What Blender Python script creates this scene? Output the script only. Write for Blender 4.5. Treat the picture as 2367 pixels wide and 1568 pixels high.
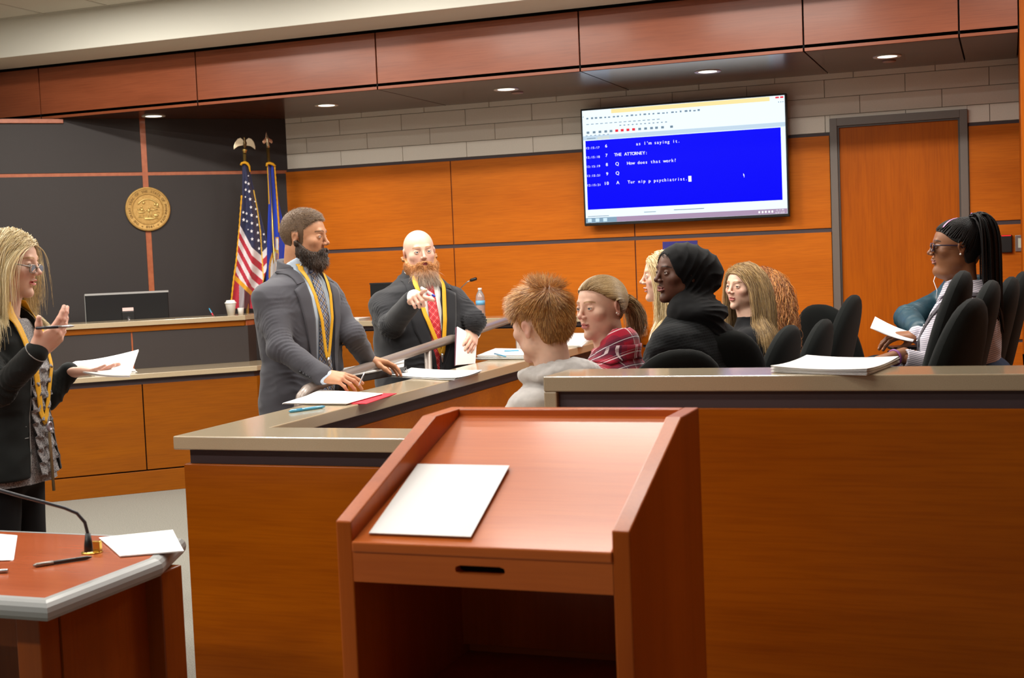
import bpy, bmesh, math, random
import numpy as np
from mathutils import Vector, Matrix
PI = math.pi
SC = bpy.context.scene
for o in list(bpy.data.objects): bpy.data.objects.remove(o)
random.seed(4); np.random.seed(4)

# ---------------------------------------------------------------- camera, world, exposure
W, H, FPX = 2367, 1568, 3095.2
EYE = np.array([0, 0, 1.55])
_a, _b, _c = [math.radians(v) for v in (-20.4508, -3.6001, -2.2987)]
FW = np.array([math.sin(_a) * math.cos(_b), math.cos(_a) * math.cos(_b), math.sin(_b)])
_r = np.array([math.cos(_a), -math.sin(_a), 0]); _u = np.cross(_r, FW)
RT = _r * math.cos(_c) + _u * math.sin(_c); UP = -_r * math.sin(_c) + _u * math.cos(_c)
cd = bpy.data.cameras.new('camera'); cam = bpy.data.objects.new('camera', cd)
SC.collection.objects.link(cam); SC.camera = cam
cam.matrix_world = Matrix(((RT[0], UP[0], -FW[0], 0), (RT[1], UP[1], -FW[1], 0), (RT[2], UP[2], -FW[2], EYE[2]), (0, 0, 0, 1)))
cd.sensor_width = 36; cd.lens = FPX / W * 36; cd.clip_start = .05; cd.clip_end = 60
cd.dof.use_dof = True; cd.dof.focus_distance = 5.9; cd.dof.aperture_fstop = 6.3
w = bpy.data.worlds.new('world'); SC.world = w; w.use_nodes = True
w.node_tree.nodes['Background'].inputs[0].default_value = (1, .93, .84, 1)
w.node_tree.nodes['Background'].inputs[1].default_value = .12
SC.view_settings.view_transform = 'Standard'; SC.view_settings.look = 'None'
SC.view_settings.exposure = 0.0; SC.view_settings.gamma = 1; SC.view_settings.use_curve_mapping = False
SC.cycles.use_denoising = True
SC.cycles.use_adaptive_sampling = True; SC.cycles.adaptive_threshold = .04
SC.cycles.max_bounces = 6; SC.cycles.diffuse_bounces = 3; SC.cycles.glossy_bounces = 3
SC.cycles.caustics_reflective = False; SC.cycles.caustics_refractive = False
SC.cycles.sample_clamp_indirect = 4
CEIL = 3.406
def area(x, y, z, sx, sy, power, col=(1, .965, .89)):
    l = bpy.data.lights.new('troffer_lamp', 'AREA'); l.shape = 'RECTANGLE'; l.size = sx; l.size_y = sy; l.energy = power; l.color = col
    o = bpy.data.objects.new('troffer_lamp', l); o.location = (x, y, z); SC.collection.objects.link(o); return o
# ceiling troffers, rows 1.2 m apart (all of them outside the frame)
for y, xs, pw in ((6.93, (-5.6, -3.6, -1.5, .4), 52), (5.72, (-5.6, -3.6, -1.7), 48), (4.5, (-5.6, -3.6, -1.6), 30), (2.4, (-5.6, -3.6), 42), (2.4, (-1.6,), 20), (.3, (-4.8, -2.8), 46)):
    for x in xs: area(x, y, CEIL - .015, 1.2, .22, pw)

def ray(x, y): return FW + RT * ((x - W / 2) / FPX) - UP * ((y - H / 2) / FPX)
def atd(x, y, d): return EYE + ray(x, y) * d
def aty(x, y, Y): r = ray(x, y); return EYE + r * (Y / r[1])
def atx(x, y, X): r = ray(x, y); return EYE + r * (X / r[0])
def atz(x, y, Z): r = ray(x, y); return EYE + r * ((Z - EYE[2]) / r[2])
def atp(x, y, p, n): r = ray(x, y); n = np.array(n, float); return EYE + r * (((np.array(p) - EYE) @ n) / (r @ n))

# ---------------------------------------------------------------- materials
def srgb(h):
    if isinstance(h, str): h = [int(h[i:i + 2], 16) for i in (0, 2, 4)]
    return tuple(((c / 255) / 12.92 if c / 255 <= .04045 else ((c / 255 + .055) / 1.055) ** 2.4) for c in h) + (1,)
MATS = {}
def mat(name, col, rough=.5, metal=0, coat=0, spec=.5, emit=None, estr=1, trans=0, sheen=0, vcol=False, bump=None, noise=None, alpha=None, sss=0):
    if name in MATS: return MATS[name]
    if rough >= .7 and not vcol: spec = min(spec, .18)
    m = bpy.data.materials.new(name); m.use_nodes = True; nt = m.node_tree; b = nt.nodes['Principled BSDF']
    b.inputs['Base Color'].default_value = srgb(col); b.inputs['Roughness'].default_value = rough; b.inputs['Metallic'].default_value = metal
    b.inputs['Coat Weight'].default_value = coat; b.inputs['Coat Roughness'].default_value = .12; b.inputs['Specular IOR Level'].default_value = spec
    b.inputs['Transmission Weight'].default_value = trans; b.inputs['Sheen Weight'].default_value = sheen
    if sss: b.inputs['Subsurface Weight'].default_value = sss; b.inputs['Subsurface Radius'].default_value = (.012, .005, .003); b.inputs['Subsurface Scale'].default_value = 1
    if emit: b.inputs['Emission Color'].default_value = srgb(emit); b.inputs['Emission Strength'].default_value = estr
    if vcol:
        a = nt.nodes.new('ShaderNodeVertexColor'); a.layer_name = 'Col'; nt.links.new(a.outputs[0], b.inputs['Base Color'])
    tc = nt.nodes.new('ShaderNodeTexCoord')
    if noise:   # (scale, amount, other colour)
        n = nt.nodes.new('ShaderNodeTexNoise'); n.inputs['Scale'].default_value = noise[0]; n.inputs['Detail'].default_value = 6
        nt.links.new(tc.outputs['Object'], n.inputs[0])
        r = nt.nodes.new('ShaderNodeMapRange'); r.inputs[1].default_value = .35; r.inputs[2].default_value = .65; r.inputs[3].default_value = 0; r.inputs[4].default_value = noise[1]
        nt.links.new(n.outputs[0], r.inputs[0])
        mx = nt.nodes.new('ShaderNodeMix'); mx.data_type = 'RGBA'; nt.links.new(r.outputs[0], mx.inputs[0])
        if vcol: nt.links.new(a.outputs[0], mx.inputs[6])
        else: mx.inputs[6].default_value = srgb(col)
        mx.inputs[7].default_value = srgb(noise[2]); nt.links.new(mx.outputs[2], b.inputs['Base Color'])
    if bump:    # (scale, strength, distance)
        n = nt.nodes.new('ShaderNodeTexNoise'); n.inputs['Scale'].default_value = bump[0]; n.inputs['Detail'].default_value = 3
        nt.links.new(tc.outputs['Object'], n.inputs[0])
        bp = nt.nodes.new('ShaderNodeBump'); bp.inputs['Strength'].default_value = bump[1]; bp.inputs['Distance'].default_value = bump[2]
        nt.links.new(n.outputs[0], bp.inputs['Height']); nt.links.new(bp.outputs[0], b.inputs['Normal'])
    MATS[name] = m; return m
def wood(name, c1, c2, axis='X', rough=.38, coat=.25, scale=1.0, pores=.35, spec=.15):
    m = bpy.data.materials.new(name); m.use_nodes = True; nt = m.node_tree; b = nt.nodes['Principled BSDF']
    tc = nt.nodes.new('ShaderNodeTexCoord')
    def nz(sc, det, dist):
        mp = nt.nodes.new('ShaderNodeMapping'); mp.inputs['Scale'].default_value = sc
        n = nt.nodes.new('ShaderNodeTexNoise'); n.inputs['Scale'].default_value = 1; n.inputs['Detail'].default_value = det; n.inputs['Distortion'].default_value = dist
        nt.links.new(tc.outputs['Object'], mp.inputs[0]); nt.links.new(mp.outputs[0], n.inputs[0]); return n
    def ax(lo, hi): return tuple((lo if axis == 'XYZ'[i] else hi) * scale for i in range(3))
    n1 = nz(ax(.7, 5), 4, .6); n2 = nz(ax(5, 120), 5, .2)
    r = nt.nodes.new('ShaderNodeMapRange'); r.inputs[1].default_value = .3; r.inputs[2].default_value = .7
    nt.links.new(n1.outputs[0], r.inputs[0])
    mx = nt.nodes.new('ShaderNodeMix'); mx.data_type = 'RGBA'; mx.inputs[6].default_value = srgb(c1); mx.inputs[7].default_value = srgb(c2); nt.links.new(r.outputs[0], mx.inputs[0])
    r2 = nt.nodes.new('ShaderNodeMapRange'); r2.inputs[1].default_value = .42; r2.inputs[2].default_value = .7; r2.inputs[4].default_value = pores; nt.links.new(n2.outputs[0], r2.inputs[0])
    m2 = nt.nodes.new('ShaderNodeMix'); m2.data_type = 'RGBA'; m2.blend_type = 'MULTIPLY'; nt.links.new(r2.outputs[0], m2.inputs[0]); nt.links.new(mx.outputs[2], m2.inputs[6])
    m2.inputs[7].default_value = (.55, .42, .36, 1); nt.links.new(m2.outputs[2], b.inputs['Base Color'])
    b.inputs['Roughness'].default_value = rough; b.inputs['Specular IOR Level'].default_value = spec; b.inputs['Coat Weight'].default_value = coat; b.inputs['Coat Roughness'].default_value = .16
    bp = nt.nodes.new('ShaderNodeBump'); bp.inputs['Strength'].default_value = .04; bp.inputs['Distance'].default_value = .001; nt.links.new(n2.outputs[0], bp.inputs['Height']); nt.links.new(bp.outputs[0], b.inputs['Normal'])
    MATS[name] = m; return m
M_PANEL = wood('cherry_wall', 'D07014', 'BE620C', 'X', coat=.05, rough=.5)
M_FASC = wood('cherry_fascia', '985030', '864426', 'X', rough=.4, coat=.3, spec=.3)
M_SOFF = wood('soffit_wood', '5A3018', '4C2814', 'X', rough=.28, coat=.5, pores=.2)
M_BENCH = wood('cherry_bench', '925004', '84460A', 'X', coat=.04, rough=.5)
M_DOOR = wood('cherry_door', 'B85C00', 'A65000', 'Z', coat=.04, rough=.5)
M_JURY = wood('cherry_jury', 'B05C02', '984A02', 'X', rough=.4, coat=.08, scale=.8)
M_LECT = wood('cherry_lectern', 'CC6A2C', 'BA5A22', 'X', rough=.34, coat=.3, pores=.18)
M_LECV = wood('cherry_lectern_upright', 'C2601A', 'A84E12', 'Z', rough=.35, coat=.12, pores=.18)
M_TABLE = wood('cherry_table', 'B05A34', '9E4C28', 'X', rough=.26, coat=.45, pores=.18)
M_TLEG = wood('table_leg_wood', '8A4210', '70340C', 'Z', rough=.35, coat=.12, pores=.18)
M_TRIM = mat('cherry_trim', 'B8643C', .4, coat=.3, noise=(30, .5, '9C4C28'))
M_DARK = mat('espresso_panel', '322A28', .6, noise=(260, .6, '282120'))
M_BAND = mat('reveal_band', '43363A', .6)
M_GAP = mat('black_gap', '0C0A0B', .8)
M_CAP = mat('solid_surface', 'B5A386', .22, coat=.7, noise=(420, .55, '9E8C70'))
M_CARPET = mat('carpet', '8E8B82', .95, noise=(170, .8, '6E6B63'), bump=(240, .6, .004))
M_PLASTER = mat('plaster', 'DAD7CB', .8)
M_TILE = mat('ceiling_tile', 'D3CEC2', .9, bump=(180, .2, .002))
M_STONE = mat('stone_block', 'F0E8DC', .85, noise=(150, .5, 'E6DED2'), bump=(200, .25, .002))
M_JOINT = mat('stone_joint', 'A89E92', .9)
M_FRAME = mat('door_frame_metal', '6E635C', .45)
M_BLACK = mat('black_plastic', '151516', .4)
M_FABRIC = mat('chair_fabric', '101211', .92, sheen=.04, bump=(500, .4, .002), noise=(600, .5, '181B1A'))
M_PAPER = mat('paper', 'F4F3F2', .6)
M_STEEL = mat('steel', 'B9B9BC', .28, metal=1)
M_RAIL = mat('rail_bronze', '8B7E76', .38, metal=.25, coat=.2)

# ---------------------------------------------------------------- mesh helpers
COL = SC.collection
class MB:
    def __init__(s): s.v = []; s.f = []; s.c = []
    def add(s, v, f, col=None):
        n = len(s.v); s.v += [tuple(p) for p in v]; s.f += [tuple(i + n for i in q) for q in f]
        s.c += [col or (1, 1, 1)] * len(v); return s
    def box(s, x0, x1, y0, y1, z0, z1):
        v = [(x, y, z) for z in (z0, z1) for y in (y0, y1) for x in (x0, x1)]
        return s.add(v, [(0, 2, 3, 1), (4, 5, 7, 6), (0, 1, 5, 4), (2, 6, 7, 3), (0, 4, 6, 2), (1, 3, 7, 5)])
    def prism(s, pts, h, axis=2):      # pts polygon in the plane, h=(lo,hi) along axis
        n = len(pts)
        def mk(p, t): q = [p[0], p[1]]; q.insert(axis, t); return q
        v = [mk(p, h[0]) for p in pts] + [mk(p, h[1]) for p in pts]
        a = sum(pts[i][0] * pts[(i + 1) % n][1] - pts[(i + 1) % n][0] * pts[i][1] for i in range(n)) * (-1 if axis == 1 else 1)
        f = [tuple(range(n))[::-1], tuple(range(n, 2 * n))] + [(i, (i + 1) % n, n + (i + 1) % n, n + i) for i in range(n)]
        if a < 0: f = [q[::-1] for q in f]
        return s.add(v, f)
    def tube(s, pts, r, n=8, cap=True, flat=None):
        pts = [np.array(p, float) for p in pts]; m = len(pts); R = r if hasattr(r, '__len__') else [r] * m
        t0 = pts[1] - pts[0]; t0 /= np.linalg.norm(t0); up = np.array([0, 0, 1.]) if abs(t0[2]) < .9 else np.array([1., 0, 0])
        a = np.cross(t0, up); a /= np.linalg.norm(a); v = []
        for i in range(m):
            t = pts[min(i + 1, m - 1)] - pts[max(i - 1, 0)]; t /= np.linalg.norm(t) + 1e-12
            a = a - t * (a @ t); a /= np.linalg.norm(a) + 1e-12; b = np.cross(t, a)
            for k in range(n):
                th = 2 * PI * k / n; v.append(pts[i] + R[i] * (a * math.cos(th) + b * math.sin(th) * (flat or 1)))
        f = [(i * n + k, i * n + (k + 1) % n, (i + 1) * n + (k + 1) % n, (i + 1) * n + k) for i in range(m - 1) for k in range(n)]
        if cap: f += [tuple(range(n))[::-1], tuple(range((m - 1) * n, m * n))]
        return s.add(v, f)
    def lathe(s, prof, c=(0, 0, 0), n=24):
        v = []; f = []
        for r, z in prof:
            for k in range(n): th = 2 * PI * k / n; v.append((c[0] + r * math.cos(th), c[1] + r * math.sin(th), c[2] + z))
        m = len(prof)
        f = [(i * n + k, i * n + (k + 1) % n, (i + 1) * n + (k + 1) % n, (i + 1) * n + k) for i in range(m - 1) for k in range(n)]
        f += [tuple(range(n))[::-1], tuple(range((m - 1) * n, m * n))]
        return s.add(v, f)
    def grid(s, P, thick=0, closed=False):      # P array (m,n,3)
        P = np.asarray(P); m, n = P.shape[:2]; v = P.reshape(-1, 3)
        f = [(i * n + j, i * n + j + 1, (i + 1) * n + j + 1, (i + 1) * n + j) for i in range(m - 1) for j in range(n - 1)]
        if thick:
            gu = np.gradient(P, axis=0); gv = np.gradient(P, axis=1); N = np.cross(gu, gv); N /= np.linalg.norm(N, axis=2, keepdims=True) + 1e-9
            B = (P - N * thick).reshape(-1, 3); k = m * n
            v = np.vstack([v, B]); f += [tuple(k + i for i in q[::-1]) for q in f]
            bd = [(0, j) for j in range(n - 1)] + [(i, n - 1) for i in range(m - 1)] + [(m - 1, j) for j in range(n - 1, 0, -1)] + [(i, 0) for i in range(m - 1, 0, -1)]
            ids = [i * n + j for i, j in bd]
            f += [(ids[(q + 1) % len(ids)], ids[q], ids[q] + k, ids[(q + 1) % len(ids)] + k) for q in range(len(ids))]
        return s.add(v.tolist(), f)
    def build(s, name, m, parent=None, bevel=0, smooth=False, seg=2, loc=None, rotz=None):
        me = bpy.data.meshes.new(name); me.from_pydata(s.v, [], s.f); me.materials.append(m)
        if any(c != (1, 1, 1) for c in s.c):
            ca = me.color_attributes.new('Col', 'FLOAT_COLOR', 'POINT')
            ca.data.foreach_set('color', np.array([(*c, 1) for c in s.c], dtype=np.float32).ravel())
        o = bpy.data.objects.new(name, me); COL.objects.link(o)
        if parent: o.parent = parent
        if loc is not None: o.location = loc
        if rotz is not None: o.rotation_euler = (0, 0, rotz)
        if smooth: me.polygons.foreach_set('use_smooth', [True] * len(me.polygons))
        if bevel:
            b = o.modifiers.new('bevel', 'BEVEL'); b.width = bevel; b.segments = seg; b.limit_method = 'ANGLE'; b.angle_limit = math.radians(40)
        return o
def tag(o, label, cat, group=None, kind=None):
    if label: o['label'] = label
    if cat: o['category'] = cat
    if group: o['group'] = group
    if kind: o['kind'] = kind
    return o
def thing(name, label, cat, loc=(0, 0, 0), rotz=0, group=None):
    o = bpy.data.objects.new(name, None); COL.objects.link(o); o.location = loc; o.rotation_euler = (0, 0, rotz); o.empty_display_size = .1
    return tag(o, label, cat, group)
def struct(o): o['kind'] = 'structure'; return o
def copy_tree(o, parent=None):
    c = o.copy(); COL.objects.link(c); c.parent = parent
    for ch in list(o.children): copy_tree(ch, c)
    return c
_G = {}
def glyph(ch):
    if ch not in _G:
        cu = bpy.data.curves.new('g', 'FONT'); cu.body = ch; cu.size = 1; ob = bpy.data.objects.new('g', cu); COL.objects.link(ob)
        me = bpy.data.meshes.new_from_object(ob.evaluated_get(bpy.context.evaluated_depsgraph_get()))
        V = np.array([v.co[:] for v in me.vertices]).reshape(-1, 3); F = [tuple(p.vertices) for p in me.polygons]
        bpy.data.objects.remove(ob); bpy.data.curves.remove(cu); bpy.data.meshes.remove(me); _G[ch] = (V, F)
    return _G[ch]
def text(mb, s, size, o, ux, uz, mono=.6, bold=0):   # letters in the plane (ux right, uz up) from origin o
    o = np.array(o, float); ux = np.array(ux, float); uz = np.array(uz, float)
    for i, ch in enumerate(s):
        if ch == ' ': continue
        V, F = glyph(ch)
        if not len(V): continue
        wd = V[:, 0].max() + V[:, 0].min(); dx = (i + .5) * mono - wd / 2
        for b in ([0] if not bold else [-bold, 0, bold]):
            P = o + (V[:, :1] + dx + b) * size * ux + V[:, 1:2] * size * uz + np.cross(ux, uz) * (abs(b) * .002)
            mb.add(P.tolist(), F)
    return mb
# ---------------------------------------------------------------- the room
YW, YF, YB, ZS, ZF = 9.6875, 8.46, 7.98, 2.727, 3.129
struct(MB().box(-9, 3.2, -1.5, 10.2, -.1, 0).build('floor', M_CARPET))
# acoustic ceiling with its grid
struct(MB().box(-9, 3.2, -1.5, YB, CEIL, CEIL + .05).build('ceiling', M_TILE))
g = MB()
for i in range(15):
    x = -6.446 + .555 * (i - 4); g.box(x - .007, x + .007, -1.5, YB, CEIL - .004, CEIL)
for i in range(16):
    y = YB - .02 - .56 * i; g.box(-9, 3.2, y - .007, y + .007, CEIL - .0035, CEIL)
struct(g.build('trim_1', mat('grid_bar', 'C2BDB2', .6)))
# plaster bulkhead in front of the wooden fascia
struct(MB().box(-9, 3.2, YB, YF - .03, ZF, CEIL + .3).build('wall_bulkhead', M_PLASTER, bevel=.004))
b = MB(); b.box(-9, 3.2, YF + .02, YF + .06, ZS + .02, 3.4)
struct(b.build('trim_2', M_GAP))
f = MB(); s = MB(); xs = [-9, -6.927, -5.526, -4.073, -2.605, -1.164, -.256, .075]
for i in range(len(xs) - 1):
    f.box(xs[i] + .005, xs[i + 1] - .005, YF, YF + .02, ZS, 3.115)
    s.box(xs[i] + .005, xs[i + 1] - .005, YF + .003, YW, ZS, ZS + .015)
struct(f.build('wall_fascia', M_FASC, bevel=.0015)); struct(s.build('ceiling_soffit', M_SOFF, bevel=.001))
struct(MB().box(-9, 3, YF, YW + .1, ZS + .02, ZS + .04).build('trim_3', M_GAP))
# wall behind the screen: stone courses above cherry panels
b = MB(); b.box(-9, 3.2, YW + .012, YW + .2, 0, 3.4); struct(b.build('wall_back', M_JOINT))
st = MB(); G = .002
rows = [(2.3185, 2.4385, 0), (2.4385, 2.5625, .24), (2.5625, 2.6875, 0), (2.6875, 2.75, .2)]
bx = [aty(x, y, YW)[0] for x, y in ((783.4, 268),)][0]
DL, DR, DT = -1.1647, -.2489, 2.412
for z0, z1, of in rows:
    for k in range(-4, 14):
        a = bx + .5455 * k + (of if of else 0); e = a + .5455
        if a < -5.6: a = -5.6
        if e <= a: continue
        if z0 < DT and e > DL and a < DR:      # around the door head
            if a < DL: st.box(a + G, DL, YW, YW + .02, z0 + G, z1 - G)
            if z1 > DT: st.box(max(a, DL) + G, min(e, DR) - G, YW, YW + .02, DT, z1 - G)
            if e > DR: st.box(DR, e - G, YW, YW + .02, z0 + G, z1 - G)
        else: st.box(a + G, e - G, YW, YW + .02, z0 + G, z1 - G)
struct(st.build('wall_stone', M_STONE, bevel=.0012))
p = MB(); bd = MB()
vx = [-5.7, -4.062, -2.602, DL - .002]; vx2 = [DR + .002, .25]
for za, zb in ((1.649, 2.296), (.84, 1.62), (.1, .82)):
    for L in (vx, vx2):
        for i in range(len(L) - 1): p.box(L[i] + .004, L[i + 1] - .004, YW - .012, YW + .012, za, zb)
for za, zb in ((2.296, 2.3165), (1.618, 1.651), (0, .1), (.82, .84)):
    bd.box(-5.7, DL, YW - .002, YW + .012, za, zb); bd.box(DR, .3, YW - .002, YW + .012, za, zb)
for x in (-4.062, -2.602): bd.box(x - .006, x + .006, YW + .001, YW + .0125, .1, 2.296)
struct(p.build('wall_panelling', M_PANEL, bevel=.0015)); struct(bd.build('trim_4', M_BAND))
# door in the back wall
d = MB().box(DL + .05, DR - .05, YW - .0, YW + .04, .01, DT - .055).build('door_1', M_DOOR); struct(d)
fr = MB(); FY = YW - .03
fr.box(DL, DL + .05, FY, YW + .03, 0, DT); fr.box(DR - .05, DR, FY, YW + .03, 0, DT); fr.box(DL + .05, DR - .05, FY, YW + .03, DT - .055, DT)
fr.build('door_frame', M_FRAME, d, bevel=.002)
st2 = MB(); st2.box(DL + .05, DL + .062, YW - .016, YW, 0, DT - .055); st2.box(DR - .062, DR - .05, YW - .016, YW, 0, DT - .055); st2.box(DL + .062, DR - .062, YW - .016, YW, DT - .067, DT - .055)
st2.build('door_stop', mat('door_stop_metal', '4A413D', .5), d)
h = MB(); h.lathe([(.028, 0), (.028, .008)], (0, 0, 0)); h2 = MB()
for q in h.v: h2.v.append((DR - .12 + q[0], YW - q[2], 1.0 + q[1]))
h2.f = [k[::-1] for k in h.f]; h2.c = h.c; h2.tube([(DR - .12, YW, 1.0), (DR - .12, YW - .055, 1.0), (DR - .24, YW - .058, 1.0)], .008)
h2.build('door_handle', M_STEEL, d, smooth=True)
# wooden column closing the wall on the right, side walls
struct(MB().box(.078, .5, YF - .02, YW, 0, 3.13).build('column_right', M_DOOR, bevel=.003))
struct(MB().box(.5, 3.2, YF, YF + .1, 0, 3.13).build('wall_return', M_PANEL))
struct(MB().box(3.2, 3.3, -1.5, 10, 0, 3.5).build('wall_right', M_PANEL))
struct(MB().box(-9.1, -9, -1.5, 10, 0, 3.5).build('wall_left', M_PLASTER))
# small screens, plates on the wall
t = thing('television', 'large flat television showing a blue transcript window, mounted high on the stone wall', 'television', (-2.2, YW - .12, 2.17))
TX0, TX1, TZ0, TZ1 = -.757, .757, -.43, .434
MB().box(TX0, TX1, 0, .045, TZ0, TZ1).build('case', mat('tv_case', '101012', .3), t, bevel=.006)
MB().box(-.3, .3, .045, .12, -.2, .2).build('wall_mount', M_BLACK, t)
def emi(n, c, s): return mat(n, '000000', .3, spec=.06, emit=c, estr=s)
sx0, sx1, sz0, sz1 = TX0 + .014, TX1 - .014, TZ0 + .022, TZ1 - .014
MB().box(sx0, sx1, -.001, .001, sz0, sz1).build('screen', emi('screen_white', 'E8F6FF', 1.15), t)
def SP(u, v): return (sx0 + (sx1 - sx0) * u, sz1 + (sz0 - sz1) * v)     # u right, v down, 0..1
def srect(mb, u0, u1, v0, v1, lay=1): a = SP(u0, v1); c = SP(u1, v0); mb.box(a[0], c[0], -.001 - .0004 * lay, -.001, a[1], c[1])
bl = MB(); srect(bl, .012, .978, .268, .882); bl.build('transcript_window', emi('screen_blue', '0404FF', 1.0), t)
yl = MB(); srect(yl, .15, .93, .004, .04); srect(yl, .075, .135, .238, .262); yl.build('title_bar', emi('screen_yellow', 'FBE7A4', 1.05), t)
gb = MB(); srect(gb, 0, 1, .225, .262); gb.build('tab_strip', emi('screen_grey', 'C8DEF0', 1.0), t)
tk = MB(); srect(tk, .16, .999, .955, .999); tk.build('task_bar', emi('screen_mauve', 'B99FBE', .9), t)
tk = MB(); srect(tk, 0, .16, .955, .999); tk.build('task_buttons', emi('screen_steel', '8FB0C8', .9), t)
rd = MB(); srect(rd, .957, .974, .008, .022, 2); srect(rd, .979, .995, .008, .022, 2)
for u in (.168, .196, .225, .254): srect(rd, u, u + .015, .185, .207, 2)
rd.build('red_buttons', emi('screen_red', 'F03040', 1.0), t)
tx = MB(); Ux = (1, 0, 0); Uz = (0, 0, 1)
def sline(s, u, v, size, mono=.61, bold=.012): a = SP(u, v); text(tx, s, size, (a[0], -.0022, a[1]), Ux, Uz, mono, bold)
for v, tm, n in ((.337, '12:15:17', '6'), (.42, '12:15:18', '7'), (.502, '12:15:19', '8'), (.584, '12:15:21', '9'), (.668, '12:15:21', '10')):
    sline(tm, .012, v + .005, .0225, .6, .012); sline(n, .1 if len(n) > 1 else .112, v, .032, .62, .02)
sline("as I'm saying it.", .27, .337, .032); sline('THE ATTORNEY:', .158, .42, .032); sline('Q', .165, .502, .034); sline('How does that work?', .222, .502, .032)
sline('Q', .165, .584, .034); sline('A', .165, .668, .034); sline('Tur nip p psychiatrist.', .222, .668, .032)
srect(tx, .527, .542, .633, .682, 2)
a = SP(.795, .66); tx.add([(a[0], -.003, a[1] + .02), (a[0], -.003, a[1]), (a[0] + .008, -.003, a[1] + .006)], [(0, 1, 2)]); tx.box(a[0] + .004, a[0] + .007, -.003, -.002, a[1] - .01, a[1] + .004)
sline('12:17 PM', .945, .973, .014, .5, 0); sline('6/27/2018', .943, .993, .014, .5, 0)
for u in (.862, .878, .893, .909, .924): srect(tx, u, u + .008, .968, .986, 2)
tx.build('screen_lettering', emi('screen_text', 'FFFFFF', 1.1), t)
ic = MB(); rr = random.Random(3)
for k in range(26): u = .02 + k * .0225 + rr.random() * .005; srect(ic, u, u + .006 + rr.random() * .008, .062 + rr.random() * .006, .078)
for k in range(16): u = .02 + k * .024; srect(ic, u, u + .014, .12, .126)
for k in range(12): u = .19 + k * .021; srect(ic, u, u + .009, .148, .156)
for k, u in enumerate((.02, .052, .082, .112, .139, .285, .315, .345, .37, .4, .445)): srect(ic, u, u + .014, .186, .206)
for k in range(6): srect(ic, .015 + k * .022, .025 + k * .022, .232 - .012, .225)
srect(ic, .02, .065, .246, .252, 2); srect(ic, .3, .36, .925, .93); srect(ic, .45, .6, .918, .924); srect(ic, .01, .12, .94, .945)
for u in (.003, .97, .98, .99): srect(ic, u, u + .004, .05, .058)
ic.build('tool_icons', emi('screen_icons', '7C94A8', .9), t)
tb = MB()
for u in (.01, .05, .09): srect(tb, u, u + .02, .962, .992, 2)
tb.build('taskbar_icons', emi('screen_sky', 'D6F2FF', 1.0), t)

def plate(name, x, z, w, h, m, label, cat, dy=.012):
    return thing(name, label, cat, (x, YW - .012, z))
t = thing('card_reader', 'black wall card reader with a red light strip beside the door', 'card reader', (-.015, YW - .012, 1.49))
MB().box(-.038, .038, -.03, 0, -.06, .06).build('housing', M_BLACK, t, bevel=.006); MB().box(-.03, .03, -.0315, -.028, .052, .058).build('light_strip', emi('led_red', 'FF3030', 1.2), t)
t = thing('wall_intercom', 'small steel intercom plate on the wall at the right edge', 'intercom', (.105 - .018, YW - .012, 1.49))
MB().box(-.045, .045, -.012, 0, -.055, .055).build('face_plate', M_STEEL, t, bevel=.003); MB().box(-.028, .03, -.014, -.011, -.03, .035).build('display', mat('lcd_pale', 'C9CFC2', .3), t)
t = thing('poster', 'blue poster with pale yellow heading, low on the cherry wall under the television', 'poster', (-2.262, YW - .0135, 1.47))
MB().box(-.13, .13, -.002, 0, -.17, .13).build('sheet', mat('poster_blue', '2B2480', .5), t)
q = MB(); text(q, 'Looking for an exciting', .021, (-.118, -.003, .065), Ux, Uz, .49, .02); q.build('heading', mat('poster_yellow', 'D8E39A', .5), t)
# soffit downlights
def downlight(x, y, label, power):
    t = thing('ceiling_downlight', label, 'ceiling light', (x, y, ZS))
    MB().lathe([(.062, .0), (.062, -.004), (.088, -.006), (.09, 0)], n=32).build('trim_ring', mat('ring_white', 'D8D8D0', .4), t, smooth=True)
    MB().lathe([(.001, -.003), (.062, -.0035), (.062, -.002)], n=32).build('lens', emi('lens_glow', 'FFF6E0', 3.2), t)
    l = bpy.data.lights.new('soffit_spot', 'SPOT'); l.energy = power; l.spot_size = 2.1; l.spot_blend = .8; l.color = (1, .82, .6); l.shadow_soft_size = .05
    o = bpy.data.objects.new('soffit_spot', l); o.location = (x, y, ZS - .02); COL.objects.link(o)
for x, y, pw, lb in ((-6.155, 8.81, 1, 'dim recessed downlight above the round gold seal'), (-4.785, 9.05, 26, 'recessed downlight in the soffit just right of the flags'),
                     (-3.332, 9.02, 26, 'recessed downlight in the soffit left of the television, above the bald man'), (-1.877, 9.0, 20, 'recessed downlight in the soffit directly above the television'),
                     (-.713, 9.02, 20, 'recessed downlight in the soffit above the door')): downlight(x, y, lb, pw)
for x, y, lb in ((-3.333, 9.255, 'small flat sprinkler cover behind the downlight left of the television'), (-.72, 9.26, 'small flat sprinkler cover behind the downlight above the door')):
    o = MB().lathe([(.001, -.008), (.042, -.008), (.044, 0)], (0, 0, 0), 24).build('sprinkler_cover', mat('sprinkler_pink', 'A98C82', .5), loc=(x, y, ZS), smooth=True); tag(o, lb, 'sprinkler')

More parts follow.
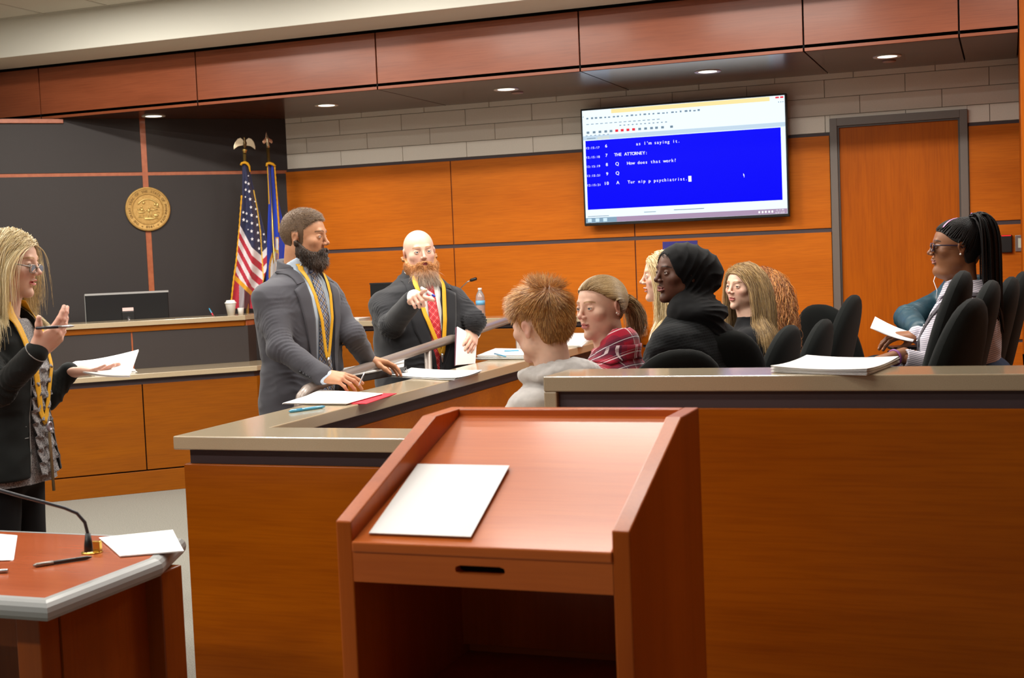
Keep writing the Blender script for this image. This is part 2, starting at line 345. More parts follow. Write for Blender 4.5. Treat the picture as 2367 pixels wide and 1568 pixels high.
# ---------------------------------------------------------------- judge's corner (turned 43 degrees)
TH = math.radians(43); U3 = np.array([math.cos(TH), math.sin(TH), 0]); N3 = np.array([math.sin(TH), -math.cos(TH), 0]); B3 = np.array([-5.82, 7.60, 0])
def JW(u, o, z=0): return B3 + U3 * u + N3 * o + np.array([0, 0, z])   # along, toward the well, up
class JB(MB):
    pass
def jloc(): return dict(loc=tuple(B3), rotz=TH)      # local x = along, local y = -offset
OW = 1.312
w_ = MB()
for a, e in ((-3.2, .497), (.541, 1.6536)):
    for z0, z1 in ((0, 2.285), (2.312, ZS)): w_.box(a, e, OW, OW + .06, z0, z1)
struct(w_.build('wall_judge', M_DARK, bevel=.002, **jloc()))
w_ = MB(); w_.box(.497, .541, OW + .006, OW + .05, 0, ZS); w_.box(-3.2, .497, OW + .006, OW + .05, 2.285, 2.312); w_.box(.541, 1.6536, OW + .006, OW + .05, 2.285, 2.312)
struct(w_.build('trim_5', M_TRIM, **jloc()))
struct(MB().box(-3.2, -.07, OW - .02, OW, 2.69, 2.722).build('trim_6', M_TRIM, bevel=.002, **jloc()))
# two tier bench
t = thing('judge_bench', 'two-tier cherry and dark panelled judge bench set across the corner', 'bench', tuple(B3), TH)
tp = [(-3, -.03), (1.04, -.03), (1.19, .12), (1.19, .5), (-3, .5)]
MB().prism(tp, (.797, .833)).build('lower_counter', M_CAP, t, bevel=.003)
tb_ = [(-3, .012), (1.025, .012), (1.16, .147), (1.16, .5), (-3, .5)]
MB().prism(tb_, (.755, .797)).build('lower_band', M_BAND, t)
fp = MB()
for a, e in ((-3, -.75), (-.742, .239), (.247, 1.042)): fp.box(a, e, 0, .02, .16, .757)
fp.prism([(1.042, 0), (1.18, .138), (1.18, .5), (1.1, .5), (1.03, .02)], (.16, .757)); fp.box(-3, -.0, .02, .04, 0, .7)
fp.build('front_panel', M_BENCH, t, bevel=.0015)
MB().prism([(-3, .02), (1.03, .02), (1.16, .15), (1.16, .5), (-3, .5)], (.145, .75)).build('panel_backing', M_GAP, t)
MB().prism([(-3, 0), (1.042, 0), (1.18, .138), (1.18, .5), (-3, .5)], (0, .15)).build('plinth', M_BENCH, t, bevel=.002)
up = MB(); O1 = .458
for a, e in ((-3, -.75), (-.735, .24), (.252, 1.087)): up.box(a, e, O1, O1 + .02, .833, 1.103)
up.prism([(1.087, O1), (1.16, O1 + .073), (1.16, O1 + .5), (1.07, O1 + .5), (1.07, O1 + .02)], (.833, 1.103))
up.build('upper_panel', M_DARK, t, bevel=.001)
MB().prism([(-3, O1 + .008), (1.085, O1 + .008), (1.15, O1 + .073), (1.15, O1 + .4), (-3, O1 + .4)], (.833, 1.14)).build('upper_trim', M_TRIM, t)
MB().prism([(-3, O1 - .008), (1.06, O1 - .008), (1.17, O1 + .102), (1.17, O1 + .4), (-3, O1 + .4)], (1.103, 1.145)).build('upper_rail', M_BENCH, t, bevel=.002)
MB().prism([(-3, O1 - .03), (1.066, O1 - .03), (1.2, O1 + .104), (1.2, O1 + .34), (-3, O1 + .34)], (1.145, 1.181)).build('upper_counter', M_CAP, t, bevel=.003)
JC = 1.181
# seal
t = thing('wall_seal', 'round gold state seal with raised lettering on the dark wall', 'seal', tuple(JW(.523, -OW + .0, 2.021)), TH)
M_GOLD = mat('seal_gold', 'C9A15E', .42, metal=.55, noise=(60, .5, 'A87C3C')); M_GOLD2 = mat('seal_relief', 'E0C078', .38, metal=.6)
def disc(prof, n=64):
    m = MB().lathe([(r, z) for r, z in prof], n=n); m.v = [(x, -z, y) for x, y, z in m.v]; return m
disc([(.172, 0), (.172, .018), (.166, .022), (.161, .022), (.158, .017), (.124, .015), (.122, .02), (.116, .02), (.113, .012), (.001, .012)]).build('disc', M_GOLD, t, smooth=False)
q = MB(); S = 'THE GREAT SEAL OF THE STATE OF MINNESOTA * 1858 * '
for i, ch in enumerate(S):
    th = math.radians(-125 - i * 360 / len(S)); r = .131
    text(q, ch, .026, (r * math.cos(th) - .006 * math.cos(th - PI / 2), -.019, r * math.sin(th) - .006 * math.sin(th - PI / 2)), (math.cos(th - PI / 2), 0, math.sin(th - PI / 2)), (math.cos(th), 0, math.sin(th)), .5, .05)
q.build('raised_lettering', mat('seal_letter', '8E6A34', .5, metal=.4), t)
q = MB()
for k in range(84): th = 2 * PI * k / 84; q.box(.119 * math.cos(th) - .0016, .119 * math.cos(th) + .0016, -.023, -.018, .119 * math.sin(th) - .0016, .119 * math.sin(th) + .0016)
def blob(x, z, rx, rz, d=.01):
    s_ = [(rx * math.cos(a) * k, d * math.sqrt(max(0, 1 - k * k))) for a in (0,) for k in (1,)]
    v = []; f = []; n = 12; m = 5
    for i in range(m):
        k = math.cos(i / m * PI / 2); yy = -.011 - d * math.sin(i / m * PI / 2)
        for j in range(n): a = 2 * PI * j / n; v.append((x + rx * k * math.cos(a), yy, z + rz * k * math.sin(a)))
    f = [(i * n + j, i * n + (j + 1) % n, (i + 1) * n + (j + 1) % n, (i + 1) * n + j) for i in range(m - 1) for j in range(n)] + [tuple(range((m - 1) * n, m * n))]
    q.add(v, f)
def bar(x0, z0, x1, z1, r): q.tube([(x0, -.013, z0), (x1, -.013, z1)], r, 6)
for args in ((.012, .008, .008, .009), (.006, -.012, .012, .016), (-.001, -.045, .006, .03), (.022, -.04, .006, .026), (-.05, .018, .009, .009), (-.045, -.004, .013, .014), (-.05, -.024, .03, .008), (-.065, -.045, .004, .018), (-.036, -.045, .004, .018), (.06, -.05, .022, .014), (.075, .03, .012, .02), (.055, .035, .01, .014), (.012, -.075, .05, .012), (-.03, .05, .012, .012)): blob(*args)
bar(.02, -.01, .075, -.004, .004); bar(-.03, -.01, 0, -.012, .003); bar(-.075, -.06, .07, -.07, .004); bar(.03, -.055, .085, -.085, .004)
for k in range(6): bar(-.02 + k * .002, -.03 - k * .009, .0 + k * .002, -.03 - k * .009, .0015)
bar(.03, .012, .09, .012, .003); bar(.028, -.02, .09, -.03, .002); bar(-.08, .0, -.06, .0, .006)
ar = [(.085 * math.cos(a), -.014, .078 * math.sin(a) + .0) for a in np.linspace(math.radians(35), math.radians(148), 24)]; q.tube(ar, .006, 6)
q.build('relief_figures', M_GOLD2, t, smooth=True)

def monitor(name, label, loc, rz, w, h, silver, group=None):
    t = thing(name, label, 'monitor', loc, rz)
    MB().box(-w / 2, w / 2, -.02, .012, 0, h).build('back_case', mat('monitor_black', '101113', .35), t, bevel=.006)
    if silver: e = MB(); e.box(-w / 2 - .003, w / 2 + .003, -.021, .02, h - .008, h + .006); e.box(-w / 2 - .004, -w / 2, .0, .02, 0, h); e.build('bezel', mat('silver_bezel', 'D8DCDC', .25, metal=.6), t)
    else:
        e = MB()
        for k in range(9): e.box(-w / 2 + .05, w / 2 - .03, -.022, -.019, .04 + k * .016, .046 + k * .016)
        e.box(-w / 2, w / 2, -.024, -.018, h - .012, h); e.build('vent_slats', mat('vent_dark', '1C1D20', .4), t)
    MB().box(-.045, .045, -.03, -.018, h * .38 - .04, h * .38 + .04).build('mount_plate', M_BLACK, t, bevel=.003)
    MB().tube([(0, -.03, h * .36), (0, -.07, h * .3), (0, -.075, -.1), (0, -.04, -.17)], .014, 10).build('stand', M_STEEL, t, smooth=True)
    return t
m_ = monitor('computer_monitor', 'black monitor with silver edge seen from behind on the judge bench', tuple(JW(.245, -.98, 1.06)), TH, .6, .29, True)
def place_on(px, py, z): return atz(px, py, z)
# move it so that its top corners land where they stand
pa = JW(0, -.83); A_ = atp(201.5, 685, pa, N3); B_ = atp(382, 670, pa, N3); mid = (A_ + B_) / 2; m_.location = (mid[0], mid[1], mid[2] - .29)
q = MB().box(-.04, .04, -.024, -.0205, .155, .18).build('sticker', mat('label_pink', 'E8C8C4', .5), m_)
o = MB(); o.tube([(-.06, -.07, .075), (.0, -.09, .08), (.1, -.08, .07), (.2, -.06, .055)], .011, 8).build('monitor_arm', mat('arm_silver', 'D9DBDD', .3, metal=.5), m_, smooth=True)
def sheets(name, label, pts, z, n=4, m=M_PAPER, curl=.0, group=None, th=.0012, jit=.006, seed=0, cat='paper'):
    """a small stack of paper sheets; pts = four corners (x,y)"""
    rr = random.Random(seed); mb = MB(); P = np.array([p[:2] for p in pts], float)
    for k in range(n):
        dx, dy = (rr.uniform(-jit, jit), rr.uniform(-jit, jit)) if k else (0, 0); g = np.zeros((7, 7, 3)); a = rr.uniform(-.012, .012) if k else 0
        c = P.mean(0); Q = (P - c) @ np.array([[math.cos(a), math.sin(a)], [-math.sin(a), math.cos(a)]]) + c
        for i in range(7):
            for j in range(7):
                s_, t_ = i / 6, j / 6; xy = Q[0] * (1 - s_) * (1 - t_) + Q[1] * s_ * (1 - t_) + Q[2] * s_ * t_ + Q[3] * (1 - s_) * t_
                g[i, j] = (xy[0] + dx, xy[1] + dy, z + th * (k + 1) + curl * ((s_ - .5) ** 2 + (t_ - .5) ** 2) * (k + 1) / n * 2)
        N = np.cross(g[1, 0] - g[0, 0], g[0, 1] - g[0, 0]); mb.grid(g if N[2] > 0 else g[::-1], th * .8)
    o = mb.build(name, m); c = P.mean(0); o.data.transform(Matrix.Translation((-c[0], -c[1], -z))); o.location = (c[0], c[1], z)
    return tag(o, label, cat, group)
def pen(name, label, a, b, m, r=.0045, tip=None, cat='pen', parent=None):
    a = np.array(a, float); b = np.array(b, float); d = (b - a)
    t = parent or thing(name, label, cat, tuple(a))
    o_ = np.zeros(3) if not parent else a
    base = o_
    MB().tube([base, base + d * .02, base + d * .9, base + d * .97, base + d], [r * .8, r, r, r * .55, r * .15], 8).build('barrel' if not parent else 'pen', m, t, smooth=True)
    if tip: MB().tube([base - d * .06, base, base + d * .3], [r * .4, r * 1.1, r * 1.12], 8).build('cap', tip, t, smooth=True)
    return t
M_TEAL = mat('pen_teal', '3A8FB5', .3, coat=.5)
cup = thing('foam_cup', 'white foam cup with lid on the end of the judge bench', 'cup', tuple(JW(1.0, -.62, JC)))
MB().lathe([(.026, 0), (.04, .085), (.042, .088)]).build('cup_body', mat('foam', 'EDEDEA', .6), cup, smooth=True)
MB().lathe([(.044, .086), (.044, .094), (.036, .1), (.03, .112), (.001, .112)]).build('lid', mat('lid_white', 'F2F2F0', .4), cup, smooth=True)
o = MB().lathe([(.018, 0), (.024, .05), (.024, .052), (.001, .05)]).build('paper_cup', mat('foam', 'EDEDEA', .6), loc=tuple(JW(1.06, -.55, JC)), smooth=True); tag(o, 'tiny white cup behind the foam cup on the judge bench', 'cup')
pen('pen', 'teal pen standing tilted beside the foam cup', JW(.86, -.6, JC + .006), JW(.84, -.64, JC + .06), M_TEAL, .005, mat('pen_red', 'C03040', .4))
o = MB().box(0, .09, -.02, .02, 0, .008).build('black_notepad', M_BLACK, loc=tuple(JW(.87, -.57, JC)), rotz=TH, bevel=.002); tag(o, 'small black pad lying left of the foam cup', 'notepad')
c_ = [JW(a, -b) for a, b in ((-.06, .06), (.21, .06), (.21, .32), (-.06, .32))]
sheets('document_stack', 'stack of white documents on the lower ledge of the judge bench', c_, .833, 6, th=.0045, jit=.01, seed=2)

# ---------------------------------------------------------------- clerk's bench along the wall
t = thing('clerk_bench', 'long cherry clerk bench along the wall behind the standing men', 'bench', (0, 9.0, 0))
x0, x1 = -5.05, -2.8
MB().box(x0, x1, 0, .3, 1.06, 1.1).build('counter', M_CAP, t, bevel=.003); MB().box(x0, x1, .04, .28, 1.02, 1.06).build('band', M_BAND, t)
q = MB()
for a, e in ((x0, -3.9), (-3.892, x1)): q.box(a, e, .012, .035, .02, 1.02)
q.build('front_panel', M_BENCH, t, bevel=.0015); MB().box(x0, x1, .035, .06, 0, 1.03).build('backing', M_GAP, t)
monitor('computer_monitor', 'black monitor with vented back between the two suited men', (-4.3, 9.12, 1.1), 0, .44, .28, False)
sheets('document_stack', 'white papers on the clerk bench beside the vented monitor', [(-4.95, 9.05), (-4.6, 9.05), (-4.6, 9.25), (-4.95, 9.25)], 1.1, 3, th=.006, seed=9)
bt = thing('water_bottle', 'clear plastic water bottle with blue label on the clerk bench', 'bottle', (-3.603, 8.985 + .05, 1.1))
M_PET = mat('clear_plastic', 'F2F6FA', .08, trans=.75, spec=.6)
pr = [(.03, 0), (.0335, .006), (.0335, .03), (.031, .04), (.0335, .05), (.031, .06), (.0335, .07), (.0335, .085), (.0335, .14), (.03, .165), (.018, .19), (.0125, .198), (.0125, .205)]
MB().lathe(pr).build('bottle_body', M_PET, bt, smooth=True)
MB().lathe([(.0342, .095), (.0342, .128)]).build('label_band', mat('label_blue', '6FB3DE', .4), bt, smooth=True); MB().lathe([(.0146, .203), (.0146, .218), (.001, .219)]).build('cap', mat('cap_white', 'F4F4F4', .4), bt, smooth=True)
mc = thing('gooseneck_microphone', 'slim black gooseneck microphone on the clerk bench left of the bottle', 'microphone', (-3.82, 9.1, 1.1))
MB().lathe([(.04, 0), (.042, .012), (.012, .03)]).build('base', M_BLACK, mc, smooth=True); MB().tube([(0, 0, .02), (.01, 0, .12), (.04, 0, .22), (.1, -.01, .265), (.13, -.01, .275)], .004).build('gooseneck', M_STEEL, mc, smooth=True)
MB().tube([(.12, -.01, .272), (.13, -.01, .276), (.17, -.01, .286), (.175, -.01, .287)], [.006, .012, .012, .006], 10).build('head', M_BLACK, mc, smooth=True)

# ---------------------------------------------------------------- jury box walls
JX, JY, CZ, HZ = -2.728, 3.911, .969, 1.168
def wallrun(name, label, x0, x1, y0, y1, z, cap, over=.03, ends='', face=M_JURY, band=.052, capx=None):
    pass
t = thing('jury_box_wall', 'low cherry jury box wall with tan stone cap, nearest to the lectern and running back along the well', 'partition', (JX, JY, 0))
capL = [(0, 0), (1.40, 0), (1.40, .245), (.243, .245), (.243, 5.6), (0, 5.6)]
MB().prism(capL, (CZ - .047, CZ)).build('cap', M_CAP, t, bevel=.004)
bL = [(.04, .04), (1.40, .04), (1.40, .205), (.203, .205), (.203, 5.55), (.04, 5.55)]
MB().prism(bL, (CZ - .103, CZ - .04)).build('band', M_BAND, t)
wL = [(.025, .02), (1.40, .02), (1.40, .225), (.218, .225), (.218, 5.55), (.025, 5.55)]
wl = MB().prism(wL, (0, CZ - .1)); wl.build('panelling', M_JURY, t, bevel=.003)
t = thing('jury_box_wall', 'high cherry jury box wall with tan cap, to the right behind the lectern', 'partition', (-1.361, JY, 0))
XR_ = 3.2
q = MB(); q.box(0, XR_, 0, .262, HZ - .047, HZ); q.box(0, .042, 0, .262, CZ - .1, HZ - .047); q.build('cap', M_CAP, t, bevel=.004)
MB().box(.042, XR_, .02, .23, HZ - .099, HZ - .047).build('band', M_BAND, t)
MB().box(.03, XR_, .008, .245, 0, HZ - .098).build('panelling', M_JURY, t, bevel=.003)
# raised jury floors
struct(MB().box(-2.45, 3.2, 4.18, 9.6, 0, .12).build('floor_jury', M_CARPET)); struct(MB().box(-.62, 3.2, 4.18, 8.2, .12, .36).build('floor_jury_tier', M_CARPET))
# hand rail on the well side
t = thing('handrail', 'bronze tube handrail sloping up along the outside of the jury box', 'handrail', (-2.9, 5.1, 0))
zz = lambda y: 1.0 + (y - 5.12) * .0578 - .0
hp = [(.05, .02, .78), (.01, 0, .85), (0, .0, .93), (0, .02, .968), (0, .07, .993), (0, .15, 1.003)] + [(0, y - 5.1, zz(y)) for y in (5.6, 6.3, 7, 7.7, 7.95)]
MB().tube(hp, .024, 14).build('rail', M_RAIL, t, smooth=True)
for y in (6.49, 7.9): MB().tube([(0, y - 5.1, zz(y) - .02), (0, y - 5.1, 0)], .02, 12).build('post', M_RAIL, t, smooth=True)
MB().tube([(.05, .02, .78), (.05, .02, 0)], .024, 14).build('post', M_RAIL, t, smooth=True)

# ---------------------------------------------------------------- papers and pens on the caps
zr = CZ
c_ = [atz(x, y, zr) for x, y in ((652, 934), (740, 909), (917, 912), (850, 935))]
fo = thing('folder', 'white papers in a red folder on the jury wall before the man in grey', 'folder', (0, 0, 0))
rp = [atz(x, y, zr) for x, y in ((690, 934), (760, 910), (917, 911), (847, 935))]
P_ = np.array(rp); cc = P_.mean(0); fo.location = (cc[0], cc[1], zr)
MB().prism([(p[0] - cc[0], p[1] - cc[1]) for p in P_], (0, .003)).build('cover', mat('folder_red', 'D22438', .4), fo)
wpts = [atz(x, y, zr + .006) for x, y in ((652, 933), (738, 907), (884, 911), (800, 934))]
g = MB()
for k in range(3):
    G_ = np.zeros((9, 9, 3))
    for i in range(9):
        for j in range(9):
            s_, t_ = i / 8, j / 8; q_ = wpts[0] * (1 - s_) * (1 - t_) + wpts[1] * s_ * (1 - t_) + wpts[2] * s_ * t_ + wpts[3] * (1 - s_) * t_
            G_[i, j] = (q_[0] - cc[0] + k * .003, q_[1] - cc[1] - k * .002, .0045 + k * .002 + .012 * max(0, s_ - .6) * (1 - t_) * k)
    g.grid(G_[::-1], .0012)
g.build('sheets', M_PAPER, fo)
a_, b_ = atz(673, 951, zr + .006), atz(752, 940, zr + .006); pen('pen', 'teal pen lying on the jury wall cap in front of the red folder', a_, b_, M_TEAL, .0065, M_TEAL)
sheets('paper_sheets', 'white papers on the jury wall cap in front of the bearded bald man', [atz(x, y, zr) for x, y in ((897, 873), (950, 857), (1112, 863), (1050, 881))], zr, 3, seed=5, curl=.012)
sheets('paper_sheets', 'thick pile of white papers with two pens on the jury wall cap', [atz(x, y, zr) for x, y in ((1102, 833), (1145, 816), (1240, 818), (1232, 832))], zr, 7, seed=6, th=.004, jit=.012)
pz = zr + .031
pen('pen', 'teal pen on the thick paper pile, the nearer of two', atz(1143, 818, pz), atz(1170, 825, pz), M_TEAL, .005)
pen('pen', 'teal pen at the back of the thick paper pile', atz(1166, 812, pz), atz(1200, 811, pz), M_TEAL, .005)
sheets('paper_sheets', 'white papers on the jury wall cap seen between the boy and the plaid shirt', [atz(x, y, zr) for x, y in ((1300, 802), (1325, 774), (1375, 774), (1345, 803))], zr, 4, seed=7, th=.003)
sheets('paper_sheets', 'far white papers on the jury wall cap, right of the blond ponytail', [atz(x, y, zr) for x, y in ((1440, 771), (1452, 757), (1492, 757), (1487, 770))], zr, 4, seed=8, th=.003)
sheets('paper_sheets', 'stack of white papers on the high jury wall cap at right', [atz(x, y, HZ) for x, y in ((1782, 862), (1868, 836), (2080, 840), (2003, 870))], HZ, 5, seed=10, th=.002, curl=.012, jit=.003)

# ---------------------------------------------------------------- lectern
LX0, LX1, LY = -1.308, -.682, 2.425
t = thing('lectern', 'cherry wood lectern with a sloped top and open shelf in the foreground', 'lectern', (LX0, LY, 0))
wdt = LX1 - LX0; th = .036
side = [(0, 0), (.63, 0), (.63, 1.178), (.455, 1.178), (0, 1.017)]
for x in (0, wdt - th): MB().prism([(p[0], p[1]) for p in side], (x, x + th), axis=0).build('side_panel', M_LECV, t, bevel=.003)
dz = lambda y: .985 + (y - .03) * .315
MB().prism([(-.004, .976), (.6, .976 + .604 * .315 - .003), (.6, .955 + .604 * .315 - .02), (-.004, .955)], (th, wdt - th), axis=0).build('desk_board', M_LECT, t, bevel=.003)
MB().box(th, wdt - th, .592, .628, .2, 1.178).build('back_rail', M_LECT, t, bevel=.003)
# apron with a slot
ap = MB(); ax0, ax1, az0, az1 = th, wdt - th, .893, .9765; sx_0, sx_1, sz_0, sz_1 = .263, .369, .920, .937
c_x, c_z = (sx_0 + sx_1) / 2, (sz_0 + sz_1) / 2; hw, hr = (sx_1 - sx_0) / 2, (sz_1 - sz_0) / 2; Nn = 48; inn = []; out = []
for k in range(Nn):
    a = 2 * PI * (k + .5) / Nn; dx, dz_ = math.cos(a), math.sin(a); x = max(-(hw - hr), min(hw - hr, dx * hw * 1.2)); ang = math.atan2(dz_ * hw, dx * hw); s_ = hr
    inn.append((c_x + x + (hr * dx if abs(x) >= hw - hr - 1e-9 else 0), c_z + hr * (dz_ if abs(x) >= hw - hr - 1e-9 else math.copysign(1, dz_))))
    tt = min((ax1 - c_x if dx > 0 else c_x - ax0) / max(abs(dx), 1e-6), (az1 - c_z if dz_ > 0 else c_z - az0) / max(abs(dz_), 1e-6)); out.append((c_x + dx * tt, c_z + dz_ * tt))
for cx_, cz_ in ((ax0, az0), (ax1, az0), (ax1, az1), (ax0, az1)):
    k = min(range(Nn), key=lambda q: abs(out[q][0] - cx_) + abs(out[q][1] - cz_) * 4); out[k] = (cx_, cz_)
v = [(x, 0, z) for x, z in inn] + [(x, 0, z) for x, z in out] + [(x, .025, z) for x, z in inn] + [(x, .025, z) for x, z in out]; n_ = Nn
ap.add(v, [(k, (k + 1) % n_, n_ + (k + 1) % n_, n_ + k) for k in range(n_)] + [(2 * n_ + k, 3 * n_ + k, 3 * n_ + (k + 1) % n_, 2 * n_ + (k + 1) % n_) for k in range(n_)] + [(k, 2 * n_ + k, 2 * n_ + (k + 1) % n_, (k + 1) % n_) for k in range(n_)] + [(n_ + k, n_ + (k + 1) % n_, 3 * n_ + (k + 1) % n_, 3 * n_ + k) for k in range(n_)])
ap.build('apron', M_LECT, t)
n_ = 10
for x_, sg in ((sx_0, -1), (sx_1, 1)):
    pass
MB().box(sx_0 - .006, sx_1 + .006, .026, .03, sz_0 - .006, sz_1 + .006).build('slot_backing', M_GAP, t)
MB().box(th, wdt - th, .03, .59, .555, .575).build('shelf', M_LECV, t, bevel=.002); MB().box(th, wdt - th, .03, .59, .04, .06).build('shelf', M_LECV, t, bevel=.002)
MB().box(th, wdt - th, .56, .592, .6, .95).build('back_panel', M_LECV, t)
c_ = [(-1.247, 2.452), (-1.268, 2.752), (-1.046, 2.752), (-1.021, 2.452)]
o = MB(); zl = lambda y: .976 + (y - LY) * .315 + .0035
for k in range(3):
    G_ = np.zeros((2, 2, 3))
    for (i, j), (x, y) in zip(((0, 0), (0, 1), (1, 1), (1, 0)), c_): G_[i, j] = (x + .002 * k, y - .003 * k, zl(y) + .0015 * k)
    o.grid(G_, .001)
o = o.build('paper_sheets', M_PAPER); tag(o, 'white papers lying on the lectern slope', 'paper')

# ---------------------------------------------------------------- table at lower left
t = thing('counsel_table', 'cherry topped table with grey rounded edge at the lower left corner', 'table', (-3.6, 2.97, 0))
X1, Y0_, Y1_ = 1.395, -.365, .375
path = [(-1.6, Y0_ + .035), (X1 - .035, Y0_ + .035), (X1 - .035, .10), (X1 - .13, Y1_ - .035), (-1.6, Y1_ - .035)]
MB().prism(path, (.70, .752)).build('table_top', M_TABLE, t)
prof = [(0, .7525), (.016, .752), (.027, .747), (.035, .738), (.038, .726), (.036, .713), (.028, .703), (.014, .698), (0, .698)]; rings = []
for k in range(len(path)):
    p = np.array(path[k], float)
    if k == 0: nv = np.array([0, -1.])
    elif k == len(path) - 1: nv = np.array([0, 1.])
    else:
        a = p - np.array(path[k - 1]); b_ = np.array(path[k + 1]) - p; n1 = np.array([a[1], -a[0]]) / np.linalg.norm(a); n2 = np.array([b_[1], -b_[0]]) / np.linalg.norm(b_); nv = (n1 + n2) / (1 + n1 @ n2)
    rings.append([(p[0] + nv[0] * d, p[1] + nv[1] * d, z) for d, z in prof])
eg = MB(); eg.grid(np.array(rings)); eg.build('edge_band', mat('edge_grey', '8A8B8A', .45, coat=.1), t)
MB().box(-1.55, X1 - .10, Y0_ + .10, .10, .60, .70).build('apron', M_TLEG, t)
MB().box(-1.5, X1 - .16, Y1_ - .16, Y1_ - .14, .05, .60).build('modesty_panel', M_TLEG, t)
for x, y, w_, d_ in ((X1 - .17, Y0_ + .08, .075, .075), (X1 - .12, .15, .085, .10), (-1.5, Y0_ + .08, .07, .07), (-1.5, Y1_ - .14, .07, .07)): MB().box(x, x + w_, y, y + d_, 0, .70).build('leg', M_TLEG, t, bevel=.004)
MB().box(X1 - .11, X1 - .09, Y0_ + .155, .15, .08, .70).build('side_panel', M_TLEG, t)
ZT = .752
mc = thing('gooseneck_microphone', 'black gooseneck microphone arching left from the counsel table', 'microphone', tuple(atz(213, 1278, ZT)))
bs = np.array(mc.location); w2 = lambda p: tuple(np.array(p) - bs)
d0 = 3.55
pts = [atd(203, 1262, d0), atd(203, 1235, d0), atd(196, 1208, d0), atd(178, 1187, d0 - .01), atd(150, 1175, d0 - .02), atd(100, 1161, d0 - .03), atd(50, 1148, d0 - .05), atd(0, 1134, d0 - .06), atd(-60, 1118, d0 - .08)]
MB().tube([w2(p) for p in pts], .0045, 8).build('gooseneck', mat('mic_gunmetal', '4C4C50', .35, metal=.7), mc, smooth=True)
MB().tube([w2(atd(205, 1276, d0)), w2(atd(204, 1258, d0)), w2(atd(203, 1233, d0))], [.012, .011, .007], 10).build('collar', M_BLACK, mc, smooth=True)
MB().lathe([(.03, 0), (.03, .003), (.024, .005), (.001, .005)]).build('base_ring', mat('brass', 'C8A24A', .25, metal=.9), mc, smooth=True)
MB().box(.004, .03, -.004, .008, .004, .034).build('brass_plate', mat('brass', 'C8A24A', .25, metal=.9), mc, bevel=.002)
pen('pen', 'dark pen lying on the counsel table in front of the microphone', atz(84, 1307, ZT + .006), atz(213, 1288, ZT + .006), mat('pen_gun', '3A3634', .3, metal=.5), .0055, mat('pen_grey', '8C857E', .3, metal=.6))
pen('pen', 'silver pen cut off by the left edge on the counsel table', atz(18, 1320, ZT + .006), atz(-60, 1322, ZT + .006), M_STEEL, .0055)
sheets('paper_sheets', 'white papers hanging over the right edge of the counsel table', [atz(x, y, ZT) for x, y in ((230, 1247), (392, 1227), (421, 1240), (421, 1279), (275, 1291))[:0]] or [atz(230, 1247, ZT), atz(400, 1229, ZT), atz(424, 1278, ZT), atz(278, 1290, ZT)], ZT + .002, 3, seed=11)
sheets('paper_sheets', 'white papers at the left edge of the counsel table', [atz(x, y, ZT) for x, y in ((-80, 1230), (40, 1240), (30, 1297), (-90, 1300))], ZT, 3, seed=12)

# ---------------------------------------------------------------- chairs
def pillow(mb, a, b, t, n=3.0, bend=0, taper=0, c=(0, 0, 0), flatdir='y', N=40, M=9):
    """rounded slab: outline superellipse a x b, thickness 2t"""
    v = []; f = []
    for side in (-1, 1):
        for i in range(M):
            s_ = math.sin((i + 1) / M * PI / 2) if i < M - 1 else 1; h = t * (1 - s_ ** 5) ** .4 if s_ < 1 else 0
            for k in range(N):
                th = 2 * PI * k / N; cx, sz = math.cos(th), math.sin(th)
                r = (abs(cx / a) ** n + abs(sz / b) ** n) ** (-1 / n); x, z = r * cx * s_, r * sz * s_
                x *= 1 + taper * z / b
                y = side * h + bend * x * x
                v.append((x, y, z))
    base = len(mb.v); V = []
    for x, y, z in v: V.append((c[0] + x, c[1] + y, c[2] + z) if flatdir == 'y' else (c[0] + x, c[1] + z, c[2] + y))
    for sd in (0, 1):
        o_ = sd * M * N
        q = [(o_ + i * N + k, o_ + i * N + (k + 1) % N, o_ + (i + 1) * N + (k + 1) % N, o_ + (i + 1) * N + k) for i in range(M - 1) for k in range(N)] + [tuple(o_ + k for k in range(N))[::-1]]
        f += q if sd == 1 else [x[::-1] for x in q]
    if flatdir != 'y': f = [x[::-1] for x in f]
    mb.add(V, f); return mb
